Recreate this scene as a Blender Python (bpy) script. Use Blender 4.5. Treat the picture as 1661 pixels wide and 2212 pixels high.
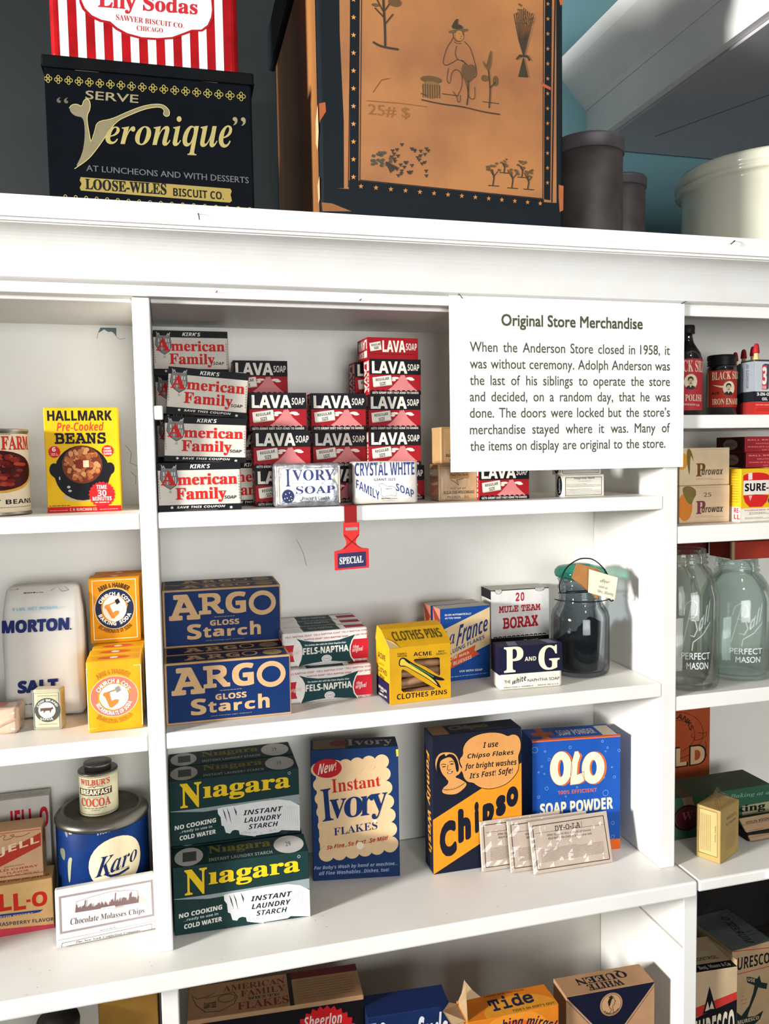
import bpy, bmesh, math, random
from mathutils import Vector, Matrix
from mathutils.geometry import tessellate_polygon
SC=bpy.context.scene; COL=SC.collection
for o in list(bpy.data.objects): bpy.data.objects.remove(o,do_unlink=True)
rnd=random.Random(11)
# ------------------------------------------------------------------ camera
cam=bpy.data.objects.new('camera',bpy.data.cameras.new('camera')); COL.objects.link(cam)
cam.data.sensor_fit='HORIZONTAL'; cam.data.sensor_width=36.0; cam.data.lens=1760*36.0/1661
cam.data.clip_start=.02; cam.data.clip_end=50
rx,ux,fx=(.96579481,-.25875493,-.01691944),(.03469087,.06426933,.99732943),(.25697651,.96380254,-.07104742)
cam.matrix_world=Matrix(((rx[0],ux[0],-fx[0],.00959538),(rx[1],ux[1],-fx[1],-.81682822),(rx[2],ux[2],-fx[2],1.4449689),(0,0,0,1)))
SC.camera=cam
# ------------------------------------------------------------------ world, lights, exposure
SC.view_settings.view_transform='Standard'; SC.view_settings.look='None'; SC.view_settings.gamma=1; SC.view_settings.use_curve_mapping=False
SC.view_settings.exposure=0.0
wd=bpy.data.worlds.new('room_light'); SC.world=wd; wd.use_nodes=True
wd.node_tree.nodes['Background'].inputs[0].default_value=(.86,.93,1,1); wd.node_tree.nodes['Background'].inputs[1].default_value=.21
def look(o,tgt): o.rotation_euler=(Vector(tgt)-o.location).to_track_quat('-Z','Y').to_euler()
def area(name,loc,tgt,sx,sy,e,col,spread=180):
    L=bpy.data.lights.new(name,'AREA'); L.shape='RECTANGLE'; L.size=sx; L.size_y=sy; L.energy=e; L.color=col; L.spread=math.radians(spread)
    o=bpy.data.objects.new(name,L); COL.objects.link(o); o.location=loc; look(o,tgt); return o
def spot(name,loc,tgt,e,ang,blend,rad,col):
    L=bpy.data.lights.new(name,'SPOT'); L.energy=e; L.spot_size=math.radians(ang); L.spot_blend=blend; L.shadow_soft_size=rad; L.color=col
    o=bpy.data.objects.new(name,L); COL.objects.link(o); o.location=loc; look(o,tgt); return o
spot('window_daylight',(-2.75,-1.02,1.70),(.25,.0,1.54),1120,40,.8,.22,(1,.99,.97))
area('front_fill',(.30,-2.6,1.40),(.25,.1,1.52),1.4,.9,20,(.97,.985,1),120)  # broad fill light added in front to lift the shelves, no known window
spot('ceiling_lamp',(.5,-1.5,2.6),(.30,0,1.35),18,60,.8,.06,(1,.96,.90))
SC.cycles.transparent_max_bounces=32
# ------------------------------------------------------------------ materials
KA=.80; MATS={}
def lin(h):
    h=h.lstrip('#'); h=h if len(h)==6 else ''.join(x*2 for x in h); v=[int(h[i:i+2],16)/255 for i in (0,2,4)]
    return [x/12.92 if x<=.04045 else ((x+.055)/1.055)**2.4 for x in v]
def mat(h,kind='ink'):
    k=(h,kind)
    if k in MATS: return MATS[k]
    m=bpy.data.materials.new(kind+'_'+h.strip('#')); m.use_nodes=True; nt=m.node_tree; b=nt.nodes['Principled BSDF']
    c=[x*KA for x in lin(h)] if kind in('paint','wall','plastic') else [x**1.13*KA for x in lin(h)]; I=b.inputs
    def noise(scale,detail=3): 
        n=nt.nodes.new('ShaderNodeTexNoise'); n.inputs['Scale'].default_value=scale; n.inputs['Detail'].default_value=detail
        t=nt.nodes.new('ShaderNodeTexCoord'); nt.links.new(t.outputs['Object'],n.inputs['Vector']); return n
    def mottle(n,c0,c1,lo=.3,hi=.7):
        r=nt.nodes.new('ShaderNodeValToRGB'); r.color_ramp.elements[0].position=lo; r.color_ramp.elements[1].position=hi
        r.color_ramp.elements[0].color=(*c0,1); r.color_ramp.elements[1].color=(*c1,1)
        nt.links.new(n.outputs['Fac'],r.inputs[0]); nt.links.new(r.outputs[0],I['Base Color'])
    def bump(n,s,d=.001):
        q=nt.nodes.new('ShaderNodeBump'); q.inputs['Strength'].default_value=s; q.inputs['Distance'].default_value=d
        nt.links.new(n.outputs['Fac'],q.inputs['Height']); nt.links.new(q.outputs[0],I['Normal'])
    if kind=='ink':
        mottle(noise(90),[x*.90 for x in c],c); I['Roughness'].default_value=.55; I['Specular IOR Level'].default_value=.14
    elif kind=='card':
        n=noise(45,5); mottle(n,[x*.84 for x in c],c); bump(n,.15); I['Roughness'].default_value=.6; I['Specular IOR Level'].default_value=.16
    elif kind=='aged':
        n=noise(11,7); mottle(n,[c[0]*.58,c[1]*.50,c[2]*.55],c,.28,.62); bump(n,.1); I['Roughness'].default_value=.55
    elif kind=='paint':
        n=noise(14,6); mottle(n,[c[0]*.94,c[1]*.93,c[2]*.90],c,.25,.6); bump(noise(60,4),.10,.0012); I['Roughness'].default_value=.42
    elif kind=='wall':
        n=noise(3,5); mottle(n,[x*.8 for x in c],c); bump(noise(25,4),.2,.002); I['Roughness'].default_value=.6
    elif kind=='metal':
        n=noise(30,6); mottle(n,[x*.5 for x in c],c); I['Metallic'].default_value=.85; I['Roughness'].default_value=.38; bump(n,.1)
    elif kind=='rust':
        n=noise(22,7); mottle(n,[x*.45 for x in c],c,.35,.7); I['Metallic'].default_value=.35; I['Roughness'].default_value=.55; bump(n,.15)
    elif kind=='tin':
        n=noise(35,6); mottle(n,[x*.6 for x in c],c,.3,.6); I['Metallic'].default_value=.03; I['Roughness'].default_value=.5; I['Specular IOR Level'].default_value=.06; bump(n,.06)
    elif kind=='foil':
        n=noise(140,4); mottle(n,[x*.5 for x in c],c); I['Metallic'].default_value=.7; I['Roughness'].default_value=.32; bump(n,.6,.0015)
    elif kind=='wrap':
        n=noise(55,5); mottle(n,[x*.86 for x in c],c); bump(n,.45,.002); I['Roughness'].default_value=.28; I['Coat Weight'].default_value=.8; I['Coat Roughness'].default_value=.08
    elif kind=='cloth':
        n=noise(18,6); mottle(n,[x*.88 for x in c],c); bump(n,.35,.004); I['Roughness'].default_value=.75
    elif kind=='plastic': I['Base Color'].default_value=(*c,1); I['Roughness'].default_value=.45; I['Specular IOR Level'].default_value=.12; bump(noise(80),.03)
    elif kind=='ceramic':
        n=noise(12,5); mottle(n,[x*.9 for x in c],c); I['Roughness'].default_value=.12; I['Coat Weight'].default_value=.4
    elif kind=='wood':
        n=noise(20,6); t=nt.nodes.new('ShaderNodeMapping'); t.inputs['Scale'].default_value=(1,1,.12)
        tc=nt.nodes.new('ShaderNodeTexCoord'); nt.links.new(tc.outputs['Object'],t.inputs[0]); nt.links.new(t.outputs[0],n.inputs['Vector'])
        mottle(n,[x*.45 for x in c],c,.3,.7); bump(n,.2); I['Roughness'].default_value=.5
    elif kind in('glass','film'):                                # thin clear glass: tinted see-through, mirror-like towards its edges
        nt.nodes.remove(b); tr=nt.nodes.new('ShaderNodeBsdfTransparent'); gl=nt.nodes.new('ShaderNodeBsdfGlossy'); mx=nt.nodes.new('ShaderNodeMixShader')
        lw=nt.nodes.new('ShaderNodeLayerWeight'); lw.inputs['Blend'].default_value=.22; mr=nt.nodes.new('ShaderNodeMath'); mr.operation='MULTIPLY_ADD'; mr.inputs[1].default_value=.5 if kind=='glass' else .30; mr.inputs[2].default_value=.03
        rp=nt.nodes.new('ShaderNodeValToRGB'); cc=lin(h); rp.color_ramp.elements[0].position=.25; rp.color_ramp.elements[1].position=.95
        rp.color_ramp.elements[0].color=(*cc,1); rp.color_ramp.elements[1].color=(*[x**1.5*(.90 if kind=='glass' else .98) for x in cc],1); gl.inputs['Roughness'].default_value=.04
        nz=noise(25 if kind=='glass' else 45,2); bp=nt.nodes.new('ShaderNodeBump'); bp.inputs['Strength'].default_value=.12 if kind=='glass' else .6; bp.inputs['Distance'].default_value=.003; nt.links.new(nz.outputs['Fac'],bp.inputs['Height'])
        nt.links.new(bp.outputs[0],gl.inputs['Normal']); nt.links.new(lw.outputs['Fresnel'],mr.inputs[0]); nt.links.new(mr.outputs[0],mx.inputs[0]); nt.links.new(lw.outputs['Facing'],rp.inputs[0]); nt.links.new(rp.outputs[0],tr.inputs[0])
        nt.links.new(tr.outputs[0],mx.inputs[1]); nt.links.new(gl.outputs[0],mx.inputs[2]); nt.links.new(mx.outputs[0],nt.nodes['Material Output'].inputs[0])
    elif kind=='relief':
        I['Base Color'].default_value=(*lin(h),1); I['Roughness'].default_value=.08; I['Alpha'].default_value=.26; bump(noise(120),.2)
    elif kind=='darkglass':
        n=noise(30); mottle(n,[x*.8 for x in c],c); I['Roughness'].default_value=.05; I['Coat Weight'].default_value=1
    MATS[k]=m; return m
# ------------------------------------------------------------------ mesh gathering
class G:
    """gathers polygons of several colours into one mesh"""
    def __init__(s): s.v=[];s.f=[];s.m=[];s.sm=[];s.mats=[];s.ix={}
    def mi(s,c,k):
        q=(c,k)
        if q not in s.ix: s.ix[q]=len(s.mats); s.mats.append(mat(c,k))
        return s.ix[q]
    def add(s,vs,fs,c,k='ink',smooth=False):
        n=len(s.v); s.v+=[tuple(x) for x in vs]; i=s.mi(c,k)
        for f in fs: s.f.append([n+j for j in f]); s.m.append(i); s.sm.append(smooth)
        return s
    def mesh(s,name):
        me=bpy.data.meshes.new(name); me.from_pydata(s.v,[],s.f)
        for x in s.mats: me.materials.append(x)
        me.polygons.foreach_set('material_index',s.m); me.polygons.foreach_set('use_smooth',s.sm); me.update(); return me
def link(name,me,parent=None,loc=(0,0,0),rot=(0,0,0)):
    o=bpy.data.objects.new(name,me); COL.objects.link(o); o.location=loc; o.rotation_euler=rot
    if parent: o.parent=parent
    return o
def tag(o,label,cat,group=None,kind=None):
    o['label']=label; o['category']=cat
    if group: o['group']=group
    if kind: o['kind']=kind
    return o
def thing(name,label,cat,loc=(0,0,0),rz=0,group=None,rot=None):
    o=link(name,None,None,loc,rot or (0,0,math.radians(rz))); return tag(o,label,cat,group)
def dup(o,label,loc,rot=None,group=None):
    c=o.copy(); COL.objects.link(c); c.location=loc; c['label']=label
    if rot is not None: c.rotation_euler=rot
    if group: c['group']=group
    for ch in o.children:
        d=ch.copy(); COL.objects.link(d); d.parent=c
    return c
BOXC={}
def boxvf(w,d,h,bev=.0008,seg=2,puff=0,jit=0):
    bm=bmesh.new(); bmesh.ops.create_cube(bm,size=1)
    for v in bm.verts: v.co=Vector(((v.co.x+.5)*w,(v.co.y+.5)*d,(v.co.z+.5)*h))
    if puff or jit: bmesh.ops.subdivide_edges(bm,edges=bm.edges[:],cuts=4,use_grid_fill=True)
    if bev: 
        es=[e for e in bm.edges if len(e.link_faces)==2 and e.calc_face_angle(0)>.5]
        bmesh.ops.bevel(bm,geom=es,offset=bev,segments=seg,affect='EDGES',profile=.5)
    if puff or jit:
        for v in bm.verts:
            x,y,z=v.co.x/w-.5,v.co.y/d-.5,v.co.z/h-.5; q=1-max(abs(x),abs(z))*2
            if puff: v.co.y+=math.copysign(puff*math.sqrt(max(q,0)),y)
            if jit: v.co+=Vector((rnd.uniform(-jit,jit),rnd.uniform(-jit,jit)*.5,rnd.uniform(-jit,jit)))
    bm.verts.ensure_lookup_table(); vs=[tuple(v.co) for v in bm.verts]; fs=[[v.index for v in f.verts] for f in bm.faces]; bm.free(); return vs,fs
def lathe(prof,n=48,cap0=True,cap1=True):
    vs=[];fs=[];m=len(prof)
    for i in range(n):
        a=2*math.pi*i/n
        for r,z in prof: vs.append((r*math.cos(a),r*math.sin(a),z))
    for i in range(n):
        j=(i+1)%n
        for k in range(m-1): fs.append([i*m+k,j*m+k,j*m+k+1,i*m+k+1])
    if cap0 and prof[0][0]>0: fs.append([i*m for i in range(n)][::-1])
    if cap1 and prof[-1][0]>0: fs.append([i*m+m-1 for i in range(n)])
    return vs,fs
def extr(prof,x0,x1,axis='x'):
    n=len(prof); vs=[(x0,a,b) for a,b in prof]+[(x1,a,b) for a,b in prof]
    if axis=='y': vs=[(a,x0,b) for a,b in prof]+[(a,x1,b) for a,b in prof]
    fs=[[i,(i+1)%n,n+(i+1)%n,n+i] for i in range(n)]+[list(range(n))[::-1],list(range(n,2*n))]; return vs,fs
def tube(pts,r,n=8,closed=False):
    P=[Vector(q) for q in pts]; vs=[];fs=[]; m=len(P); up=Vector((.13,.21,.97)).normalized()
    for i,q in enumerate(P):
        a=P[i-1] if (i or closed) else P[0]; b=P[(i+1)%m] if (i<m-1 or closed) else P[-1]
        t=(b-a).normalized(); s=t.cross(up).normalized(); u=s.cross(t)
        for k in range(n):
            w=2*math.pi*k/n; vs.append(q+s*r*math.cos(w)+u*r*math.sin(w))
    for i in range(m if closed else m-1):
        j=(i+1)%m
        for k in range(n): fs.append([i*n+k,i*n+(k+1)%n,j*n+(k+1)%n,j*n+k])
    if not closed: fs+= [list(range(n))[::-1],[ (m-1)*n+k for k in range(n)]]
    return vs,fs
# ------------------------------------------------------------------ lettering
def mp(s,U,L,D=None):
    o=''
    for ch in s:
        if 'A'<=ch<='Z': o+=chr(U+ord(ch)-65)
        elif 'a'<=ch<='z': o+=chr(L+ord(ch)-97)
        elif D and ch.isdigit(): o+=chr(D+ord(ch)-48)
        else: o+=ch
    return o
STY={'g':(0,0,0,0),'g1':(0,0,0,.010),'g2':(0,0,0,.026),'gx':(0,0,0,.055),
'sb':(0x1D5D4,0x1D5EE,0x1D7EC,0),'sbc':(0x1D5D4,0x1D5EE,0x1D7EC,0),'sbo':(0x1D5D4,0x1D5EE,0x1D7EC,0),'sbh':(0x1D5D4,0x1D5EE,0x1D7EC,.018),'sbi':(0x1D63C,0x1D656,0x1D7EC,0),
'sf':(0x1D400,0x1D41A,0x1D7CE,0),'sfc':(0x1D400,0x1D41A,0x1D7CE,0),'sfh':(0x1D400,0x1D41A,0x1D7CE,.014),'sfi':(0x1D468,0x1D482,0x1D7CE,0),'sfih':(0x1D468,0x1D482,0x1D7CE,.012),
'sl':(0x1D670,0x1D68A,0x1D7F6,.012),'slh':(0x1D670,0x1D68A,0x1D7F6,.028),'sbx':(0x1D5D4,0x1D5EE,0x1D7EC,.038),'si':(0x1D434,0x1D44E,0,0),'sc':(0x1D4D0,0x1D4EA,0,0)}
TXT={}
def glyphs(s,sty,res=3):
    k=(s,sty,res)
    if k not in TXT:
        U,L,D,off=STY[sty]; s_=s.replace('ı','i'); q=mp(s_,U,L,D) if U else s_
        if sty=='si': q=q.replace('\U0001D455','\u210e')
        cu=bpy.data.curves.new('lettering','FONT'); cu.body=q; cu.resolution_u=res; cu.size=1; cu.fill_mode='FRONT'
        ob=bpy.data.objects.new('lettering',cu); me=bpy.data.meshes.new_from_object(ob)
        vs=[(v.co.x,v.co.y,0) for v in me.vertices]; fs=[list(p.vertices) for p in me.polygons]
        if 'ı' in s:                                   # drop the dots of the i: parts lying wholly above the x-height
            par=list(range(len(vs)))
            def fd(a):
                while par[a]!=a: a=par[a]
                return a
            for f in fs:
                for i in f[1:]: par[fd(i)]=fd(f[0])
            lo={}
            for i,(x,y,_) in enumerate(vs): r_=fd(i); lo[r_]=min(lo.get(r_,9),y)
            fs=[f for f in fs if lo[fd(f[0])]<.45]; us=sorted({i for f in fs for i in f}); mp_={i:k for k,i in enumerate(us)}
            vs=[vs[i] for i in us]; fs=[[mp_[i] for i in f] for f in fs]
        bpy.data.meshes.remove(me); bpy.data.objects.remove(ob); bpy.data.curves.remove(cu)
        if not vs: vs=[(0,0,0)]
        if off and len(vs)>1:                          # heavier stroke: the outline laid down again a hair to each side
            n=2 if len(s)>22 else 20 if off>.045 else 10 if off>.03 else 4; b0,f0=vs[:],fs[:]
            for q in range(n):
                a=2*math.pi*(q+.5*(n==4))/n; m=len(vs); vs=vs+[(x+off*1.25*math.cos(a),y+off*1.25*math.sin(a),(q+1)*(6e-6 if n<12 else 3e-6)) for x,y,_ in b0]; fs=fs+[[m+i for i in f] for f in f0]
        x0=min(q[0] for q in vs);x1=max(q[0] for q in vs);y0=min(q[1] for q in vs);y1=max(q[1] for q in vs)
        TXT[k]=(vs,fs,(x0,y0,x1,y1))
    return TXT[k]
def ell(cx,cy,rx,ry,n=32): return [(cx+rx*math.cos(2*math.pi*i/n),cy+ry*math.sin(2*math.pi*i/n)) for i in range(n)]
def stroke(pts,t):
    n=len(pts); cl=n>2 and abs(pts[0][0]-pts[-1][0])+abs(pts[0][1]-pts[-1][1])<1e-7
    if cl: pts=pts[:-1]; n-=1
    L=[];R=[]
    for i in range(n):
        a=Vector(pts[i-1]) if (i or cl) else None; b=Vector(pts[i]); c=Vector(pts[(i+1)%n]) if (i<n-1 or cl) else None
        d1=(b-a).normalized() if a is not None else None; d2=(c-b).normalized() if c is not None else None
        d=(d1+d2) if (d1 is not None and d2 is not None) else (d1 if d2 is None else d2)
        if d.length<1e-6: d=d2
        d.normalize(); nn=Vector((-d.y,d.x)); k=1/max(.45,abs(nn.dot(Vector((-d2.y,d2.x))))) if d2 is not None else 1
        L.append(b+nn*t/2*k);R.append(b-nn*t/2*k)
    vs=[tuple(q) for q in L+R]; fs=[[i,n+i,n+(i+1)%n,(i+1)%n] for i in range(n if cl else n-1)]; return vs,fs
def flat(op,W,H):
    """one printed mark -> (colour, 2d verts in metres, faces)"""
    t=op[0];c=op[1]
    if t in 'ROECMG': x0,y0,x1,y1=op[2]*W,op[3]*H,op[4]*W,op[5]*H
    if t=='M': x0,x1=min(x0,x1),max(x0,x1); y0,y1=min(y0,y1),max(y0,y1)
    if t=='R': return c,[(x0,y0),(x1,y0),(x1,y1),(x0,y1)],[[0,1,2,3]]
    if t=='O':
        k=op[6]; return c,[(x0,y0),(x1,y0),(x1,y1),(x0,y1),(x0+k,y0+k),(x1-k,y0+k),(x1-k,y1-k),(x0+k,y1-k)],[[0,1,5,4],[1,2,6,5],[2,3,7,6],[3,0,4,7]]
    if t=='E': return c,ell((x0+x1)/2,(y0+y1)/2,abs(x1-x0)/2,abs(y1-y0)/2,28 if abs(x1-x0)>.004 else 10),[list(range(28 if abs(x1-x0)>.004 else 10))]
    if t=='C':
        k=op[6];n=40 if abs(x1-x0)>.006 else 14;rx,ry=abs(x1-x0)/2,abs(y1-y0)/2
        return c,ell((x0+x1)/2,(y0+y1)/2,rx,ry,n)+ell((x0+x1)/2,(y0+y1)/2,max(rx-k,1e-5),max(ry-k,1e-5),n),[[i,(i+1)%n,n+(i+1)%n,n+i] for i in range(n)]
    if t=='G':
        n=op[6];vs=[]
        for i in range(n*4):
            a=2*math.pi*i/(n*4);q=1+.05*math.cos(a*n); vs.append(((x0+x1)/2+(x1-x0)/2*q*.95*math.cos(a),(y0+y1)/2+(y1-y0)/2*q*.95*math.sin(a)))
        return c,vs,[list(range(n*4))]
    if t=='P': 
        p=op[2]; vs=[(p[i]*W,p[i+1]*H) for i in range(0,len(p),2)]
        return c,vs,[list(range(len(vs)))]
    if t=='Y':
        p=op[2]; vs=round_([(p[i]*W,p[i+1]*H) for i in range(0,len(p),2)],True); return c,vs,[list(range(len(vs)))]
    if t=='Z':
        p=op[3]; q=[(p[i]*W,p[i+1]*H) for i in range(0,len(p),2)]; cl=len(q)>3 and abs(q[0][0]-q[-1][0])+abs(q[0][1]-q[-1][1])<1e-7
        q=round_(q[:-1],True) if cl else round_(q,False); return (c,)+stroke(q+q[:1] if cl else q,op[2])
    if t=='S':
        p=op[3]; return (c,)+stroke([(p[i]*W,p[i+1]*H) for i in range(0,len(p),2)],op[2])
    if t=='M':
        n,tk=op[6],op[7];vs=[];fs=[];r=random.Random(int(abs(x0*1e5))+n)
        for i in range(n):
            y=y0+(y1-y0)*(i+.5)/n; x=x0; end=x1 if i<n-1 or n==1 else x0+(x1-x0)*r.uniform(.5,.95)
            while x<end:
                l=r.uniform(1.5,6)*tk; xe=min(x+l,end); k=len(vs); vs+=[(x,y-tk*.35),(xe,y-tk*.35),(xe,y+tk*.35),(x,y+tk*.35)]; fs.append([k,k+1,k+2,k+3]); x=xe+tk*.8
        return c,vs,fs
    if t in 'TQ':
        s=op[3]; small=len(s)>14
        v,f,(a,b,cc,d)=glyphs(s,op[2],2 if small else 4); w_=max(cc-a,1e-6);h_=max(d-b,1e-6)
        if t=='T':
            x0,y0,x1,y1=op[4]*W,op[5]*H,op[6]*W,op[7]*H; return c,[(x0+(x-a)/w_*(x1-x0),y0+(y-b)/h_*(y1-y0),k) for x,y,k in v],f
        q=op[4]; q=[(q[i]*W,q[i+1]*H) for i in range(0,8,2)]; out=[]
        for x,y,e in v:
            u=(x-a)/w_;k=(y-b)/h_
            out.append(tuple((q[0][j]*(1-u)+q[1][j]*u)*(1-k)+(q[3][j]*(1-u)+q[2][j]*u)*k for j in (0,1))+(e,))
        return c,out,f
    if t=='J':
        _,_,sty,s,u0,vb,u1,size=op; ws=s.split(' '); gl=[glyphs(w,sty,3) for w in ws]; tot=sum(g[2][2]-g[2][0] for g in gl)*size
        full=(u1-u0)*W; nn=max(1,len(ws)-1); sx=min(1,max(.70,(full-nn*size*.30)/tot)) if nn>4 else (full-nn*size*.30)/tot
        sx=min(sx,.84) if nn>4 else sx
        gap=(full-tot*sx)/nn; x=u0*W; vs=[];fs=[]; size_x=size*sx
        for v,f,(a,b,cc,d) in gl:
            n=len(vs); vs+=[(x+(p-a)*size_x,vb*H+q*size,e) for p,q,e in v]; fs+=[[n+i for i in g] for g in f]; x+=(cc-a)*size_x+gap
        return c,vs,fs
    if t=='A':
        _,_,sty,s,uc,vc,rad,a0,a1,h,inner=op; gl=[glyphs(ch,sty,2) if ch!=' ' else None for ch in s]
        wd_=[(g[2][2]-g[2][0]+.06) if g else .3 for g in gl]; T=sum(wd_); acc=0; vs=[];fs=[]
        cap=glyphs('H',sty,2)[2]; ch_=cap[3]-cap[1]
        span=math.radians(abs(a1-a0)); sx=span*(rad+(-h/2 if inner else h/2))/T
        for g,w_ in zip(gl,wd_):
            am=a0+(a1-a0)*(acc+w_/2)/T; acc+=w_
            if not g: continue
            v,f,(a,b,cc,d)=g; t_=math.radians(am); er=Vector((math.cos(t_),math.sin(t_)))
            et=Vector((math.sin(t_),-math.cos(t_))) if not inner else Vector((-math.sin(t_),math.cos(t_)))
            n=len(vs)
            for x,y,e in v:
                q=Vector((uc*W,vc*H))+er*(rad+(y/ch_*h if not inner else -y/ch_*h))+et*((x-(a+cc)/2)*sx); vs.append((q.x,q.y,e))
            fs+=[[n+i for i in k] for k in f]
        return c,vs,fs
def round_(P,closed):
    for _ in range(2):
        n=len(P); o=[] if closed else [P[0]]
        for i in range(n if closed else n-1):
            a,b=P[i],P[(i+1)%n]; o+=[(a[0]*.75+b[0]*.25,a[1]*.75+b[1]*.25),(a[0]*.25+b[0]*.75,a[1]*.25+b[1]*.75)]
        P=o if closed else o+[P[-1]]
    return P
def area2(vs,f): return sum(vs[f[i-1]][0]*vs[f[i]][1]-vs[f[i]][0]*vs[f[i-1]][1] for i in range(len(f)))
def layered(ops,W,H,dz):
    done=[]
    for op in ops:
        c,vs,fs=flat(op,W,H)
        if not fs: continue
        vs=[tuple(q)+(0,)*(3-len(q)) for q in vs]
        xs=[q[0] for q in vs];ys=[q[1] for q in vs]; bb=(min(xs),min(ys),max(xs),max(ys)); lay=0
        for b,l in done:
            if l>=lay and b[0]<bb[2] and b[2]>bb[0] and b[1]<bb[3] and b[3]>bb[1]: lay=l+1
        done.append((bb,lay)); fs=[f if area2(vs,f)>0 else f[::-1] for f in fs]
        yield c,vs,fs,(lay+1)*dz
def frame(face,w,d,h):
    X,Y,Z=Vector((1,0,0)),Vector((0,1,0)),Vector((0,0,1))
    return {'F':(Vector((0,0,0)),X,Z,-Y,w,h),'T':(Vector((0,0,h)),X,Y,Z,w,d),'L':(Vector((0,d,0)),-Y,Z,-X,d,h),'R':(Vector((w,0,0)),Y,Z,X,d,h),'B':(Vector((0,d,0)),X,-Y,-Z,w,d)}[face]
def clip(vs,W,H):
    return [(min(max(x,0),W),min(max(y,0),H),e) for x,y,e in vs]
INKK={('chest','#b0783f'):'aged',('biscuit','#0b1119'):'tin'}
def print_box(g,name,w,d,h,faces=None,dz=.00006,puff=0):
    for face,ops in PR[name].items():
        if faces and face not in faces: continue
        o,du,dv,n,W,H=frame(face,w,d,h)
        for c,vs,fs,z in layered(ops,W,H,dz):
            vs=clip(vs,W,H)
            g.add([o+du*x+dv*y+n*(z+e+(puff*math.sqrt(max(0,1-2*max(abs(x/W-.5),abs(y/H-.5)))) if puff and face=='F' else 0)) for x,y,e in vs],fs,c,INKK.get((name,c),'ink'))
def print_cyl(g,name,r,z0,H,dz=.00010,face='W',kind='ink'):
    W=math.pi*r
    for c,vs,fs,z in layered(PR[name][face],W,H,dz):
        vs=clip(vs,W,H); bm=bmesh.new(); bv=[bm.verts.new((x,y,e)) for x,y,e in vs]
        for f in fs:
            try: bm.faces.new([bv[i] for i in f])
            except ValueError: pass
        x0=min(q[0] for q in vs);x1=max(q[0] for q in vs); st=W/32
        if x1-x0>st*.7:
            big=[f for f in bm.faces if len(f.verts)>4]
            if big: bmesh.ops.triangulate(bm,faces=big)
            k=math.ceil(x0/st)
            while k*st<x1:
                bmesh.ops.bisect_plane(bm,geom=bm.verts[:]+bm.edges[:]+bm.faces[:],plane_co=(k*st,0,0),plane_no=(1,0,0)); k+=1
        bm.verts.index_update()
        V=[]
        for v in bm.verts:
            t=(v.co.x/W-.5)*math.pi; R=r+z+v.co.z; V.append((R*math.sin(t),-R*math.cos(t),z0+v.co.y))
        g.add(V,[[v.index for v in f.verts] for f in bm.faces],c,kind); bm.free()
def carton(name,pr,w,d,h,base,label,cat,loc,rz=0,group=None,bev=.0007,kind='card',faces=None,puff=0,rot=None,jit=0,colors=None,dz=.00006):
    g=G(); v,f=boxvf(w,d,h,bev,2,puff,jit); g.add(v,f,base,kind,puff>0)
    if colors:
        for fc_,cc in colors.items():
            o,du,dv,n,W,H=frame(fc_,w,d,h); e=.0005; g.add([o+du*x+dv*y+n*.00003 for x,y in ((e,e),(W-e,e),(W-e,H-e),(e,H-e))],[[0,1,2,3]],cc,kind)
    if pr: print_box(g,pr,w,d,h,faces,dz,puff)
    o=link(name,g.mesh(name),None,loc,rot or (0,0,math.radians(rz))); return tag(o,label,cat,group)
def board(name,parent,x0,x1,y0,y1,z0,z1,c='#f4f1ea',kind='paint',bev=.0012):
    g=G(); v,f=boxvf(x1-x0,y1-y0,z1-z0,bev,2); g.add([(a+x0,b+y0,q+z0) for a,b,q in v],f,c,kind); return link(name,g.mesh(name),parent)
def piece(name,parent,vf,c,kind='paint',smooth=False,loc=(0,0,0),rot=(0,0,0)):
    g=G(); g.add(vf[0],vf[1],c,kind,smooth); return link(name,g.mesh(name),parent,loc,rot)
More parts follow.
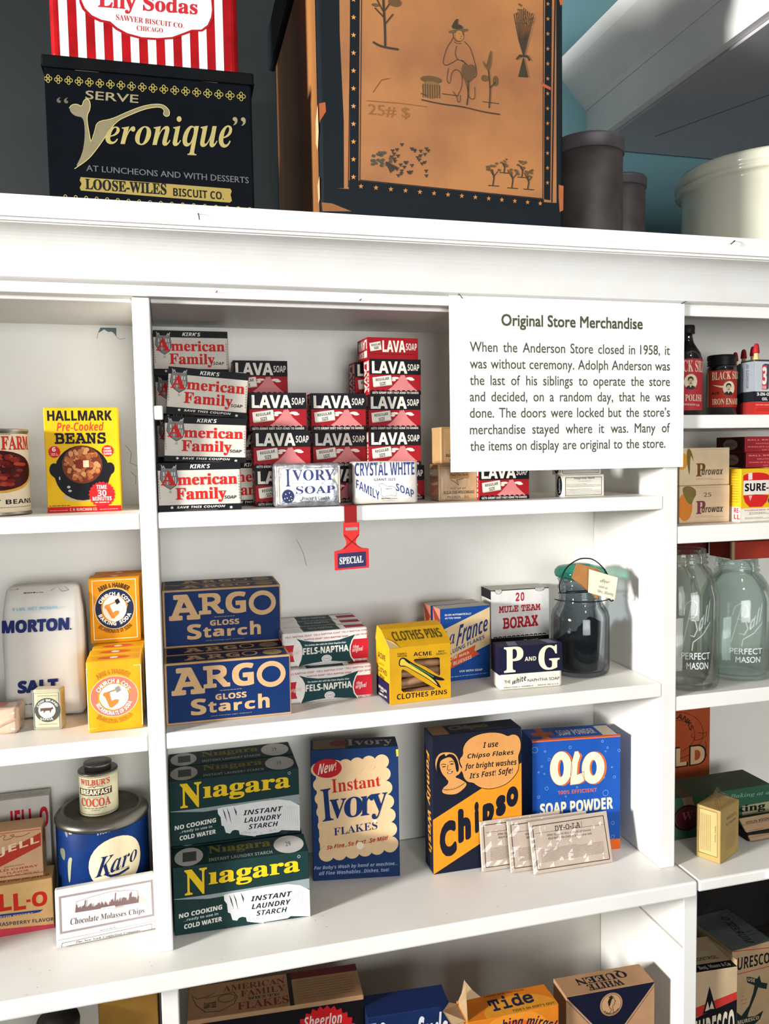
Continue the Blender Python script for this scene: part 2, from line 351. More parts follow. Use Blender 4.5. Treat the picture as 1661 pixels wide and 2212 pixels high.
# ------------------------------------------------------------------ printed marks of every pack, in fractions of its face
PR={
'lava':{
 'F':[
  ('R','#17171c',-.0053,.5633,1.002,1),('T','#f1e9dc','sbh','LAVA',.0479,.5972,.7322,.9368),('T','#e8e0d4','sbc','SOAP',.7418,.6786,.969,.8654),
  ('P','#dd8d8c',[.2951,.0793,.4319,.2233,.5517,.4111,.5975,.5303,.5978,.5576,.6163,.5301,.6307,.5675,.6469,.5367,.6636,.574,.6821,.5363,.705,.4782,.7508,.3518,.8548,.2047,.9402,.092]),
  ('E','#efe3d8',.4269,.436,.5691,.5032),('E','#efe3d8',.4263,.3777,.5049,.4456),('E','#efe3d8',.7046,.4271,.8454,.5009),('E','#efe3d8',.7629,.3994,.873,.4598),
  ('P','#c9c0b4',[.063,.4593,.4184,.5319,.4347,.2714,.0768,.204]),('P','#f0e8da',[.0537,.4801,.4067,.5491,.4231,.292,.0675,.2247]),('Q','#17171c','sb','REGULAR',[.117,.3694,.3747,.4226,.3708,.5049,.1131,.4452]),
  ('Q','#17171c','sb','SIZE',[.1945,.2518,.3067,.2788,.3029,.3682,.1883,.3414]),('P','#17171c',[-.0025,-.0104,.0011,.0935,.0255,.1212,.052,.1349,.0782,.121,.1026,.0934,.1269,.1209,.1533,.1347,.1795,.1208,.2038,.0932,.2279,.1207,.2543,.1345,.2803,.1206,.3046,.093,.3286,.1205,.3549,.1342,.3809,.1204,.405,.0929,.429,.1203,.4552,.134,.481,.1202,.5051,.0927,.529,.1201,.5551,.1338,.5809,.12,.6049,.0926,.6287,.1199,.6547,.1336,.6804,.1198,.7043,.0924,.728,.1197,.7539,.1333,.7796,.1196,.8034,.0922,.827,.1195,.8528,.1331,.8784,.1194,.9022,.0921,.9257,.1193,.9514,.1329,.9769,.1192,1.001,.0919,.9999,-.0102]),
  ('T','#efe6da','sb','GETS GRIMY DIRT FAST-KIND TO HANDS',.0483,.0242,.9494,.0852),
 ],
 'L':[
  ('Q','#e9ddd2','sbh','LAVA',[.1,.95,.1,.08,.52,.08,.52,.95]),('Q','#e9ddd2','sbc','SOAP',[.62,.62,.62,.08,.88,.08,.88,.62]),('P','#e9ddd2',[.6,.95,.9,.95,.9,.68,.6,.68]),
 ],
 'T':[
  ('P','#f0e8da',[.0394,.7247,.2541,.8242,.2754,.446,.0604,.3609]),('Q','#17171c','sb','REGULAR',[.0773,.5819,.2533,.6433,.2515,.7599,.0754,.6804]),
  ('Q','#17171c','sb','SIZE',[.1289,.451,.2205,.4901,.2164,.5948,.1249,.5669]),('T','#f1e9dc','sbh','LAVA',.2933,.3417,.7451,.871),('T','#e8e0d4','sbc','SOAP',.7573,.4383,.9747,.759),
  ('M','#6d1420',.0755,.1935,.9291,.3085,1,.0009),
 ],
},
'kirk':{
 'F':[
  ('R','#17171c',.0025,.8455,1.001,1),('R','#17171c',.0021,-.0001,.9997,.1278),('P','#8d8a86',[.0391,.8254,.0448,.97,.0803,.8919,.1733,.8899,.231,.9721,.228,.8211,.2411,.648,.2175,.5344,.1465,.4512,.0711,.5384,.0284,.6726]),
  ('S','#17171c',.0005,[.0391,.8254,.0448,.97,.0803,.8919,.1733,.8899,.231,.9721,.228,.8211,.2411,.648,.2175,.5344,.1465,.4512,.0711,.5384,.0284,.6726,.0391,.8254]),
  ('R','#e6e3df',.0672,.7384,.0819,.8148),('R','#e6e3df',.1042,.7376,.119,.814),('R','#e6e3df',.1652,.7361,.1802,.8126),('R','#e6e3df',.1947,.7353,.2097,.8119),
  ('R','#e6e3df',.0704,.5574,.078,.7095),('R','#e6e3df',.1105,.5563,.1183,.7085),('R','#e6e3df',.1843,.5543,.1923,.7067),('R','#e6e3df',.2082,.5536,.2164,.7061),
  ('S','#d8d5d0',.0006,[.045,.9642,.0658,.9019,.0753,.9404,.0917,.8782]),('S','#d8d5d0',.0006,[.2259,.9605,.208,.8988,.1961,.9282,.1791,.8801]),
  ('T','#f3efe6','sbi',"KIRK'S",.3879,.8795,.6332,.964),('T','#d4281b','sfh','A',.0365,.5394,.221,.8367),('T','#d4281b','sfh','merican',.2349,.5339,.9575,.7733),
  ('T','#d4281b','sfh','Family',.2077,.1663,.8166,.4832),('T','#17171c','sbi','SOAP',.7932,.2272,.9412,.2982),('T','#f3efe6','sbi','SAVE THIS COUPON',.2167,.0547,.8008,.1009),
  ('M','#9a9894',.3093,.0069,.7092,.0256,1,.0004),('T','#f3efe6','g2','*',.1421,.0463,.1743,.1043),('T','#f3efe6','g2','*',.8569,.0202,.8912,.0789),
  ('C','#555',.1318,.3763,.1603,.4263,.0004),('M','#333',.0129,.2213,.0111,.7877,1,.0009),('R','#77736c',.001,.7114,.0084,.7456),('R','#77736c',.0031,.6542,.0105,.6883),
  ('R','#77736c',.0053,.5971,.0126,.6311),('R','#77736c',.0074,.5402,.0148,.5741),('R','#77736c',.0095,.4835,.0169,.5173),('R','#77736c',.0116,.4269,.019,.4606),
  ('R','#77736c',.0137,.3706,.0211,.4041),('R','#77736c',.0158,.3144,.0232,.3478),('R','#77736c',.0179,.2583,.0253,.2916),('R','#77736c',.9709,.6873,.9795,.7221),
  ('R','#77736c',.9716,.6291,.9802,.6638),('R','#77736c',.9723,.5711,.9808,.6057),('R','#77736c',.973,.5133,.9815,.5477),('R','#77736c',.9737,.4557,.9822,.49),
  ('R','#77736c',.9744,.3982,.9829,.4324),('R','#77736c',.975,.3409,.9835,.375),('R','#77736c',.9757,.2838,.9842,.3178),('R','#77736c',.9764,.2268,.9849,.2607),
 ],
 'R':[
  ('R','#cf2f2a',0,.55,1,1),('P','#17171c',[0,.2,.7,.35,.6,.8,.2,.7,0,.5]),('R','#cf2f2a',0,0,1,.25),
 ],
 'L':[
  ('R','#17171c',0,0,1,1),('P','#f3efe6',[.2,.1,.8,.5,.5,.7,.1,.4]),('P','#b02a2c',[.6,.6,1,.5,1,.9]),
 ],
 'T':[
  ('R','#17171c',0,0,1,1),('S','#f3efe6',.0004,[.02,.08,.98,.08]),('T','#f3efe6','sbi',"KIRK'S",.35,.3,.65,.7),
 ],
},
'ivorysoap':{
 'F':[
  ('R','#efe2cf',.0384,.0712,.9782,.9348),('O','#6a6a78',.0618,.0908,.958,.9055,.0004),('T','#4a5280','sf','I',.1626,.4759,.2311,.8735),('T','#4a5280','sf','VORY',.2616,.5996,.9026,.8535),
  ('T','#4a5280','sf','SOAP',.3109,.2987,.9031,.4747),('T','#4d4d55','sf','Procter & Gamble',.4007,.1505,.8229,.2313),('M','#777',.5032,.0809,.7272,.0947,1,.0004),
  ('M','#777',.2537,.5409,.4424,.5589,1,.0004),('E','#3a4470',.1058,.0953,.2791,.3991),('C','#777f98',.0988,.0839,.2863,.4106,.0005),('E','#e9e2d2',.1488,.2859,.1666,.3146),
  ('E','#e9e2d2',.2035,.3135,.2213,.3423),('E','#e9e2d2',.2241,.2255,.2419,.2541),('E','#e9e2d2',.1695,.1979,.1872,.2265),('E','#e9e2d2',.133,.1845,.1507,.213),
  ('E','#e9e2d2',.1985,.139,.2163,.1675),('E','#e9e2d2',.235,.1524,.2528,.181),
 ],
},
'crystal':{
 'F':[
  ('T','#3c4a86','sbc','CRYSTAL WHITE',.031,.6598,.9476,.9724),('T','#40466a','sb','GIANT SIZE',.3188,.539,.6553,.5995),('Q','#3c4a86','sbc','FAMILY',[.0447,.3875,.4032,.0727,.3985,.2873,.0504,.5903]),
  ('Q','#3c4a86','sbc','SOAP',[.6571,.3035,.9383,.1067,.9329,.2966,.6579,.4819]),('Z','#5c5a55',.0004,[.3903,.4145,.4055,.4721,.463,.4775,.4824,.4255,.5304,.405,.6164,.4045,.6587,.3467,.6635,.2025,.6485,.1534,.6272,.1882,.5123,.1827,.4836,.1538,.4355,.1655,.4217,.2611,.4347,.3623,.3903,.4145]),
  ('T','#5c5a55','sb','PEETS',.4943,.3273,.5937,.3614),('M','#5c5a55',.4262,.1017,.6753,.136,2,.0008),('M','#5c5a55',.4456,.0581,.6279,.0725,1,.0003),
 ],
 'L':[
  ('T','#3b3f52','sbc','CRYSTAL',.2,.72,.8,.9),('M','#3b3f52',.25,.1,.7,.6,5,.0008),
 ],
},
'bark':{
 'F':[
  ('O','#8a6b45',.05,.04,.95,.96,.0004),('R','#b08a5a',.28,.6,.75,.84),('T','#5b4632','sf','Soap Tree Bark',.3,.66,.73,.74),('S','#5b4632',.0006,[.3,.58,.42,.5,.5,.42,.46,.56,.62,.6]),
  ('T','#5b4632','g','PUT UP BY',.3,.31,.68,.36),('T','#5b4632','sl','ALLAIRE-WOODWARD',.12,.19,.88,.27),('T','#5b4632','g','PEORIA - ILL.',.22,.07,.78,.13),
 ],
},
'barkwhite':{
 'F':[
  ('O','#33302c',.0324,.0589,.9424,.8902,.0006),('T','#3d3a36','sf','Soap-tree Bark',.248,.7788,.7623,.88),('M','#555',.3457,.6842,.6776,.7215,1,.0005),
  ('M','#555',.0596,.4344,.915,.5997,3,.0005),('M','#555',.0555,.1091,.9148,.3672,4,.0005),
 ],
 'L':[
  ('E','#1c2436',.2,.05,.8,.95),('Q','#dfe3ea','sfi','Puretest',[.42,.15,.42,.85,.6,.85,.6,.15]),
 ],
},
'hallmark':{
 'F':[
  ('T','#17171c','sbh','HALLMARK',.0494,.8747,.916,.9719),('T','#d3452a','sbi','Pre-Cooked',.1678,.7772,.8022,.8616),('T','#17171c','slh','BEANS',.1342,.6514,.8238,.7611),
  ('E','#c9b489',.2097,.0967,.724,.2034),('E','#15141a',.1111,.1099,.8602,.6383),('E','#15141a',.0476,.3453,.176,.4718),('E','#15141a',.8004,.3555,.9262,.4718),
  ('P','#15141a',[.0667,.396,.1661,.4061,.1616,.2998,.0791,.3555]),('P','#15141a',[.8022,.4061,.9125,.4061,.8558,.3251,.7978,.2846]),('E','#7a3a22',.2171,.2724,.7627,.6343),
  ('E','#b5713f',.4646,.3895,.525,.4194),('E','#b5713f',.6272,.4202,.685,.4602),('E','#b5713f',.4866,.3273,.5436,.3557),('E','#a8572f',.4433,.2874,.4934,.318),
  ('E','#a8572f',.4946,.5025,.5528,.5378),('E','#c98a58',.6041,.3716,.6727,.4113),('E','#bb6a40',.4508,.3466,.5276,.3967),('E','#a8572f',.4722,.4478,.5299,.4839),
  ('E','#d29a66',.5561,.5276,.6172,.5643),('E','#b5713f',.3569,.4133,.4138,.4502),('E','#d29a66',.6318,.4023,.689,.4358),('E','#c98a58',.4321,.4953,.5004,.5276),
  ('E','#bb6a40',.3668,.5172,.4212,.5478),('E','#b5713f',.3761,.3307,.4512,.3668),('E','#b5713f',.4292,.5123,.4954,.5561),('E','#b5713f',.4106,.3824,.4728,.4114),
  ('E','#b5713f',.6336,.5238,.7042,.5723),('E','#bb6a40',.4038,.3583,.4575,.3913),('E','#a8572f',.4313,.4716,.4986,.5167),('E','#b5713f',.5405,.3608,.6174,.4021),
  ('E','#a8572f',.3576,.355,.4176,.394),('E','#b5713f',.3294,.4808,.3848,.5182),('E','#c98a58',.5123,.4245,.5664,.458),('E','#b5713f',.3291,.5087,.395,.5438),
  ('E','#c98a58',.5699,.3555,.6413,.3953),('E','#d29a66',.3494,.4296,.4102,.4579),('E','#c98a58',.2873,.395,.3488,.4262),('E','#c98a58',.5735,.4248,.6295,.4532),
  ('E','#a8572f',.3591,.3949,.4179,.4343),('E','#b5713f',.2559,.4961,.317,.5371),('E','#c98a58',.3937,.4344,.4492,.4713),('E','#d29a66',.355,.3236,.4275,.3679),
  ('E','#d29a66',.2766,.4587,.3455,.4946),('E','#c98a58',.5113,.4397,.5889,.493),('E','#b5713f',.6683,.3953,.7213,.4319),('E','#d29a66',.5908,.5317,.6533,.5673),
  ('E','#b5713f',.5617,.4703,.6111,.5038),('E','#d29a66',.3735,.4857,.4343,.5246),('E','#bb6a40',.5768,.5168,.651,.5543),('E','#bb6a40',.3459,.3046,.4175,.3455),
  ('E','#bb6a40',.3962,.4216,.4652,.455),('E','#bb6a40',.5834,.5322,.6364,.561),('E','#bb6a40',.5645,.4888,.6234,.5168),('E','#d29a66',.3527,.4129,.4301,.4555),
  ('E','#a8572f',.5553,.5155,.6068,.5503),('E','#b5713f',.3051,.4387,.3793,.4864),('E','#d29a66',.3091,.5412,.3769,.5872),('E','#c98a58',.2821,.3708,.3364,.4069),
  ('E','#b5713f',.4219,.5216,.4957,.5599),('E','#d29a66',.4575,.4488,.5157,.483),('E','#d29a66',.5019,.5542,.5663,.5916),('E','#b5713f',.5349,.5065,.6065,.556),
  ('E','#d29a66',.3868,.5443,.4452,.5837),('E','#d29a66',.4909,.5482,.5671,.5923),('E','#a8572f',.3522,.5052,.4056,.5394),('E','#bb6a40',.5911,.4444,.6528,.4816),
  ('E','#a8572f',.5495,.3029,.6095,.3387),('E','#c98a58',.373,.5698,.4245,.6012),('E','#bb6a40',.3937,.3525,.4482,.3889),('E','#b5713f',.6715,.4116,.7448,.4592),
  ('E','#b5713f',.5487,.3352,.6123,.373),('E','#c98a58',.4839,.5922,.5365,.6244),('E','#d29a66',.3128,.531,.371,.5704),('E','#a8572f',.5414,.4906,.6045,.5227),
  ('E','#d29a66',.469,.3422,.5367,.3892),('E','#bb6a40',.239,.4441,.2973,.4768),('E','#bb6a40',.5543,.4288,.6192,.4693),('E','#bb6a40',.5295,.5292,.5896,.5571),
  ('E','#bb6a40',.6521,.3644,.7302,.4172),('E','#d29a66',.5218,.5775,.5927,.6181),('E','#a8572f',.6224,.5275,.6756,.5549),('E','#bb6a40',.4919,.4114,.5526,.4476),
  ('E','#c98a58',.2519,.4826,.3087,.5157),('E','#a8572f',.4556,.5075,.5319,.5438),('E','#c98a58',.668,.3767,.7258,.4154),('E','#b5713f',.435,.5548,.512,.606),
  ('E','#bb6a40',.282,.4818,.3522,.523),('E','#d29a66',.3708,.3996,.4286,.4331),('E','#a8572f',.5614,.3114,.6179,.3426),('E','#b5713f',.5462,.5065,.6065,.5402),
  ('E','#b5713f',.4231,.3089,.4813,.3465),('E','#bb6a40',.5646,.3156,.6374,.353),('E','#d29a66',.6731,.4249,.7379,.4682),('E','#d29a66',.6424,.4321,.7185,.4839),
  ('E','#d29a66',.4076,.3826,.4719,.4149),('R','#8c2f1e',.4,.4213,.5092,.5021),('R','#f1ddb8',.502,.4283,.5795,.495),('G','#cf2a2c',.041,.5193,.207,.6383,16),
  ('T','#f3efe6','sb','6',.096,.5829,.143,.6262),('M','#f0d0b0',.0801,.5425,.1731,.5698,2,.0008),('G','#cf2a2c',.7544,.5253,.9266,.6403,16),('T','#f3efe6','sb','HOME',.7953,.6,.8835,.6182),
  ('T','#f3efe6','sb','COOKED',.783,.5728,.8938,.5919),('T','#f3efe6','sb','FLAVOR',.7862,.5455,.8957,.5657),('G','#d62a2e',.5546,.0356,.9253,.2896,22),
  ('T','#f3efe6','sb','TIME',.6678,.2156,.8079,.2541),('T','#f3efe6','sb','30',.6793,.1465,.8005,.2054),('T','#f3efe6','sb','MINUTES',.6097,.1038,.869,.1424),
  ('M','#f0d8c0',.6413,.0794,.8332,.0936,1,.0012),('E','#b9b9c4',.1691,.3099,.189,.3453),('E','#b9b9c4',.2719,.2288,.3182,.2541),('E','#b9b9c4',.2846,.1932,.335,.2156),
  ('R','#d5242a',-.0001,-.002,1.002,.0529),('T','#f0d8c0','sb','C. H. RUNCIMAN CO.',.2983,.0102,.6681,.0377),('M','#f0d8c0',.0288,.0102,.2707,.0285,1,.0006),
  ('M','#f0d8c0',.7025,.0102,.9514,.0285,1,.0006),('M','#3a3012',.0237,.056,.3009,.0733,1,.0009),
 ],
},
'kidney':{
 'W':[
  ('Q','#cf3c2c','sfh','CLOVER FARM',[.0582,.7887,.9176,.7934,.906,.9741,.0824,.9664]),('M','#3a3a3a',.2885,.9807,.6667,.9991,1,.0005),('E','#d7a84a',.0824,.2434,.9418,.7752),
  ('E','#4a1212',.0824,.2745,.9176,.7907),('E','#5e1416',.2601,.6643,.3395,.7172),('E','#a33a26',.4198,.5468,.4965,.6056),('E','#5e1416',.2183,.6078,.3183,.6702),
  ('E','#8f2a20',.3427,.608,.4316,.6742),('E','#7b1d1c',.6635,.6493,.7617,.7028),('E','#a33a26',.2876,.6104,.3895,.6823),('E','#b04a30',.5737,.5709,.6314,.6111),
  ('E','#8f2a20',.246,.568,.3256,.6196),('E','#8f2a20',.3912,.6367,.468,.6952),('E','#b04a30',.4252,.5888,.5142,.657),('E','#a33a26',.5068,.5786,.5686,.6248),
  ('E','#7b1d1c',.4339,.5413,.5139,.6026),('E','#8f2a20',.7045,.5105,.7899,.5518),('E','#a33a26',.6398,.6405,.7399,.6988),('E','#8f2a20',.5997,.6626,.6742,.7116),
  ('E','#b04a30',.1903,.3934,.3052,.4616),('E','#5e1416',.3908,.3419,.4744,.4057),('E','#5e1416',.4101,.4304,.4816,.4852),('E','#5e1416',.5875,.5686,.6755,.627),
  ('E','#b04a30',.7277,.5859,.8352,.6307),('E','#5e1416',.5067,.4157,.5633,.4581),('E','#8f2a20',.4447,.399,.5311,.465),('E','#8f2a20',.3368,.5958,.4301,.6649),
  ('E','#a33a26',.2768,.6395,.3784,.7103),('E','#7b1d1c',.3343,.704,.4116,.7608),('E','#8f2a20',.4485,.5386,.5223,.5951),('E','#7b1d1c',.524,.4241,.6096,.4863),
  ('E','#b04a30',.5013,.639,.5868,.7025),('E','#8f2a20',.3291,.7057,.3908,.7506),('E','#8f2a20',.6496,.6323,.7491,.6888),('E','#a33a26',.4004,.6239,.4764,.682),
  ('E','#8f2a20',.4368,.7138,.5207,.7781),('E','#8f2a20',.5143,.4267,.6036,.4922),('E','#a33a26',.3621,.7295,.4207,.7733),('E','#7b1d1c',.3945,.6927,.4799,.7579),
  ('E','#b04a30',.6031,.688,.6776,.7366),('E','#5e1416',.257,.5652,.3393,.6199),('E','#8f2a20',.5955,.6946,.6545,.7343),('E','#8f2a20',.3729,.4294,.4421,.4816),
  ('E','#b04a30',.6779,.5908,.7654,.6371),('E','#a33a26',.4008,.7362,.4622,.7831),('E','#7b1d1c',.5504,.3809,.6059,.4208),('E','#b04a30',.5477,.3319,.6306,.3906),
  ('E','#5e1416',.4129,.525,.4781,.5749),('E','#a33a26',.6006,.3307,.6844,.3852),('E','#7b1d1c',.357,.4092,.4188,.4553),('E','#8f2a20',.449,.7348,.5282,.7954),
  ('E','#7b1d1c',.5723,.4426,.6504,.4963),('E','#8f2a20',.1199,.4811,.2516,.5454),('E','#7b1d1c',.5336,.6207,.6002,.6692),('E','#b04a30',.459,.5581,.528,.6108),
  ('E','#a33a26',.5056,.4934,.5657,.5384),('E','#a33a26',.4875,.3328,.5604,.3878),('E','#b04a30',.5365,.4067,.6164,.4643),('E','#b04a30',.3536,.6654,.4234,.7175),
  ('E','#a33a26',.3603,.3802,.437,.4378),('E','#7b1d1c',.2009,.6012,.3013,.6614),('E','#8f2a20',.6651,.4457,.7401,.4879),('E','#7b1d1c',.6036,.3742,.687,.4281),
  ('E','#7b1d1c',.2901,.5438,.3897,.6143),('E','#a33a26',.5081,.6929,.5817,.7475),('E','#a33a26',.3499,.6014,.4399,.6688),('E','#7b1d1c',.5148,.3789,.5789,.4265),
  ('E','#7b1d1c',.5749,.6022,.6475,.6522),('E','#a33a26',.3319,.3724,.4251,.4411),('E','#5e1416',.6329,.4635,.6974,.5035),('E','#8f2a20',.4813,.5673,.5417,.6131),
  ('E','#7b1d1c',.5063,.6096,.5938,.6743),('E','#a33a26',.5007,.5313,.5541,.5716),('E','#b04a30',.2592,.5426,.3288,.5885),('E','#b04a30',.3137,.6584,.3982,.7195),
  ('E','#8f2a20',.4486,.5817,.5041,.6243),('E','#b04a30',.3788,.4956,.4382,.5404),('E','#b04a30',.3973,.4098,.462,.4592),('E','#b04a30',.2685,.6021,.3594,.6641),
  ('T','#2a2a2e','sb','KIDNEY BEANS',.1766,.1021,.9176,.1623),('M','#444',.1011,.049,.8989,.0733,1,.0006),
 ],
},
'argo':{
 'F':[
  ('R','#0e386e',.0179,.0333,.9906,.9677),('T','#e0b98a','slh','A',.0493,.4751,.31,.9175),('T','#e0b98a','slh','R',.2987,.5523,.5101,.9167),('T','#e0b98a','sbh','G',.5257,.5407,.7,.9196),
  ('C','#e0b98a',.7235,.4816,.9591,.9145,.0052),('T','#e0b98a','sbh','GLOSS',.3892,.3477,.6371,.4444),('M','#c9ab86',.4266,.4986,.6005,.4967,1,.0007),
  ('T','#e0b98a','sbh','S',.195,.1281,.3149,.3949),('T','#e0b98a','sbh','t',.3297,.146,.3963,.3237),('T','#e0b98a','sbh','a',.4096,.1557,.5055,.2922),
  ('T','#e0b98a','sbh','r',.5317,.1511,.5989,.2848),('T','#e0b98a','sbh','c',.6201,.1488,.7049,.2872),('T','#e0b98a','sbh','h',.7285,.1426,.8216,.3871),
  ('T','#d8c3a4','g1','ONE POUND NET WEIGHT',.3473,.0855,.6775,.0949),
 ],
 'T':[
  ('R','#2b3a5e',.02,.06,.98,.95),('T','#e0b98a','slh','A',.16,.25,.32,.8),('T','#e0b98a','slh','R',.34,.25,.47,.8),('T','#e0b98a','sbh','G',.49,.25,.6,.8),
  ('C','#e0b98a',.62,.25,.75,.85,.0022),('E','#b3976f',.79,.15,.95,.85),('T','#8d8570','sb','GLOSS STARCH',.34,.1,.66,.2),('S','#4a4238',.0006,[.84,.5,.88,.6,.87,.4,.91,.55]),
 ],
 'L':[
  ('R','#33302c',.05,.05,.95,.95),
 ],
},
'fels':{
 'F':[
  ('R','#c92738',-.0046,.1534,.2205,.6409),('R','#c92738',.7622,.0821,1.006,.6758),('E','#f3efe6',.1193,.0414,.2422,.7599),('P','#1d4a4e',[.1477,.8324,.2552,.7403,.3739,.6879,.5068,.6779,.6535,.6908,.8587,.8239,.8127,.6513,.7885,.4935,.7801,.332,.793,.1657,.834,.0121,.6687,.0502,.5632,.0862,.4838,.0963,.3377,.0678,.1716,.0088,.2045,.1823,.2232,.3727,.2195,.5693,.195,.7061]),
  ('S','#f3efe6',.0012,[.1477,.8324,.195,.7061,.2195,.5693,.2232,.3727,.2045,.1823,.1716,.0088]),('S','#f3efe6',.0012,[.8587,.8239,.8127,.6513,.7885,.4935,.7801,.332,.793,.1657,.834,.0121]),
  ('E','#efece6',.2565,-.0577,.7744,.0238),('E','#efece6',.4461,.057,.5665,.2807),('C','#777',.4638,.0851,.5501,.2522,.0003),('T','#777','sb','PURE',.4823,.1617,.5318,.1884),
  ('Q','#f3efe6','sbi','The Golden Bar with the Clean Naptha Odor',[.2553,.5702,.7378,.565,.739,.6302,.2562,.6321]),('Q','#f3efe6','sbh','FELS-NAPTHA',[.2319,.3315,.7669,.3353,.7639,.5323,.2349,.5329]),
  ('Q','#f0d4d0','sbi','the',[.8214,.4035,.8881,.4033,.8874,.5082,.8206,.5019]),('Q','#f0d4d0','sbi','original',[.8081,.2598,.9362,.2769,.9371,.4566,.8108,.4061]),
  ('Q','#f0d4d0','sbi','original',[.0505,.3182,.1883,.3424,.1877,.4793,.0524,.4608]),('Q','#b8505c','sb','FELS NAPTHA SOAP * FELS NAPTHA SOAP * FELS NAPTHA SOAP',[.0377,.8432,.998,.9015,.9991,.954,.0385,.902]),
  ('Q','#b8505c','sb','NAPTHA SOAP * FELS NAPTHA SOAP',[.2487,.7517,.7614,.7625,.7623,.8116,.2494,.7974]),('Q','#b8505c','sb','SOAP * FELS NAP',[.8484,.7739,.9998,.7891,1.001,.835,.8493,.8197]),
  ('Q','#b8505c','sb','SOAP * FELS NA',[.8342,.0251,.9954,.037,.9963,.0824,.8351,.0705]),
 ],
 'T':[
  ('R','#1d4a4e',.25,.05,.68,.95),('T','#cfd4cf','sb','FELS-NAPTHA',.33,.4,.62,.7),('P','#b9273a',[.75,.2,.98,.2,.98,.7,.75,.7]),('M','#b8505c',.02,.1,.22,.9,4,.0008),
  ('M','#b8505c',.7,.75,.98,.95,2,.0008),
 ],
 'L':[
  ('R','#c92738',0,.1,1,.75),
 ],
 'R':[
  ('R','#c92738',0,.1,1,.75),
 ],
},
'acme':{
 'F':[
  ('Q','#1b1a2a','sb','ACME',[.3875,.8159,.6897,.7998,.6847,.8734,.3884,.8872]),('Q','#1b1a2a','g1','HARD',[.1304,.8638,.2775,.8574,.2761,.8925,.1311,.9025]),
  ('Q','#1b1a2a','g1','WOOD',[.126,.8255,.2807,.8181,.2792,.8494,.1266,.8604]),('Q','#1b1a2a','g1','BEST',[.8,.8407,.9039,.8346,.904,.867,.8001,.8713]),
  ('Q','#1b1a2a','g1','QUALITY',[.7614,.793,.9365,.7859,.9366,.8202,.7615,.8312]),('M','#1b1a2a',.4674,.7847,.6158,.7762,1,.0006),('Y','#1b1a2a',[.1426,.6863,.1537,.7824,.1958,.8151,.2522,.8029,.3451,.7154,.5122,.594,.7154,.4388,.8993,.3548,.8901,.3231,.7888,.3371,.7335,.3721,.7887,.3021,.8345,.208,.816,.1968,.7146,.2927,.5851,.4083,.4179,.5295,.2689,.6485,.1743,.6523]),
  ('Y','#e8cf52',[.1617,.6933,.1724,.7699,.1992,.7913,.2368,.7799,.27,.7264,.5116,.5357,.6965,.383,.7977,.2325,.7054,.3135,.5853,.4239,.4181,.5451,.2503,.6707,.1784,.6713]),
  ('Z','#5e8a4a',.0013,[.326,.6948,.5119,.5649,.7152,.4097]),('Q','#1b1a2a','sb','CLOTHES PINS',[.1076,.0767,.9357,.077,.9358,.1552,.1092,.1765]),
 ],
 'H':[
  ('P','#2a1d18',[.3866,.7385,.4112,.764,.7905,.7503,.8234,.732,.8298,.4421,.8076,.42,.5867,.6027,.4198,.6948]),('P','#2a1d18',[.1884,.5817,.2115,.6019,.2678,.5704,.4356,.4291,.6029,.2982,.7419,.2009,.7139,.1792,.2149,.1984,.183,.2365]),
 ],
 'L':[
  ('R','#2a2548',-.0469,-.0256,.9556,.361),('P','#2a2548',[.0158,.2421,.9415,.2467,.9575,.0439,.0292,.0159]),('Q','#1b1a2a','sb','ACME',[.1444,.6997,.6983,.7152,.6914,.8123,.1511,.8097]),
  ('Q','#1b1a2a','sb','CLOTHES',[.0959,.4505,.7968,.4636,.7891,.5524,.1016,.5424]),('Q','#1b1a2a','sb','PINS',[.2552,.3364,.6008,.317,.6047,.4091,.2603,.4289]),
  ('Q','#6a5520','g1','SELECTED',[.2307,.5849,.6132,.6113,.6145,.6414,.233,.6253]),('Q','#e9e2c8','sb','THE WALLACE',[.1331,.1497,.7589,.1617,.7605,.2072,.1362,.202]),
  ('Q','#e9e2c8','sb','CORP',[.2868,.1053,.5371,.1164,.5384,.1456,.2885,.1368]),('Q','#e9e2c8','sb','CABOOL, MO.',[.1589,.0191,.7828,.0628,.7841,.1003,.1614,.0613]),
 ],
 'T':[
  ('T','#5a5020','sb','CLOTHES PINS',.12,.16,.92,.46),
 ],
},
'france':{
 'F':[
  ('R','#1f549c',-.0263,.0022,1,1),('P','#e5cba0',[-.0027,.7023,1,.9742,.9993,.4615,-.0006,.1828]),('Q','#f3efe6','sb','BLUES AUTOMATICALLY',[.0916,.9031,.6201,.8919,.6201,.9177,.0922,.927]),
  ('Q','#f3efe6','sb','AS YOU WASH',[.0907,.8601,.4084,.8515,.4086,.8739,.0912,.8825]),('Q','#27407f','sfi','La',[.0123,.4868,.2853,.5192,.2881,.7124,.0172,.6799]),
  ('Q','#27407f','sbi','France',[.3053,.4643,.9652,.6543,.9524,.8565,.3662,.7591]),('Q','#27407f','sb','BLUING FLAKES',[.113,.3506,.8874,.5449,.8817,.595,.1143,.4113]),
  ('P','#d9603a',[.0012,.2551,.204,.3291,.7035,.4696,.6772,.391,.7884,.3374,.2013,.1756,.0032,.128]),('Q','#eed9b8','sbi','NOW with',[.0983,.2744,.5717,.3543,.5666,.3942,.0943,.3287]),
  ('Q','#eed9b8','sbi','THE BLUENESS',[.0833,.1851,.6244,.287,.6191,.3326,.0845,.2394]),('Q','#f3efe6','sb','USE WITH SOAP',[.3719,.1124,.8378,.1002,.8376,.1296,.3722,.138]),
  ('M','#9db4d8',.1992,.057,.9508,.0596,1,.0012),
 ],
 'L':[
  ('R','#c9836a',0,0,1,1),('P','#8d3f34',[0,1,1,.85,.4,.7]),('P','#8d3f34',[0,.5,1,.4,.4,.2]),
 ],
 'T':[
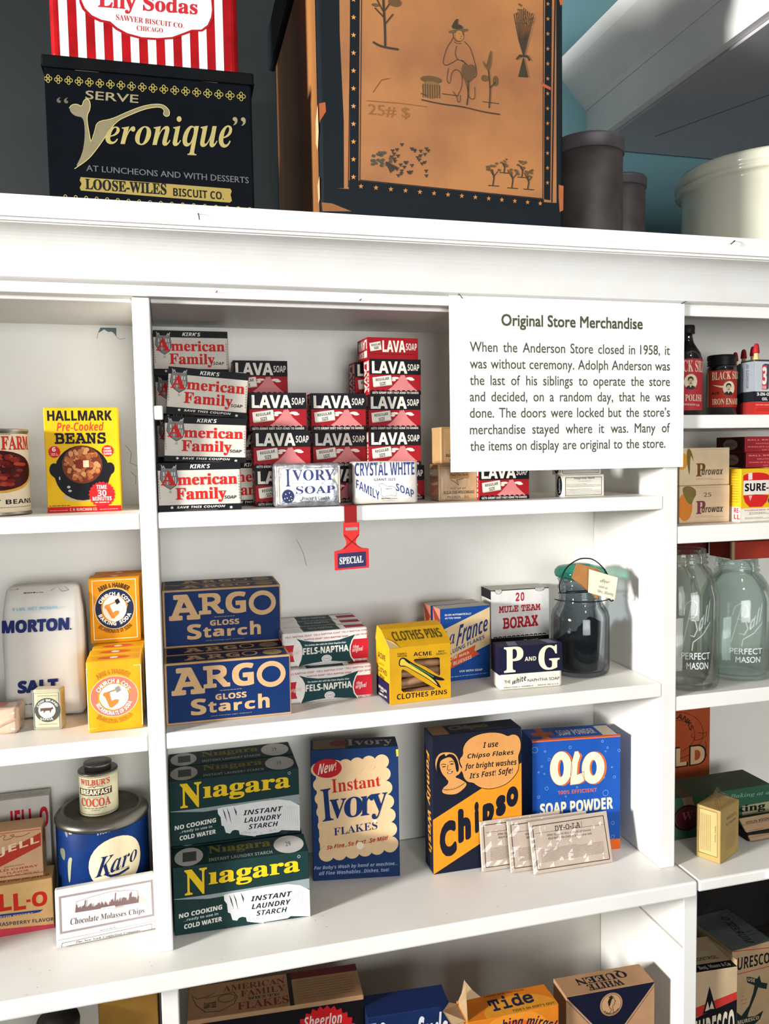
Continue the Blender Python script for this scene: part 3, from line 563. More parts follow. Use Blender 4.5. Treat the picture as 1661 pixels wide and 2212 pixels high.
  ('R','#b9b0a4',0,0,1,1),
 ],
},
'borax':{
 'F':[
  ('R','#e3dfda',-.0103,.3646,1,1),('R','#1c1b1f',-.0116,.0003,1,.3878),('P','#1c1b1f',[-.0003,.979,.1412,1.017,.2767,1.024,1,1.024,1,.9953,.2764,.995,.1408,.9885]),
  ('R','#1c1b1f',-.0002,.9887,1,1.005),('Q','#cfcac4','sb','ONE POUND NET',[.3551,.9992,.6336,1.002,.6338,1.029,.3554,1.026]),('E','#dcd8d2',.0675,.9484,.1866,1.028),
  ('C','#17171c',.0675,.9484,.1866,1.028,.0005),('E','#dcd8d2',.7548,.9564,.9238,1.02),('C','#17171c',.7548,.9564,.9238,1.02,.0005),('M','#666',.7769,.9712,.9063,1.004,3,.0006),
  ('M','#666',.0883,.9684,.1638,1.013,3,.0006),('Q','#b5222c','slh','20',[.4208,.8408,.5705,.8454,.5713,.9571,.4219,.9529]),('Q','#b5222c','slh','MULE TEAM',[.1323,.7061,.8531,.7134,.8533,.7963,.1335,.7919]),
  ('Q','#b5222c','slh','BORAX',[.1978,.4968,.8129,.5101,.8045,.6595,.1997,.6433]),('P','#2a2826',[.0406,.3843,.0409,.4008,.0594,.4067,.096,.4055,.1096,.3952,.0957,.3858,.0865,.3828,.0821,.3928,.0592,.3936,.0544,.3839]),
  ('P','#2a2826',[.1187,.3854,.1189,.4017,.1373,.4077,.1738,.4064,.1874,.3962,.1736,.3868,.1644,.3838,.1599,.3938,.1371,.3946,.1324,.3849]),('P','#2a2826',[.1964,.3864,.1966,.4027,.2149,.4087,.2513,.4074,.2648,.3972,.2511,.3878,.2419,.3848,.2375,.3948,.2147,.3956,.2101,.3859]),
  ('P','#2a2826',[.2738,.3874,.274,.4037,.2923,.4096,.3285,.4084,.342,.3981,.3283,.3888,.3192,.3859,.3148,.3958,.2921,.3966,.2875,.3869]),('P','#2a2826',[.351,.3884,.3512,.4047,.3693,.4106,.4055,.4094,.4189,.3991,.4053,.3898,.3962,.3869,.3918,.3968,.3692,.3976,.3646,.3879]),
  ('P','#2a2826',[.4279,.3894,.428,.4057,.4461,.4116,.4821,.4103,.4955,.4001,.482,.3908,.4729,.3879,.4685,.3978,.446,.3985,.4414,.3889]),('P','#2a2826',[.5045,.3904,.5046,.4066,.5226,.4125,.5585,.4113,.5719,.4011,.5584,.3918,.5494,.3889,.545,.3988,.5225,.3995,.5179,.3899]),
  ('P','#2a2826',[.5808,.3914,.5809,.4076,.5988,.4135,.6346,.4122,.6479,.4021,.6345,.3928,.6255,.3899,.6211,.3997,.5988,.4005,.5942,.3909]),('P','#2a2826',[.6568,.3924,.6569,.4086,.6748,.4144,.7104,.4132,.7237,.403,.7103,.3938,.7014,.3909,.697,.4007,.6747,.4015,.6702,.3919]),
  ('P','#2a2826',[.7326,.3934,.7327,.4095,.7505,.4154,.786,.4141,.7992,.404,.7859,.3948,.777,.3919,.7726,.4017,.7504,.4024,.7459,.3929]),('P','#2a2826',[.8081,.3943,.8081,.4105,.8259,.4163,.8612,.4151,.8745,.405,.8612,.3958,.8523,.3928,.8479,.4027,.8258,.4034,.8214,.3939]),
  ('P','#2a2826',[.8833,.3953,.8833,.4114,.901,.4172,.9362,.416,.9494,.4059,.9362,.3967,.9274,.3938,.923,.4036,.901,.4044,.8965,.3949]),('Q','#cfcac4','sfi','Borax',[.5398,.3141,.8079,.3265,.808,.3588,.5401,.3466]),
 ],
 'L':[
  ('R','#dad6d0',0,0,1,.88),('R','#1c1b1f',0,.88,1,1),('M','#444',.15,.2,.85,.8,14,.0006),('E','#333',.1,.62,.35,.72),
 ],
},
'pg':{
 'F':[
  ('R','#1e1e3c',-.0071,.363,1.006,1.006),('T','#f4e6cc','sfh','P',.0696,.4055,.3759,.9856),('T','#f4e6cc','sfh','G',.6171,.4007,.957,.9652),('T','#f4e6cc','sb','AND',.4002,.6395,.5812,.7341),
  ('T','#23232b','g1','THE',.072,.1605,.171,.2315),('Q','#23232b','sbi','white',[.1961,.1214,.4279,.1967,.4137,.3301,.2021,.2369]),('T','#23232b','g1','NAPHTHA SOAP',.4425,.156,.9555,.2256),
  ('T','#23232b','sb','PROCTER & GAMBLE  -  MADE IN U.S.A',.0714,.0509,.9402,.0798),
 ],
 'T':[
  ('R','#1e1e3c',0,0,1,1),('P','#7d7d92',[.15,.1,.3,.1,.35,.9,.2,.9]),('P','#7d7d92',[.78,.1,.95,.1,.9,.9,.75,.9]),
 ],
 'L':[
  ('R','#1e1e3c',0,.35,1,1),
 ],
},
'salt':{
 'F':[
  ('T','#7fc0dd','sb','5 LBS. NET WEIGHT',.1534,.8351,.7127,.8547),('Q','#27346f','sbx','MORTON',[.0071,.6679,.8388,.6672,.8475,.7642,.0149,.7665]),
  ('E','#27346f',.8459,.667,.8684,.6804),('Q','#27346f','sbx','SALT',[.1669,.2054,.6653,.203,.6742,.3031,.1748,.3027]),('M','#27346f',.1236,.113,.3527,.1219,1,.0011),
  ('M','#333',.2965,.9617,.5462,.9682,2,.0008),('C','#444',.4343,1.006,.6164,1.032,.0006),('T','#444','sb','POUND',.4639,1.014,.5899,1.024),('S','#555',.0005,[.1297,.9902,.1984,1.034,.2389,.9984,.1658,.9887,.2695,1.018]),
  ('S','#555',.0005,[.6257,.9734,.7151,1.012,.7681,.963,.8547,.9721,.8007,1.009]),
 ],
},
'sodatin':{
 'F':[
  ('R','#9a9a8c',-.0399,.0281,.9876,.9623),('O','#4d4f48',.0256,.0576,.94,.9193,.0003),('E','#54564e',.0575,.1994,.9762,.7968),('E','#e4cfc2',.1975,.2983,.8158,.6925),
  ('A','#d9d9cc','sb','COW BRAND',.5276,.492,.0093,160,20,.0022,0),('T','#d9d9cc','sb','SODA',.248,.2517,.7225,.3118),('P','#6a5048',[.2672,.5439,.3691,.5526,.6513,.5544,.7121,.5734,.7385,.5283,.6694,.5064,.6256,.4253,.5999,.4845,.4458,.4779,.394,.4234,.3735,.4909,.2741,.4631]),
  ('M','#666a60',.1766,.1163,.8405,.1805,1,.0006),('M','#666a60',.1854,.8204,.8607,.8734,1,.0006),
 ],
},
'sodaA':{
 'F':[
  ('O','#f8ecc8',.0679,.0595,.9375,.966,.0007),('E','#2c3350',.1186,.2184,.8802,.8334),('C','#f8ecc8',.1018,.2121,.897,.8398,.0005),('E','#f4ead6',.2597,.3283,.7391,.7236),
  ('A','#17171c','sb','ARM & HAMMER',.4995,.526,.0232,128,52,.0052,0),('A','#f3efe6','sbh',"CHURCH & CO'S",.4995,.526,.0143,158,22,.004,0),('A','#f3efe6','sbh','BAKING  SODA',.4995,.526,.0183,200,340,.004,1),
  ('A','#6a4414','sb','BICARBONATE OF SODA',.4995,.526,.0268,228,312,.0045,1),('P','#d98f45',[.3393,.5253,.3651,.5675,.4239,.5425,.4595,.4667,.5225,.4923,.5912,.4892,.5785,.4419,.4747,.3738,.4315,.3822,.3851,.458]),
  ('S','#b98a4a',.0012,[.3161,.5673,.5371,.6306]),('E','#d98f45',.3031,.5251,.4149,.5964),('P','#23262f',[.5062,.6524,.5731,.6813,.6147,.6193,.5437,.5835]),
  ('E','#e9e5de',.5661,.4756,.6789,.5774),
 ],
 'T':[
  ('E','#d9603a',.2,.25,.8,.75),('E','#eee0c8',.42,.35,.58,.65),
 ],
},
'sodaB':{
 'F':[
  ('O','#f8ecc8',-.0004,.0526,.9969,.911,.0007),('E','#e4846c',.0679,.205,.9176,.7757),('C','#f8ecc8',.0525,.2,.9345,.7815,.0005),('E','#f4ead6',.2194,.303,.7551,.6704),
  ('A','#c98a2a','sb','ARM & HAMMER',.4837,.4842,.0232,128,52,.0052,0),('A','#f3efe6','sbh',"CHURCH & CO'S",.4837,.4842,.0143,158,22,.004,0),('A','#f3efe6','sbh','BICARBONATE OF SODA',.4837,.4842,.0183,200,340,.004,1),
  ('A','#c98a2a','sb','BAKING SODA',.4837,.4842,.0268,228,312,.0045,1),('P','#d98f45',[.3219,.4938,.3529,.5345,.4091,.5057,.4358,.4272,.5029,.4488,.5727,.4411,.5538,.394,.4398,.3328,.3971,.3442,.3597,.4234]),
  ('S','#b98a4a',.0012,[.3037,.5373,.5351,.5877]),('E','#d98f45',.2856,.4959,.4066,.5605),('P','#9a9894',[.5062,.6116,.5783,.6371,.6133,.5715,.5359,.5396]),
  ('E','#e9e5de',.5454,.429,.6743,.525),
 ],
 'T':[
  ('E','#d9603a',.2,.25,.8,.75),('E','#eee0c8',.42,.35,.58,.65),
 ],
},
'jellowhite':{
 'F':[
  ('T','#c9283a','sbh','JELL-O',.3174,.6632,.9729,.8999),
 ],
 'T':[
  ('M','#8a8780',.1,.2,.9,.8,3,.0012),
 ],
},
'ready':{
 'F':[
  ('O','#b8412f',-.6819,.0725,1.015,.9678,.0006),('P','#bf4432',[-.6954,.1198,-.7009,.3432,.9894,.8941,.9849,.625,-.485,.0961]),('Q','#f0d8b8','sbo','READY-JELL',[-.6474,.187,.9583,.6619,.9594,.8375,-.6522,.3993]),
  ('Q','#b8412f','sf','HOME MADE',[-.47,.6855,.3122,.8418,.3085,.9502,-.472,.8066]),('Q','#b8412f','sf','DELICIOUS',[-.3934,.5602,.2622,.679,.2629,.7502,-.3945,.644]),
  ('Q','#9a5a40','g1','IMITATION',[.4289,.2598,.7216,.2754,.7222,.2982,.4292,.2827]),('Q','#b8412f','g1','WILD CHERRY',[.2198,.1812,.9272,.2057,.9217,.2467,.2201,.227]),
  ('Q','#b8412f','g1','FLAVOR',[.462,.1256,.7873,.1354,.7883,.1737,.4627,.1664]),('Q','#9a5a40','g1','BY READY-JELL MFG. CO., INC. TROY, N.Y.',[0,.0387,.9456,.0699,.9427,.1193,0,.0843]),
  ('Z','#8d6a50',.0006,[.3163,.7818,.3905,.9194,.4872,.9355,.4132,.8219,.5573,.8343,.6069,.9256,.5106,.8977,.7004,.8466,.8325,.9189]),
 ],
 'R':[
  ('M','#7d5238',.2,.1,.5,.95,2,.0014),('T','#7d5238','sb','ONE',.3,.6,.7,.9),
 ],
},
'jello':{
 'F':[
  ('P','#d04a5a',[-.4266,-.0026,-.4249,.1931,1.009,.0746,1,-.011]),('T','#c8301f','sbh','J',-.0419,.521,.0831,.9035),('T','#c8301f','sbh','E',.1088,.5164,.2838,.8634),
  ('T','#c8301f','sbh','L',.3129,.4984,.4711,.8374),('T','#c8301f','sbh','L',.4952,.4682,.6513,.8067),('T','#c8301f','sbh','O',.7295,.4748,.924,.7694),
  ('R','#c8301f',.6582,.5965,.7127,.6474),('P','#27428a',[.0419,.4782,.1674,.458,.8697,.4029,.8193,.3613,.7477,.3574,.1781,.3784,.0525,.3985,.1257,.4244]),
  ('Q','#e3c9a0','sb','GELATIN DESSERT',[.199,.3909,.7375,.3512,.7371,.3774,.1989,.4173]),('Q','#4a3c5e','sb','IMITATION RASPBERRY FLAVOR',[-.1267,.2543,.9971,.143,.9957,.2131,-.1265,.3321]),
 ],
 'T':[
  ('T','#a8402c','sbi',"Now's the time for JELL-O",.05,.15,.95,.4),('M','#5d4630',.1,.5,.9,.9,4,.0006),
 ],
},
'karo':{
 'W':[
  ('E','#e6d9b8',.3951,.3773,.7783,.9125),('Q','#1d2c5e','sfi','Karo',[.4316,.5311,.744,.6095,.744,.7542,.4593,.7362]),('Q','#b9c4d8','sb','5 POUNDS NET WEIGHT',[.4609,.9599,.723,1.014,.7199,1.045,.4609,.9862]),
  ('M','#777',.5652,.5641,.6703,.5811,1,.0009),('S','#1d2c5e',.0025,[.4984,.5658,.5375,.5323,.5934,.5295,.6703,.5548]),('Y','#8d8a80',[.1974,1.085,.2347,1.099,.2461,.917,.2168,.9444]),
  ('Y','#d0b088',[.2405,1.054,.2979,1.064,.2881,.97,.2461,.963]),('Y','#8a8a72',[.1347,.7824,.2105,.8116,.2041,.6722,.1609,.6961]),('Y','#a8a68a',[.2289,.7099,.278,.7447,.2624,.6501,.2461,.463,.2289,.4862]),
 ],
},
'cocoa':{
 'W':[
  ('T','#c4523a','sfh',"WILBUR'S",.1663,.7686,.6961,.9228),('R','#5a3226',.1264,.5097,.7299,.6783),('T','#ece3c8','sbh','BREAKFAST',.1663,.5325,.707,.6639),
  ('T','#c4523a','sfh','COCOA',.1663,.2313,.6961,.4409),('S','#5a4030',.0006,[.3209,.7195,.4086,.7496,.4269,.7143,.4628,.7563,.5786,.7309]),('M','#7a6a50',.3104,.4415,.5515,.4861,1,.0007),
  ('M','#7a6a50',.2274,.1552,.6157,.223,1,.0012),('M','#7a6a50',.3613,.1155,.5071,.1614,1,.0009),('E','#7a5a34',0,.955,.012,.985),('E','#7a5a34',0,.02,.012,.05),
  ('E','#7a5a34',.023,.955,.035,.985),('E','#7a5a34',.023,.02,.035,.05),('E','#7a5a34',.045,.955,.057,.985),('E','#7a5a34',.045,.02,.057,.05),('E','#7a5a34',.068,.955,.08,.985),
  ('E','#7a5a34',.068,.02,.08,.05),('E','#7a5a34',.091,.955,.103,.985),('E','#7a5a34',.091,.02,.103,.05),('E','#7a5a34',.114,.955,.126,.985),('E','#7a5a34',.114,.02,.126,.05),
  ('E','#7a5a34',.136,.955,.148,.985),('E','#7a5a34',.136,.02,.148,.05),('E','#7a5a34',.159,.955,.171,.985),('E','#7a5a34',.159,.02,.171,.05),('E','#7a5a34',.182,.955,.194,.985),
  ('E','#7a5a34',.182,.02,.194,.05),('E','#7a5a34',.205,.955,.217,.985),('E','#7a5a34',.205,.02,.217,.05),('E','#7a5a34',.227,.955,.239,.985),('E','#7a5a34',.227,.02,.239,.05),
  ('E','#7a5a34',.25,.955,.262,.985),('E','#7a5a34',.25,.02,.262,.05),('E','#7a5a34',.273,.955,.285,.985),('E','#7a5a34',.273,.02,.285,.05),('E','#7a5a34',.295,.955,.307,.985),
  ('E','#7a5a34',.295,.02,.307,.05),('E','#7a5a34',.318,.955,.33,.985),('E','#7a5a34',.318,.02,.33,.05),('E','#7a5a34',.341,.955,.353,.985),('E','#7a5a34',.341,.02,.353,.05),
  ('E','#7a5a34',.364,.955,.376,.985),('E','#7a5a34',.364,.02,.376,.05),('E','#7a5a34',.386,.955,.398,.985),('E','#7a5a34',.386,.02,.398,.05),('E','#7a5a34',.409,.955,.421,.985),
  ('E','#7a5a34',.409,.02,.421,.05),('E','#7a5a34',.432,.955,.444,.985),('E','#7a5a34',.432,.02,.444,.05),('E','#7a5a34',.455,.955,.467,.985),('E','#7a5a34',.455,.02,.467,.05),
  ('E','#7a5a34',.477,.955,.489,.985),('E','#7a5a34',.477,.02,.489,.05),('E','#7a5a34',.5,.955,.512,.985),('E','#7a5a34',.5,.02,.512,.05),('E','#7a5a34',.523,.955,.535,.985),
  ('E','#7a5a34',.523,.02,.535,.05),('E','#7a5a34',.545,.955,.557,.985),('E','#7a5a34',.545,.02,.557,.05),('E','#7a5a34',.568,.955,.58,.985),('E','#7a5a34',.568,.02,.58,.05),
  ('E','#7a5a34',.591,.955,.603,.985),('E','#7a5a34',.591,.02,.603,.05),('E','#7a5a34',.614,.955,.626,.985),('E','#7a5a34',.614,.02,.626,.05),('E','#7a5a34',.636,.955,.648,.985),
  ('E','#7a5a34',.636,.02,.648,.05),('E','#7a5a34',.659,.955,.671,.985),('E','#7a5a34',.659,.02,.671,.05),('E','#7a5a34',.682,.955,.694,.985),('E','#7a5a34',.682,.02,.694,.05),
  ('E','#7a5a34',.705,.955,.717,.985),('E','#7a5a34',.705,.02,.717,.05),('E','#7a5a34',.727,.955,.739,.985),('E','#7a5a34',.727,.02,.739,.05),('E','#7a5a34',.75,.955,.762,.985),
  ('E','#7a5a34',.75,.02,.762,.05),('E','#7a5a34',.773,.955,.785,.985),('E','#7a5a34',.773,.02,.785,.05),('E','#7a5a34',.795,.955,.807,.985),('E','#7a5a34',.795,.02,.807,.05),
  ('E','#7a5a34',.818,.955,.83,.985),('E','#7a5a34',.818,.02,.83,.05),('E','#7a5a34',.841,.955,.853,.985),('E','#7a5a34',.841,.02,.853,.05),('E','#7a5a34',.864,.955,.876,.985),
  ('E','#7a5a34',.864,.02,.876,.05),('E','#7a5a34',.886,.955,.898,.985),('E','#7a5a34',.886,.02,.898,.05),('E','#7a5a34',.909,.955,.921,.985),('E','#7a5a34',.909,.02,.921,.05),
  ('E','#7a5a34',.932,.955,.944,.985),('E','#7a5a34',.932,.02,.944,.05),('E','#7a5a34',.955,.955,.967,.985),('E','#7a5a34',.955,.02,.967,.05),('E','#7a5a34',.977,.955,.989,.985),
  ('E','#7a5a34',.977,.02,.989,.05),
 ],
},
'choc':{
 'F':[
  ('O','#a79a98',.0369,.2288,.9888,.8859,.0022),('P','#8a6f6c',[.1942,.5539,.2046,.6763,.2136,.6948,.2169,.6714,.2068,.5508]),('P','#8a6f6c',[.206,.5536,.2132,.6391,.2211,.6448,.2256,.6342,.2186,.5505]),
  ('P','#8a6f6c',[.2178,.5532,.2236,.6221,.232,.634,.236,.6171,.2304,.5502]),('P','#8a6f6c',[.2297,.5529,.2367,.6379,.2454,.6525,.2491,.6329,.2422,.5499]),
  ('P','#8a6f6c',[.2415,.5526,.2458,.6045,.2545,.62,.2582,.5995,.2541,.5496]),('P','#8a6f6c',[.2534,.5523,.2604,.6381,.269,.6512,.2728,.6331,.266,.5493]),
  ('P','#8a6f6c',[.2652,.552,.2732,.6491,.282,.6655,.2856,.6442,.2779,.549]),('P','#8a6f6c',[.2771,.5517,.292,.7351,.3002,.7449,.3044,.7303,.2898,.5487]),
  ('P','#8a6f6c',[.289,.5514,.2944,.6182,.3024,.6242,.3069,.6132,.3017,.5484]),('P','#8a6f6c',[.301,.5511,.3061,.6149,.3138,.6179,.3186,.6099,.3137,.5481]),
  ('P','#8a6f6c',[.3129,.5508,.3193,.6314,.3274,.6389,.3318,.6264,.3256,.5477]),('P','#8a6f6c',[.3249,.5505,.3325,.6474,.3417,.6689,.3451,.6425,.3376,.5474]),
  ('P','#8a6f6c',[.3369,.5502,.3454,.6594,.3546,.68,.358,.6544,.3496,.5471]),('P','#8a6f6c',[.3489,.5499,.353,.6026,.3625,.6279,.3656,.5976,.3617,.5468]),
  ('P','#8a6f6c',[.3609,.5495,.3639,.5892,.3732,.6109,.3766,.5842,.3737,.5465]),('P','#8a6f6c',[.3729,.5492,.3757,.5862,.3843,.599,.3884,.5811,.3857,.5462]),
  ('P','#8a6f6c',[.385,.5489,.3893,.606,.3988,.6306,.402,.601,.3978,.5459]),('P','#8a6f6c',[.397,.5486,.4025,.6214,.4109,.631,.4152,.6163,.4099,.5455]),
  ('P','#8a6f6c',[.4091,.5483,.4169,.652,.4245,.6516,.4296,.647,.422,.5452]),('P','#8a6f6c',[.4212,.548,.4293,.6571,.4369,.6558,.442,.6521,.4341,.5449]),
  ('P','#8a6f6c',[.4334,.5477,.4383,.6146,.4466,.6241,.451,.6096,.4463,.5446]),('P','#8a6f6c',[.4455,.5474,.4531,.6518,.4626,.6766,.4659,.6468,.4584,.5443]),
  ('P','#8a6f6c',[.4577,.547,.4626,.6154,.4715,.632,.4754,.6104,.4706,.544]),('P','#8a6f6c',[.4698,.5467,.4725,.5837,.4815,.6025,.4853,.5786,.4828,.5437]),
  ('P','#8a6f6c',[.482,.5464,.4884,.636,.4978,.6598,.5012,.631,.495,.5433]),('P','#8a6f6c',[.4942,.5461,.4997,.6229,.508,.6312,.5125,.6178,.5073,.543]),
  ('P','#8a6f6c',[.5065,.5458,.5096,.5907,.5176,.5938,.5225,.5856,.5195,.5427]),('P','#8a6f6c',[.5187,.5455,.5215,.585,.5292,.5856,.5344,.5799,.5318,.5424]),
  ('P','#8a6f6c',[.531,.5451,.5364,.6243,.5455,.6431,.5494,.6192,.5441,.5421]),('P','#8a6f6c',[.5433,.5448,.5514,.6633,.5602,.6795,.5643,.6583,.5564,.5417]),
  ('P','#8a6f6c',[.5556,.5445,.5636,.6636,.573,.6868,.5766,.6586,.5687,.5414]),('P','#8a6f6c',[.5679,.5442,.5735,.628,.5828,.6503,.5865,.623,.581,.5411]),
  ('P','#8a6f6c',[.5802,.5439,.5955,.7725,.6043,.7898,.6084,.7676,.5934,.5408]),('P','#8a6f6c',[.5926,.5436,.5977,.621,.607,.6433,.6107,.6159,.6058,.5405]),
  ('P','#8a6f6c',[.605,.5432,.6109,.6338,.6202,.6574,.6239,.6287,.6182,.5401]),('P','#8a6f6c',[.6174,.5429,.6215,.6066,.6292,.6046,.6346,.6015,.6306,.5398]),
  ('P','#8a6f6c',[.6298,.5426,.6374,.6612,.6463,.6775,.6505,.6561,.643,.5395]),('P','#8a6f6c',[.6422,.5423,.646,.6017,.6545,.6125,.6591,.5966,.6555,.5392]),
  ('P','#8a6f6c',[.6546,.542,.6621,.6606,.6706,.6698,.6753,.6556,.668,.5388]),('P','#8a6f6c',[.6671,.5416,.6757,.6784,.6836,.6791,.6888,.6734,.6804,.5385]),
  ('P','#8a6f6c',[.6796,.5413,.6869,.6591,.6958,.6763,.7001,.6541,.6929,.5382]),('P','#8a6f6c',[.6921,.541,.6988,.6494,.7078,.6679,.7119,.6443,.7055,.5379]),
  ('P','#8a6f6c',[.7046,.5407,.7085,.6043,.7168,.6117,.7217,.5991,.718,.5375]),('P','#8a6f6c',[.7172,.5403,.7209,.6025,.7296,.6159,.7342,.5974,.7306,.5372]),
  ('P','#8a6f6c',[.7297,.54,.7403,.7178,.7494,.7371,.7535,.7128,.7432,.5369]),('P','#8a6f6c',[.7423,.5397,.7541,.7393,.7634,.763,.7673,.7343,.7558,.5365]),
  ('P','#8a6f6c',[.7549,.5394,.7612,.6462,.7698,.6579,.7745,.6411,.7684,.5362]),('P','#8a6f6c',[.7675,.539,.7738,.6472,.7831,.6703,.7871,.6421,.781,.5359]),
  ('P','#8a6f6c',[.7802,.5387,.7863,.6457,.7945,.6501,.7996,.6406,.7937,.5356]),('P','#8a6f6c',[.7928,.5384,.7982,.6342,.8071,.65,.8116,.6291,.8064,.5352]),
  ('P','#8a6f6c',[.8055,.5381,.8085,.5922,.8179,.6171,.8219,.5871,.8191,.5349]),('P','#8a6f6c',[.8182,.5377,.8248,.6569,.8327,.6552,.8382,.6518,.8318,.5346]),
  ('S','#8a6f6c',.0004,[.1941,.5644,.2102,.7542,.3676,.7957,.5647,.8238,.7507,.7853,.8297,.7454,.8249,.5351]),('P','#efe9e2',[.445,.5258,.5886,.5214,.5916,.5669,.4483,.5709]),
  ('T','#8a6f6c','sfi','New York',.4564,.5318,.568,.5466),('Q','#6b5f60','sf','Chocolate Molasses Chips',[.1341,.3257,.8839,.2944,.89,.4123,.1465,.4687]),
  ('M','#8a8080',.4291,.1554,.5877,.1643,1,.0008),('S','#777068',.0005,[.048,-.0045,.0546,.0692,.9567,.0975,.9544,.0012]),('S','#b5aaa6',.0006,[.0121,.1319,1,.1355]),
  ('Q','#6b6462','sfi','The New York Confection Company',[.1853,.0101,.8388,-.0036,.8356,.0474,.1872,.0599]),
 ],
},
'niagara':{
 'F':[
  ('P','#9fa9a8',[.0025,.5449,.2392,.5433,.9997,.5816,1,.4197,.9131,.4841,.5313,.5018,.2526,.484,.0024,.538]),('P','#f1efec',[.3602,.5072,.3984,.5193,.5018,.5231,.6067,.5341,.6978,.5416,.8361,.5385,.929,.4951,1,.405,1,0,.8515,.0463,.8277,.0204,.6511,.0123,.6433,-.0029,.5462,.0476,.5239,.0607,.5176,.1267,.4881,.1444,.4657,.1332,.4502,.0946,.4174,.1175,.4044,.2202,.3864,.2391,.3812,.3678,.3618,.4291]),
  ('P','#3a5250',[.3982,.5052,.4153,.4302,.431,.2702,.4109,.3887]),('P','#3a5250',[.4292,.5119,.4483,.4221,.4636,.2334,.4545,.3495]),('P','#3a5250',[.4831,.5133,.5061,.4223,.5027,.3518,.4928,.4255]),
  ('S','#c5c2be',.0003,[.7421,.4459,.7469,.3636,.7485,.2763]),('S','#c5c2be',.0003,[.7574,.4466,.7621,.3599,.7637,.2638]),('S','#c5c2be',.0003,[.7728,.4473,.7775,.3562,.7789,.2513]),
  ('S','#c5c2be',.0003,[.7882,.448,.7928,.3525,.7941,.2388]),('S','#c5c2be',.0003,[.8037,.4486,.8082,.3487,.8093,.2262]),('S','#c5c2be',.0003,[.8191,.4493,.8236,.3449,.8246,.2136]),
  ('S','#c5c2be',.0003,[.8346,.45,.8391,.3412,.8399,.201]),('S','#c5c2be',.0003,[.8502,.4507,.8546,.3374,.8553,.1884]),('S','#c5c2be',.0003,[.8657,.4514,.8701,.3336,.8707,.1758]),
  ('S','#c5c2be',.0003,[.8812,.4434,.8856,.3299,.8861,.1631]),('S','#c5c2be',.0003,[.8967,.4354,.9012,.3261,.9015,.1504]),('S','#c5c2be',.0003,[.9122,.4273,.9168,.3223,.917,.1376]),
  ('S','#c5c2be',.0003,[.9278,.4192,.9324,.3185,.9325,.1249]),('S','#c5c2be',.0003,[.9433,.4111,.9481,.3146,.948,.1121]),('S','#c5c2be',.0003,[.959,.403,.9638,.3108,.9636,.0993]),
  ('S','#c5c2be',.0003,[.9746,.3949,.9795,.307,.9792,.0864]),('S','#9a9894',.0003,[.5299,.0619,.5333,.0839,.5438,.084,.548,.0686,.5418,.0587]),
  ('S','#9a9894',.0003,[.56,.0711,.5634,.0931,.5739,.0932,.5782,.0778,.572,.0679]),('S','#9a9894',.0003,[.5899,.0574,.5932,.0795,.6038,.0796,.6081,.0641,.6019,.0542]),
  ('S','#9a9894',.0003,[.6351,.0512,.6384,.0733,.6491,.0734,.6534,.0579,.6471,.048]),('S','#9a9894',.0003,[.757,.0449,.7605,.0673,.7713,.0673,.7756,.0517,.7693,.0417]),
  ('S','#9a9894',.0003,[.7881,.0586,.7915,.0809,.8024,.081,.8067,.0653,.8004,.0553]),('S','#9a9894',.0003,[.6801,.0219,.6835,.0441,.6942,.0441,.6985,.0285,.6923,.0186]),
  ('Q','#1c2b20','sfh','N',[.086,.5606,.2467,.5583,.2519,.9492,.0885,.9452]),('Q','#1c2b20','sfh','ıagara',[.2568,.6064,.9359,.6326,.9365,.8709,.2612,.8632]),
  ('Q','#f3cf2e','sfh','N',[.0806,.5702,.2397,.5684,.2448,.9549,.0829,.9519]),('Q','#f3cf2e','sfh','ıagara',[.252,.6173,.9298,.6442,.9304,.878,.2563,.8727]),
  ('C','#c9cfcd',.9137,.9107,.9364,.9586,.0005),('Q','#22302e','sbi','INSTANT',[.5549,.3531,.8641,.3506,.8653,.4262,.5562,.4301]),('Q','#22302e','sbi','LAUNDRY',[.5605,.2343,.8544,.2297,.8556,.3053,.5617,.3114]),
  ('Q','#22302e','sbi','STARCH',[.594,.1253,.8254,.12,.8267,.1955,.5953,.2025]),('Q','#f3efe6','sbh','NO COOKING',[.0323,.25,.345,.2991,.3462,.3694,.0334,.3161]),
  ('Q','#cfd8d4','sb','...ready to use in',[.0661,.1828,.3145,.2124,.3154,.2644,.0671,.238]),('Q','#f3efe6','sbh','COLD WATER',[.0665,.0827,.3406,.1237,.3418,.1912,.0677,.1518]),
 ],
 'T':[
  ('E','#d9d5ce',.01,.02,.22,.98),('E','#e3e0da',.75,.02,.98,.98),('R','#5f635f',.07,.25,.17,.75),('T','#8f8430','sfh','Nıagara',.26,.42,.73,.92),
  ('T','#b9bfbb','sb','INSTANT LAUNDRY STARCH',.26,.12,.73,.28),('T','#777','g','29',.84,.4,.88,.65),
 ],
},
'flakes':{
 'F':[
  ('P','#e3c49a',[.0528,.8577,.3958,.8838,.8356,.8976,.8483,.7991,.9056,.2499,.8883,.2207,.1575,.1892,.0866,.2149]),('E','#e3c49a',.0013,.7992,.1646,.9041),
  ('E','#e3c49a',.0223,.6838,.1868,.7901),('E','#e3c49a',.0367,.5779,.2024,.6855),('E','#e3c49a',.0519,.476,.2187,.5848),('E','#e3c49a',.063,.3699,.231,.48),
  ('E','#e3c49a',.0703,.2623,.2395,.3738),('E','#e3c49a',.0739,.1563,.2442,.269),('E','#e3c49a',.7267,.8332,.8921,.941),('E','#e3c49a',.7429,.7394,.9093,.8484),
  ('E','#e3c49a',.7589,.6331,.9265,.7434),('E','#e3c49a',.7751,.5253,.9439,.6369),('E','#e3c49a',.7892,.4187,.9592,.5317),('E','#e3c49a',.802,.3106,.9731,.4249),
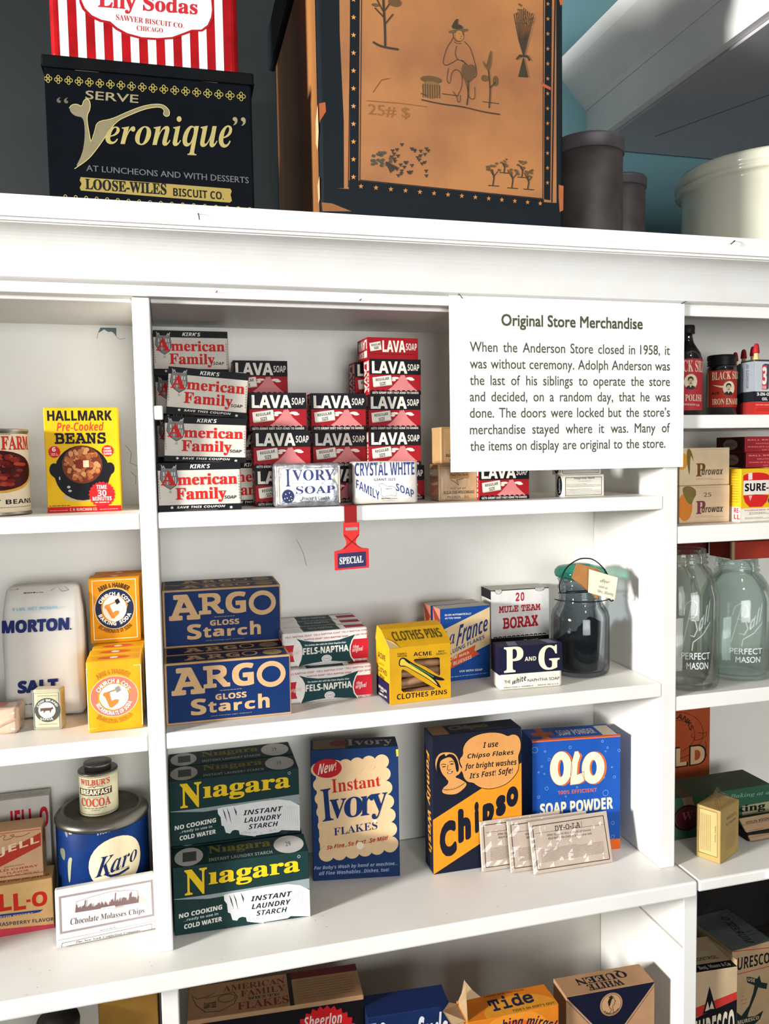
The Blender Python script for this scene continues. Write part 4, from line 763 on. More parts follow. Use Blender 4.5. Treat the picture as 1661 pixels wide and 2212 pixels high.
  ('E','#e3c49a',.8131,.198,.9855,.3137),('E','#e3c49a',.0673,.8006,.2385,.9108),('E','#e3c49a',.1999,.8089,.3708,.9192),('E','#e3c49a',.3093,.8122,.4799,.9227),
  ('E','#e3c49a',.4428,.8206,.613,.9312),('E','#e3c49a',.5767,.8289,.7466,.9397),('E','#e3c49a',.7228,.8344,.8923,.9453),('E','#e3c49a',.0691,.1475,.2481,.266),
  ('E','#e3c49a',.2157,.1519,.3943,.2705),('E','#e3c49a',.3631,.1592,.5412,.2781),('E','#e3c49a',.5112,.1696,.6888,.2885),('E','#e3c49a',.6513,.1772,.8286,.2964),
  ('E','#e3c49a',.8005,.1906,.9772,.3098),('E','#c4242c',.025,.7868,.3521,.9303),('Q','#f0dcc8','sbi','New!',[.0759,.8113,.2841,.8426,.2925,.9072,.0906,.8947]),
  ('Q','#c5302a','sf','Instant',[.2365,.6681,.7958,.705,.7843,.7849,.2301,.774]),('Q','#19386a','sf','I',[.1216,.4543,.2458,.4643,.2198,.7083,.1032,.6986]),
  ('Q','#19386a','sf','v',[.1943,.4679,.3867,.479,.3956,.6256,.2054,.6187]),('Q','#19386a','sf','o',[.3638,.471,.5781,.4827,.5856,.6381,.3736,.6289]),
  ('Q','#19386a','sf','r',[.5555,.4833,.7027,.4911,.7088,.6438,.5615,.6342]),('Q','#19386a','sf','y',[.6833,.4514,.854,.4586,.8664,.6555,.6753,.6445]),
  ('Q','#19386a','sf','FLAKES',[.2469,.3418,.7469,.3746,.7459,.4354,.2453,.3996]),('Q','#c0392c','sbi','So Fine...So Fast...So Mild',[.1612,.2392,.8654,.2894,.8647,.3218,.1636,.2713]),
  ('E','#f0e3ca',.5002,.2274,.5833,.2874),('E','#f0e3ca',.6944,.4252,.744,.4499),('Q','#a9b4cc','sbi',"For Baby's Wash by hand or machine...",[.0109,.0808,.9722,.0801,.9705,.1152,.0122,.1166]),
  ('Q','#a9b4cc','sbi','all Fine Washables...Dishes, too!',[.0646,.0401,.8749,.0377,.8716,.0712,.0656,.0731]),('P','#e8cf3a',[.9735,.9763,.9995,.9785,1.001,.9245,.9802,.9233]),
 ],
 'T':[
  ('R','#8a7350',.03,.05,.4,.95),('E','#8a3038',.22,.3,.42,.85),('T','#b0a898','sf','Ivory',.42,.12,.95,.9),
 ],
},
'chipso':{
 'F':[
  ('P','#eb9e2c',[-0,.3992,.9994,.7378,1.003,.3418,0,.0023]),('Y','#17171c',[.3397,.8387,.3316,.8909,.3768,.9442,.4662,.9765,.5736,.9891,.6905,.9871,.7899,.9704,.8441,.9466,.8898,.9583,.9446,.9513,.9855,.9227,1.001,.8777,.9938,.8258,.9659,.7875,.9746,.7342,.9677,.6823,.914,.6348,.8404,.5952,.7492,.5749,.6404,.568,.5415,.5835,.479,.6098,.4525,.6297,.3901,.6374,.3417,.672,.3291,.7192,.2852,.7462,.3295,.7478,.2991,.7851,.2952,.8198]),
  ('Y','#e3a765',[.3442,.8411,.3387,.8903,.382,.9403,.4706,.9715,.5754,.9843,.6905,.9824,.7871,.966,.8441,.9408,.8916,.9535,.9427,.9468,.9791,.9203,.9934,.8783,.9865,.8288,.9586,.7894,.9672,.7349,.9603,.6853,.9085,.6388,.8368,.6002,.7474,.5797,.6404,.5733,.5433,.5879,.4836,.6134,.4552,.634,.392,.6419,.348,.6737,.3353,.7163,.3029,.7434,.3366,.7483,.307,.7855,.3022,.818]),
  ('Q','#1d1c22','sbi','I use',[.5632,.8771,.7344,.8751,.7349,.9173,.5638,.9191]),('Q','#1d1c22','sbi','Chipso Flakes',[.388,.8027,.911,.7954,.9115,.8419,.3887,.8486]),
  ('Q','#1d1c22','sbi','for bright washes',[.3576,.7268,.9423,.7139,.9428,.7721,.3584,.7796]),('Q','#1d1c22','sbi',"It's Fast! Safe!",[.4082,.653,.9005,.6548,.9011,.7148,.4089,.707]),
  ('Y','#e3a765',[.0329,.787,.0362,.8265,.0541,.8533,.085,.8732,.1288,.8778,.199,.8732,.2516,.8581,.2863,.8206,.2989,.7736,.3294,.7421,.2934,.7053,.2669,.7021,.2489,.6866,.293,.6767,.3547,.6478,.3767,.6341,.3675,.612,.2825,.5685,.1941,.5658,.0977,.5867,.1159,.625,.1689,.6427,.1782,.6762,.0996,.7009,.0564,.7335]),
  ('Y','#1b1a24',[.0759,.8513,.1023,.8603,.1374,.8685,.1458,.8449,.1812,.8645,.2339,.854,.2687,.8222,.2858,.7863,.2941,.7454,.2759,.7184,.2586,.743,.2505,.7896,.2246,.8263,.1897,.8409,.1369,.8343,.0929,.8213,.0793,.794,.0874,.7591,.1087,.7228,.1608,.6836,.1431,.6767,.0909,.7017,.0479,.7457,.0442,.7859,.0579,.8245]),
  ('Y','#e3a765',[.088,.7932,.1016,.8205,.1456,.8324,.1984,.8355,.2333,.8169,.2521,.778,.2602,.7314,.2404,.7046,.1961,.6917,.1523,.7016,.1089,.7342]),
  ('E','#1b1a24',.1052,.7717,.1491,.779),('E','#1b1a24',.1931,.7835,.2347,.7922),('Z','#1b1a24',.0008,[.0967,.7896,.1187,.7961,.1519,.7873]),('Z','#1b1a24',.0008,[.1847,.8025,.2068,.8096,.2348,.8025]),
  ('Z','#1b1a24',.0006,[.1729,.7853,.1618,.7492,.1793,.7436,.2014,.7512]),('Y','#8a1f22',[.1572,.7325,.188,.7336,.2321,.7386,.2186,.7239,.1877,.7171,.1658,.722]),
  ('Y','#f3ead8',[.1685,.7297,.2188,.733,.201,.7244,.1746,.7234]),('E','#1b1a24',.1198,.5989,.126,.6023),('E','#1b1a24',.1392,.6015,.1454,.6049),
  ('E','#1b1a24',.1586,.6042,.1648,.6076),('E','#1b1a24',.178,.6069,.1842,.6103),('E','#1b1a24',.1974,.6096,.2037,.613),('E','#1b1a24',.2169,.6123,.2231,.6157),
  ('E','#1b1a24',.2363,.615,.2426,.6184),('E','#1b1a24',.2558,.6177,.2621,.6211),('E','#1b1a24',.2753,.6204,.2816,.6238),('E','#1b1a24',.2949,.6231,.3011,.6265),
  ('E','#1b1a24',.3144,.6258,.3207,.6292),('E','#1b1a24',.334,.6285,.3402,.6319),('Z','#1b1a24',.0006,[.1157,.6136,.1507,.6044,.1947,.603,.2477,.6064,.301,.6184,.3367,.6322,.3546,.642]),
  ('Q','#1d2030','gx','C',[.0808,.1032,.2626,.1321,.2488,.3935,.0632,.3611]),('Q','#1d2030','gx','h',[.2769,.1999,.4201,.2308,.4187,.4511,.2764,.454]),
  ('Q','#1d2030','gx','i',[.4635,.2581,.5104,.2676,.5089,.4941,.4613,.4873]),('Q','#1d2030','gx','p',[.5502,.2168,.6806,.2962,.6846,.4823,.5534,.4606]),
  ('Q','#1d2030','gx','s',[.7058,.3578,.8152,.3699,.8169,.5245,.703,.5096]),('Q','#1d2030','gx','o',[.8221,.416,.9597,.4255,.9593,.5779,.8264,.5644]),
 ],
 'L':[
  ('Q','#e0992e','sbi','Family Wash',[.1785,.8594,.3299,.1178,.8606,.1421,.6687,.8635]),
 ],
 'T':[
  ('R','#8d6a4a',.02,.05,.2,.95),('T','#6b5a3a','gx','Chipso',.24,.25,.68,.85),('M','#7a745e',.5,.1,.95,.3,2,.001),
 ],
},
'olo':{
 'F':[
  ('R','#e8742a',-.0022,.9884,1.002,.999),('R','#e8742a',.0025,-.003,1.001,.0888),('C','#e8742a',.2159,.5931,.4681,.897,.0105),('C','#e8742a',.5751,.5852,.8406,.8749,.0105),
  ('P','#e8742a',[.4445,.5945,.4586,.781,.4978,.8869,.5394,.871,.5634,.8475,.5354,.7802,.5257,.6833,.5727,.6945,.6018,.7097,.6073,.6242,.5511,.6004]),
  ('C','#f1e2c4',.1943,.5986,.4468,.8972,.0105),('C','#f1e2c4',.5537,.5906,.8196,.8751,.0105),('P','#f1e2c4',[.4232,.5946,.4373,.7813,.4765,.8872,.5178,.8886,.5422,.8478,.5142,.7804,.5044,.6835,.5514,.6947,.5806,.7099,.586,.6244,.5298,.6006]),
  ('S','#a85a28',.0005,[.4232,.5946,.4373,.7813,.4765,.8872,.5178,.8886,.5422,.8478,.5142,.7804,.5044,.6835,.5514,.6947,.5806,.7099,.586,.6244,.5298,.6006,.4232,.5946]),
  ('C','#a85a28',.1931,.5976,.448,.8982,.0004),('C','#a85a28',.5525,.5896,.8208,.8761,.0004),('Q','#d9704a','sbc','100% EFFICIENT',[.2876,.5194,.7301,.521,.7293,.5531,.287,.5537]),
  ('Q','#f1e2c4','sbh','SOAP POWDER',[.0863,.3483,.9156,.3589,.9127,.4642,.0849,.452]),('C','#8fb4e4',-.0035,.8953,.0627,.9488,.0004),('C','#8fb4e4',.1326,.8945,.1561,.9136,.0004),
  ('C','#8fb4e4',.41,.9112,.4425,.9378,.0004),('C','#8fb4e4',.778,.9467,.8055,.9693,.0004),('C','#8fb4e4',.8403,.8893,.8631,.9082,.0004),('C','#8fb4e4',.8165,.8608,.8371,.8778,.0004),
  ('C','#8fb4e4',.967,.856,.9988,.8824,.0004),('C','#8fb4e4',.173,.8193,.206,.8461,.0004),('C','#8fb4e4',.095,.7656,.1187,.7849,.0004),('C','#8fb4e4',.061,.7182,.0823,.7355,.0004),
  ('C','#8fb4e4',.1258,.7019,.1447,.7173,.0004),('C','#8fb4e4',.8013,.6331,.822,.6504,.0004),('C','#8fb4e4',.9164,.6253,.9461,.6502,.0004),('C','#8fb4e4',.1409,.5647,.1812,.5977,.0004),
  ('C','#8fb4e4',.4926,.5628,.5136,.5802,.0004),('C','#8fb4e4',.0542,.4985,.0851,.5239,.0004),('C','#8fb4e4',.3668,.4904,.388,.5079,.0004),('C','#8fb4e4',.7983,.4757,.8628,.5297,.0004),
  ('C','#8fb4e4',.896,.2159,.9328,.2472,.0004),('C','#8fb4e4',.7976,.2762,.8207,.2957,.0004),('C','#8fb4e4',.8935,.0909,.935,.1263,.0004),('C','#8fb4e4',.8296,.1374,.8666,.1688,.0004),
  ('C','#8fb4e4',.8928,.7173,.9134,.7345,.0004),
 ],
 'T':[
  ('R','#c2672c',.06,.35,.3,.65),('R','#c2672c',.14,.02,.22,.98),('T','#c9c4b4','sbc','SOAP POWDER',.35,.3,.78,.72),('R','#cfc4ae',.82,.1,.98,.9),
  ('R','#e8742a',0,0,1,.1),
 ],
},
'dyeA':{
 'F':[
  ('S','#5a4d45',.001,[.0428,.9186,.9468,.9218]),('S','#5a4d45',.001,[.0476,.08,.9614,.064]),('S','#5a4d45',.001,[.0428,.9186,.0476,.08]),('S','#5a4d45',.001,[.9468,.9218,.9614,.064]),
  ('S','#5a4d45',.0004,[.0652,.7684,.3157,.7679,.9399,.7471]),('S','#5a4d45',.0004,[.6572,.8801,.6571,.7612]),('Q','#5a4d45','sl','DY-O-LA',[.3146,.7576,.6382,.7544,.6416,.8659,.3171,.8628]),
  ('Q','#5a4d45','sb','ONE Dye for ALL KINDS of Goods',[.2081,.6751,.7665,.6519,.7696,.7012,.2138,.7263]),('Q','#5a4d45','sb','OLD ROSE for Cotton, Linen and Silk',[.218,.6101,.7699,.5861,.775,.6284,.2237,.6612]),
  ('M','#8a7c70',.1127,.1976,.9116,.4573,11,.0006),
 ],
},
'dyeB':{
 'F':[
  ('S','#5a4d45',.001,[.0428,.9186,.9468,.9218]),('S','#5a4d45',.001,[.0476,.08,.9614,.064]),('S','#5a4d45',.001,[.0428,.9186,.0476,.08]),('S','#5a4d45',.001,[.9468,.9218,.9614,.064]),
  ('S','#5a4d45',.0004,[.0652,.7684,.3157,.7679,.9399,.7471]),('S','#5a4d45',.0004,[.6572,.8801,.6571,.7612]),('Q','#5a4d45','sl','DY-O-LA',[.3146,.7576,.6382,.7544,.6416,.8659,.3171,.8628]),
  ('Q','#5a4d45','sb','ONE Dye for ALL KINDS of Goods',[.2081,.6751,.7665,.6519,.7696,.7012,.2138,.7263]),('Q','#5a4d45','sb','GREEN for Cotton, Wool and Silk',[.218,.6101,.7699,.5861,.775,.6284,.2237,.6612]),
  ('M','#8a7c70',.1127,.1976,.9116,.4573,11,.0006),
 ],
},
'dyeC':{
 'F':[
  ('S','#5a4d45',.001,[.0428,.9186,.9468,.9218]),('S','#5a4d45',.001,[.0476,.08,.9614,.064]),('S','#5a4d45',.001,[.0428,.9186,.0476,.08]),('S','#5a4d45',.001,[.9468,.9218,.9614,.064]),
  ('S','#5a4d45',.0004,[.0652,.7684,.3157,.7679,.9399,.7471]),('S','#5a4d45',.0004,[.6572,.8801,.6571,.7612]),('Q','#5a4d45','sl','DY-O-LA',[.3146,.7576,.6382,.7544,.6416,.8659,.3171,.8628]),
  ('Q','#5a4d45','sb','ONE Dye for ALL KINDS of Goods',[.2081,.6751,.7665,.6519,.7696,.7012,.2138,.7263]),('Q','#5a4d45','sb','NAVY BLUE for Cotton, Wool and Silk',[.218,.6101,.7699,.5861,.775,.6284,.2237,.6612]),
  ('M','#8a7c70',.1127,.1976,.9116,.4573,11,.0006),
 ],
},
'special':{
 'F':[
  ('T','#f4f0ea','sfh','SPECIAL',.0635,.2579,.9012,.7312),
 ],
},
'oil':{
 'F':[
  ('R','#c9cdd2',0,.4317,1,1),('P','#55585e',[.2766,.9098,.3513,.9396,.5221,.9346,.5066,.4837,.4445,.4622,.2735,.4686]),('P','#e04a52',[.2704,.9077,.4368,.9061,.429,.4623,.2766,.4631]),
  ('T','#f3efe6','sbh','3',.2828,.5557,.4321,.8811),('T','#f3efe6','sb','IN ONE',.2859,.4761,.4213,.5331),('R','#2a2c33',0,.2372,1,.427),('T','#f3efe6','sbh','3-IN-ONE',.0986,.3494,.7231,.4088),
  ('T','#f3efe6','sbh','OIL',.2813,.2648,.4787,.3186),('R','#df4038',0,-.0033,1,.2346),('M','#f0c0b4',.0705,.1693,.8464,.1949,1,.0012),('M','#b0302c',.0861,.0601,.8464,.1245,2,.001),
 ],
 'L':[
  ('R','#9aa0a6',0,.43,1,1),('R','#22242a',0,.24,1,.43),('R','#a33430',0,0,1,.24),('Q','#555','sb','HOUSEHOLD OIL',[.4,.5,.4,.95,.6,.95,.6,.5]),
 ],
},
'polish':{
 'W':[
  ('R','#c8434a',0,0,1,1),('Q','#f2e3c8','sfc','BLACK SILK',[.1538,.7585,1,.7337,1,.9511,.1402,.9865]),('E','#efe2c2',.4426,.4086,.7216,.7007),
  ('Y','#4a4038',[.4841,.4196,.4888,.4576,.5363,.4847,.6145,.4844,.6669,.4567,.6724,.4186,.5748,.3976]),('P','#efe6d2',[.5506,.4901,.5994,.4899,.5748,.4411]),
  ('E','#ddc8a2',.5268,.4739,.6247,.631),('Y','#4a4038',[.5196,.5609,.5196,.6261,.5506,.6559,.5994,.6557,.6324,.6201,.6324,.5603,.6195,.5822,.5994,.6149,.5506,.6151,.5315,.5826]),
  ('Y','#4a4038',[.5482,.5173,.5651,.5308,.5846,.5307,.6019,.5171,.5846,.5144,.5651,.5145]),('E','#4a4038',.5482,.5608,.5627,.5716),('E','#4a4038',.587,.5606,.6019,.5714),
  ('S','#4a4038',.0003,[.5434,.5825,.5651,.5852]),('S','#4a4038',.0003,[.5846,.5851,.6069,.5822]),('S','#4a4038',.0003,[.5748,.5661,.5797,.5389,.5699,.5363]),
  ('Q','#f2e3c8','sfc','STOVE POLISH',[.0882,.192,.8717,.171,.878,.3014,.0882,.3224]),('Q','#f2e3c8','sb','PRESCOTT CO.',[.3793,.1093,.8022,.0744,.8022,.1125,.3793,.1419]),
 ],
},
'enamel':{
 'W':[
  ('R','#b8402f',.1864,.0071,.9205,1.003),('R','#c9b48a',.1091,.0285,.2177,.9436),('Q','#f0dfc0','sfc','BLACK SILK',[.3025,.7363,1,.7742,1,.9677,.3025,.9621]),
  ('E','#efe2c8',.5284,.3274,.7964,.7013),('Y','#3a332e',[.5626,.3473,.5669,.3958,.6105,.43,.6858,.4287,.7393,.3927,.7451,.3439,.6471,.3185]),('P','#efe6d2',[.624,.4368,.671,.4359,.6471,.374]),
  ('E','#dccaa6',.6017,.4163,.696,.6157),('Y','#3a332e',[.595,.5273,.595,.6106,.624,.6483,.671,.6475,.7038,.6016,.7038,.5253,.6909,.5534,.671,.5954,.624,.5963,.6061,.5549]),
  ('Y','#3a332e',[.6218,.4715,.6378,.4886,.6565,.4882,.6734,.4706,.6565,.4674,.6378,.4678]),('E','#3a332e',.6218,.527,.6354,.5406),('E','#3a332e',.6589,.5263,.6734,.5399),
  ('S','#3a332e',.0003,[.6172,.5548,.6378,.5579]),('S','#3a332e',.0003,[.6565,.5576,.6783,.5537]),('S','#3a332e',.0003,[.6471,.5335,.6518,.4987,.6424,.4954]),
  ('P','#efdcb8',[.3025,.6153,.5309,.5774,.5433,.5289,.5062,.5258]),('T','#2a1a16','sb','AIR-',.3025,.3524,.4938,.4194),('Q','#f0dfc0','sfc','IRON ENAMEL',[.3174,.0786,1,.0806,1,.2419,.3174,.2366]),
 ],
},
'waxA':{
 'F':[
  ('E','#eda83e',-.068,.4268,.1602,.8732),('Y','#8d7a3c',[.1372,.9921,.2237,.9682,.2876,.6017,.2411,.7535,.2121,.8173,.2006,.2141,.1717,.4212,.1429,.6119]),
  ('T','#8a5a32','sfh','P',.3284,.2387,.513,.5868),('T','#6b5648','sbi','arowax',.4398,.2705,.8689,.4178),('M','#b09478',.3225,.1304,.8896,.2002,2,.0006),
  ('M','#c9ac8c',.3109,.9282,.8835,.9592,1,.0006),
 ],
},
'waxB':{
 'F':[
  ('E','#e5923e',-.0341,.0643,.255,.8011),('Y','#8f8048',[.057,.85,.0684,.9763,.2064,1,.3225,.8963,.3284,.7686,.2643,.6259,.2353,.4912,.1602,.5482,.1142,.6598]),
  ('Z','#5a4a28',.0004,[.2353,.4912,.2643,.6259,.3284,.7686]),('T','#94485a','sfh','P',.3284,.2387,.513,.5868),('T','#6b5648','sbi','arowax',.4398,.2705,.8689,.4178),
  ('M','#b09478',.3225,.1304,.8896,.2002,2,.0006),('M','#c9ac8c',.3109,.9282,.8835,.9592,1,.0006),('T','#6a6058','si','25',.4752,.695,.6297,.8061),
 ],
},
'jarlid':{
 'F':[
  ('T','#e0948a','sb','BALL BROTHERS CO.',.0468,.7352,.9774,.8337),('T','#e0948a','sb','MUNCIE, INDIANA',.1984,.5076,.9548,.5857),('T','#e0948a','sb',"WORLD'S LARGEST MAKERS",.0468,.3016,.9887,.3779),
  ('T','#e0948a','sb','OF DOMESTIC JARS',.3144,.0825,.9887,.1556),
 ],
 'L':[
  ('E','#9a8578',.25,.15,.75,.85),('M','#4a2020',.33,.4,.67,.6,2,.001),
 ],
},
'surejell':{
 'F':[
  ('R','#efe6d8',.0087,-.0002,1.004,.2541),('E','#d8302c',.0462,.7836,.6098,.9236),('P','#d8302c',[.0438,.8555,.608,.8511,.6104,.7547,.047,.7597]),
  ('R','#efe6dc',.0555,.5098,.6098,.7788),('P','#d8302c',[.0489,.498,.3332,.5125,.6079,.4914,.5666,.373,.4633,.2738,.191,.2777,.0918,.3675]),('E','#4a2448',.6276,.7786,1.002,.8723),
  ('P','#efe6dc',[.6282,.7546,1.004,.7694,1.009,.4866,.626,.4792]),('E','#3a1838',.5958,.266,1.009,.5106),('T','#1f1c22','sbh','SURE-',.0814,.5747,.6022,.7248),
  ('T','#1f1c22','sbh','JELL',.6511,.5446,.9876,.685),('T','#c8453a','sb','POWDERED PECTIN',.0886,.2029,.8713,.2264),('M','#444',.187,.131,.7482,.181,2,.0007),
  ('M','#444',.094,.0449,.8388,.0852,2,.0006),('P','#f0ddd4',[.153,.9147,.2414,.9201,.2453,.7939,.1571,.7887]),('P','#f0b8b0',[.1667,.4907,.2456,.4957,.205,.3896]),
 ],
 'L':[
  ('M','#6a5010',.2,.35,.8,.95,12,.0006),('R','#efe6d8',0,0,1,.28),('T','#c8302c','sbh','RE-',.45,.17,.95,.26),('T','#c8302c','sbh','LL',.45,.05,.95,.14),
 ],
},
'goldcard':{
 'F':[
  ('A','#3a2418','sbo','BLANKS',.0526,.7354,.0245,112,12,.007,0),('C','#3a2418',-.718,.4847,.8188,.9844,.0006),('C','#3a2418',-.4772,.554,.6001,.902,.0006),
  ('T','#1f1812','sbh','L',.0561,.4026,.4176,.6189),('T','#d9b48a','sbh','L',.0934,.415,.3756,.6027),('T','#1f1812','sbh','D',.4431,.4026,.9013,.6189),
  ('T','#d9b48a','sbh','D',.4802,.415,.8596,.6027),('Z','#3a2418',.0007,[.5256,.7434,.4738,.7114,.6058,.6954,.5539,.6632,.7647,.6713,.8955,.6954,.9199,.7434,.8153,.7274,.6833,.7434]),
  ('Z','#3a2418',.0007,[.8711,.6471,.9134,.5825,.8756,.5337,.9311,.4766]),
 ],
},
'greenbox':{
 'F':[
  ('P','#a08468',[.0973,.9861,.194,.9939,.2377,.6548,.142,.6253]),('C','#3a1420',.0108,.1847,.2933,.8063,.003),('E','#5a2030',.0384,.238,.27,.7503),
  ('T','#a06058','sfc','W',.0973,.4284,.209,.6438),('P','#b7b08a',[.7079,.5589,1,.5698,1,.315,.7092,.3249]),('Q','#1c2420','sfh','Baking',[.4518,.3859,.9508,.3434,.9506,.5771,.4495,.5994]),
  ('Q','#7fae98','sfi','Baking at a',[.5821,.7653,.9933,.722,.9933,.8403,.5811,.895]),
 ],
 'T':[
  ('R','#5e4a38',.1,.05,.2,.95),
 ],
},
'egg':{
 'F':[
  ('P','#6a5530',[.1181,.9493,.8669,.9593,.8986,.1112,.1005,.0936]),('P','#c9b27c',[.1366,.941,.8542,.9493,.8797,.1198,.1185,.1076]),('Q','#5b4a30','sf','DIRECTIONS',[.7708,.696,.7644,.3864,.8249,.389,.8303,.698]),
  ('S','#8a764e',.0004,[.188,.8681,.1975,.1611]),('S','#8a764e',.0004,[.2383,.8683,.2495,.1634]),('S','#8a764e',.0004,[.2884,.8685,.3013,.1658]),
  ('S','#8a764e',.0004,[.3383,.8687,.353,.1682]),('S','#8a764e',.0004,[.3882,.8689,.4046,.1706]),('S','#8a764e',.0004,[.4379,.8691,.456,.1729]),
  ('S','#8a764e',.0004,[.4874,.8693,.5072,.1753]),('S','#8a764e',.0004,[.5369,.8695,.5583,.1776]),('S','#8a764e',.0004,[.5862,.8697,.6093,.1799]),
 ],
 'R':[
  ('Q','#8a7058','sb',"WRIGHT'S",[.3119,.754,.857,.7493,.8354,.8121,.2915,.8241]),('Q','#7a6048','sfi','Egg Nourisher',[.2835,.6381,.8532,.6425,.8299,.7148,.2631,.7091]),
  ('M','#9a8468',.2858,.1634,.8321,.4968,14,.0006),
 ],
},
'rosin':{
 'F':[
  ('Q','#4a3a2c','sb','VIOLIN ROSIN',[.0884,.7172,.6687,.7232,.691,.8391,.1014,.8198]),('O','#5a4634',-.0453,.1287,.9027,.7005,.0004),('M','#6a5644',.0724,.242,.6977,.4459,3,.0006),
 ],
},
'whitequeen':{
 'T':[
  ('Q','#2a2630','sfh','WHITE',[.68,.42,.28,.42,.28,.12,.68,.12]),('Q','#2a2630','sfh','QUEEN',[.78,.85,.2,.85,.2,.45,.78,.45]),
 ],
 'F':[
  ('P','#1d2138',[0,1,1,1,.5,.58]),('S','#1d2138',.0006,[0,.975,.5,.555,1,.975]),('E','#c9a078',.3812,.801,.6188,.969),('C','#c9a078',.374,.7947,.626,.9753,.0007),
  ('C','#3a2d2a',.3884,.8052,.6116,.9648,.0004),('S','#2a2220',.0005,[.482,.8178,.5036,.843,.482,.8598,.4712,.8934,.4676,.9186,.4856,.9375,.5108,.9438,.5252,.9375,.536,.9186,.5468,.9039,.536,.8997,.5396,.8892,.5288,.8766,.5144,.8682,.5252,.8178]),
  ('P','#2a2220',[.4712,.8724,.4604,.9102,.4748,.9312,.5036,.9396,.5216,.9333,.5036,.9228,.4928,.9018,.4856,.8808]),('P','#2a2220',[.4712,.9396,.4748,.9522,.4856,.9438,.4964,.9585,.5072,.9459,.518,.9522,.518,.9396]),
  ('A','#2a2220','sb','THE QUEEN OF CLEANLINESS',.5,.885,.0122,215,325,.0016,1),
 ],
},
'tide':{
 'T':[
  ('E','#e8892a',.1,-.6,1.1,1),('E','#f0a83a',.2,-.55,1,.75),('Q','#2a3050','slh','Tide',[.3,.22,.78,.3,.8,.85,.3,.8]),('T','#7a4a20','sb','LARGE SIZE PACKAGE',.3,.88,.75,.95),
  ('T','#7a4a20','sb',"TIDE'S IN-DIRT'S OUT!",.5,.06,.98,.16),('E','#f0a83a',0,0,.01,.01),
 ],
 'F':[
  ('E','#f2a03a',0,.3,1,1.02),('E','#e8752a',.1,.35,.9,.95),('A','#23284a','sbi','washing miracle',.5,.3,.095,112,55,.012,0),
 ],
},
'suds':{
 'F':[
  ('T','#dde2ea','sbi','SuperSuds',.12,.6,.97,.96),('P','#b9bcc4',[0,.95,.1,.95,.1,.8,0,.8]),
 ],
 'T':[
  ('R','#1f3566',0,0,1,1),
 ],
},
'amflakes':{
 'T':[
  ('R','#3a2a24',.575,0,.6,1),('T','#8a4038','sf','AMERICAN',.2,.7,.56,.88),('T','#8a4038','sf','FAMILY',.3,.48,.56,.66),('T','#4a3a30','sl','WHITE',.34,.36,.52,.43),
  ('T','#9a3a34','sf','FLAKES',.28,.1,.57,.32),('S','#3a2a22',.0008,[.02,.72,.05,.6,.1,.62,.16,.74,.1,.58,.26,.66,.28,.5,.26,.3,.18,.15,.1,.18,.05,.4,.02,.72]),
  ('C','#3a2a22',.17,.38,.27,.62,.0007),('T','#3a2a22','sb','GIANT SIZE',.09,.28,.16,.44),('R','#7a2a2c',.6,.78,1,1),('M','#4a3a30',.62,.12,.96,.72,8,.0007),
 ],
 'F':[
  ('R','#17151a',0,0,1,.97),('G','#d8262c',.56,.42,.97,.97,30),('T','#f0dcd4','sbi','Sheerlon',.65,.83,.87,.91),('T','#f4e6de','sbh','NYLONS',.6,.68,.94,.8),
  ('T','#f4e6de','sbh','FREE',.68,.54,.87,.66),('S','#b89a78',.0008,[0,.985,1,.985]),('P','#c8362c',[.33,.7,.42,.86,.45,.7]),
 ],
},
'muresco':{
 'F':[
  ('P','#c9423a',[0,.7024,.9878,.7947,.9896,.7035,0,.6253]),('P','#1d1c24',[0,.6159,.9884,.731,.9922,.3413,0,.3101]),('P','#c9423a',[0,.2557,.9942,.2939,.9938,.1989,0,.1482]),
  ('P','#1d1c24',[.2803,.6538,.4142,.8738,.557,.6707]),('P','#d9c8ac',[.3239,.674,.3772,.7524,.4176,.6838]),('P','#d9c8ac',[.4175,.6894,.4598,.7538,.5133,.6841]),
  ('Q','#e3d6be','sbc','MURESCO',[.018,.3162,.9481,.3603,.9403,.6587,.0178,.6029]),('Q','#2a2826','sb','USE',[.4113,.0411,.5452,.0496,.5445,.0828,.4106,.0804]),
 ],
 'T':[
  ('P','#23222a',[0,0,1,0,1,.2,0,.2]),('T','#d6c8b0','sfh','Benj. Moore & Co',.25,.03,.9,.16),('T','#4a4038','sb','CONTROL',.3,.3,.8,.4),
 ],
},
'muresco2':{
 'F':[
  ('Q','#23222a','sbc','MURESCO',[-.077,.8298,.9424,.8136,.9353,.9036,-.0578,.9427]),('S','#c9423a',.001,[.0014,.7972,.9531,.7827]),('S','#c9423a',.001,[.0312,.9965,1.006,.939]),
  ('P','#2f3a36',[.3582,.7506,.4448,.7423,.6265,.707,.6857,.7312,.7313,.667,.8931,.6402,.8669,.5937,.657,.6306,.5957,.566,.4324,.4445,.3973,.4047,.5948,.3912,.8002,.4181,.7236,.3545,.5279,.3098,.2862,.272,.116,.3502,.1131,.4816,.2462,.4294,.4347,.4993,.5336,.597,.5656,.6574,.3803,.6991]),
  ('Q','#d8c6a8','sb','USE',[.3874,.7134,.572,.6816,.5723,.7121,.389,.7416]),('Q','#d8c6a8','sb','MURESCO',[.1529,.3627,.6916,.3566,.6912,.3846,.1566,.3993]),
  ('M','#c9684a',.2364,.5144,.3753,.6104,3,.0012),('Q','#c9684a','sbi','for KALSOMINING',[.0973,.1803,.9378,.1909,.9353,.2275,.1025,.2279]),('M','#c9684a',.0619,.0323,.9272,.1089,3,.0016),
 ],
 'T':[
  ('Q','#46486a','sb','MURESCO',[.45,.1,.62,.85,.78,.8,.62,.05]),('T','#33302c','sb','8',.7,.55,.74,.65),('M','#33302c',.62,.2,.9,.48,3,.001),
 ],
},
'biscuit':{
 'F':[
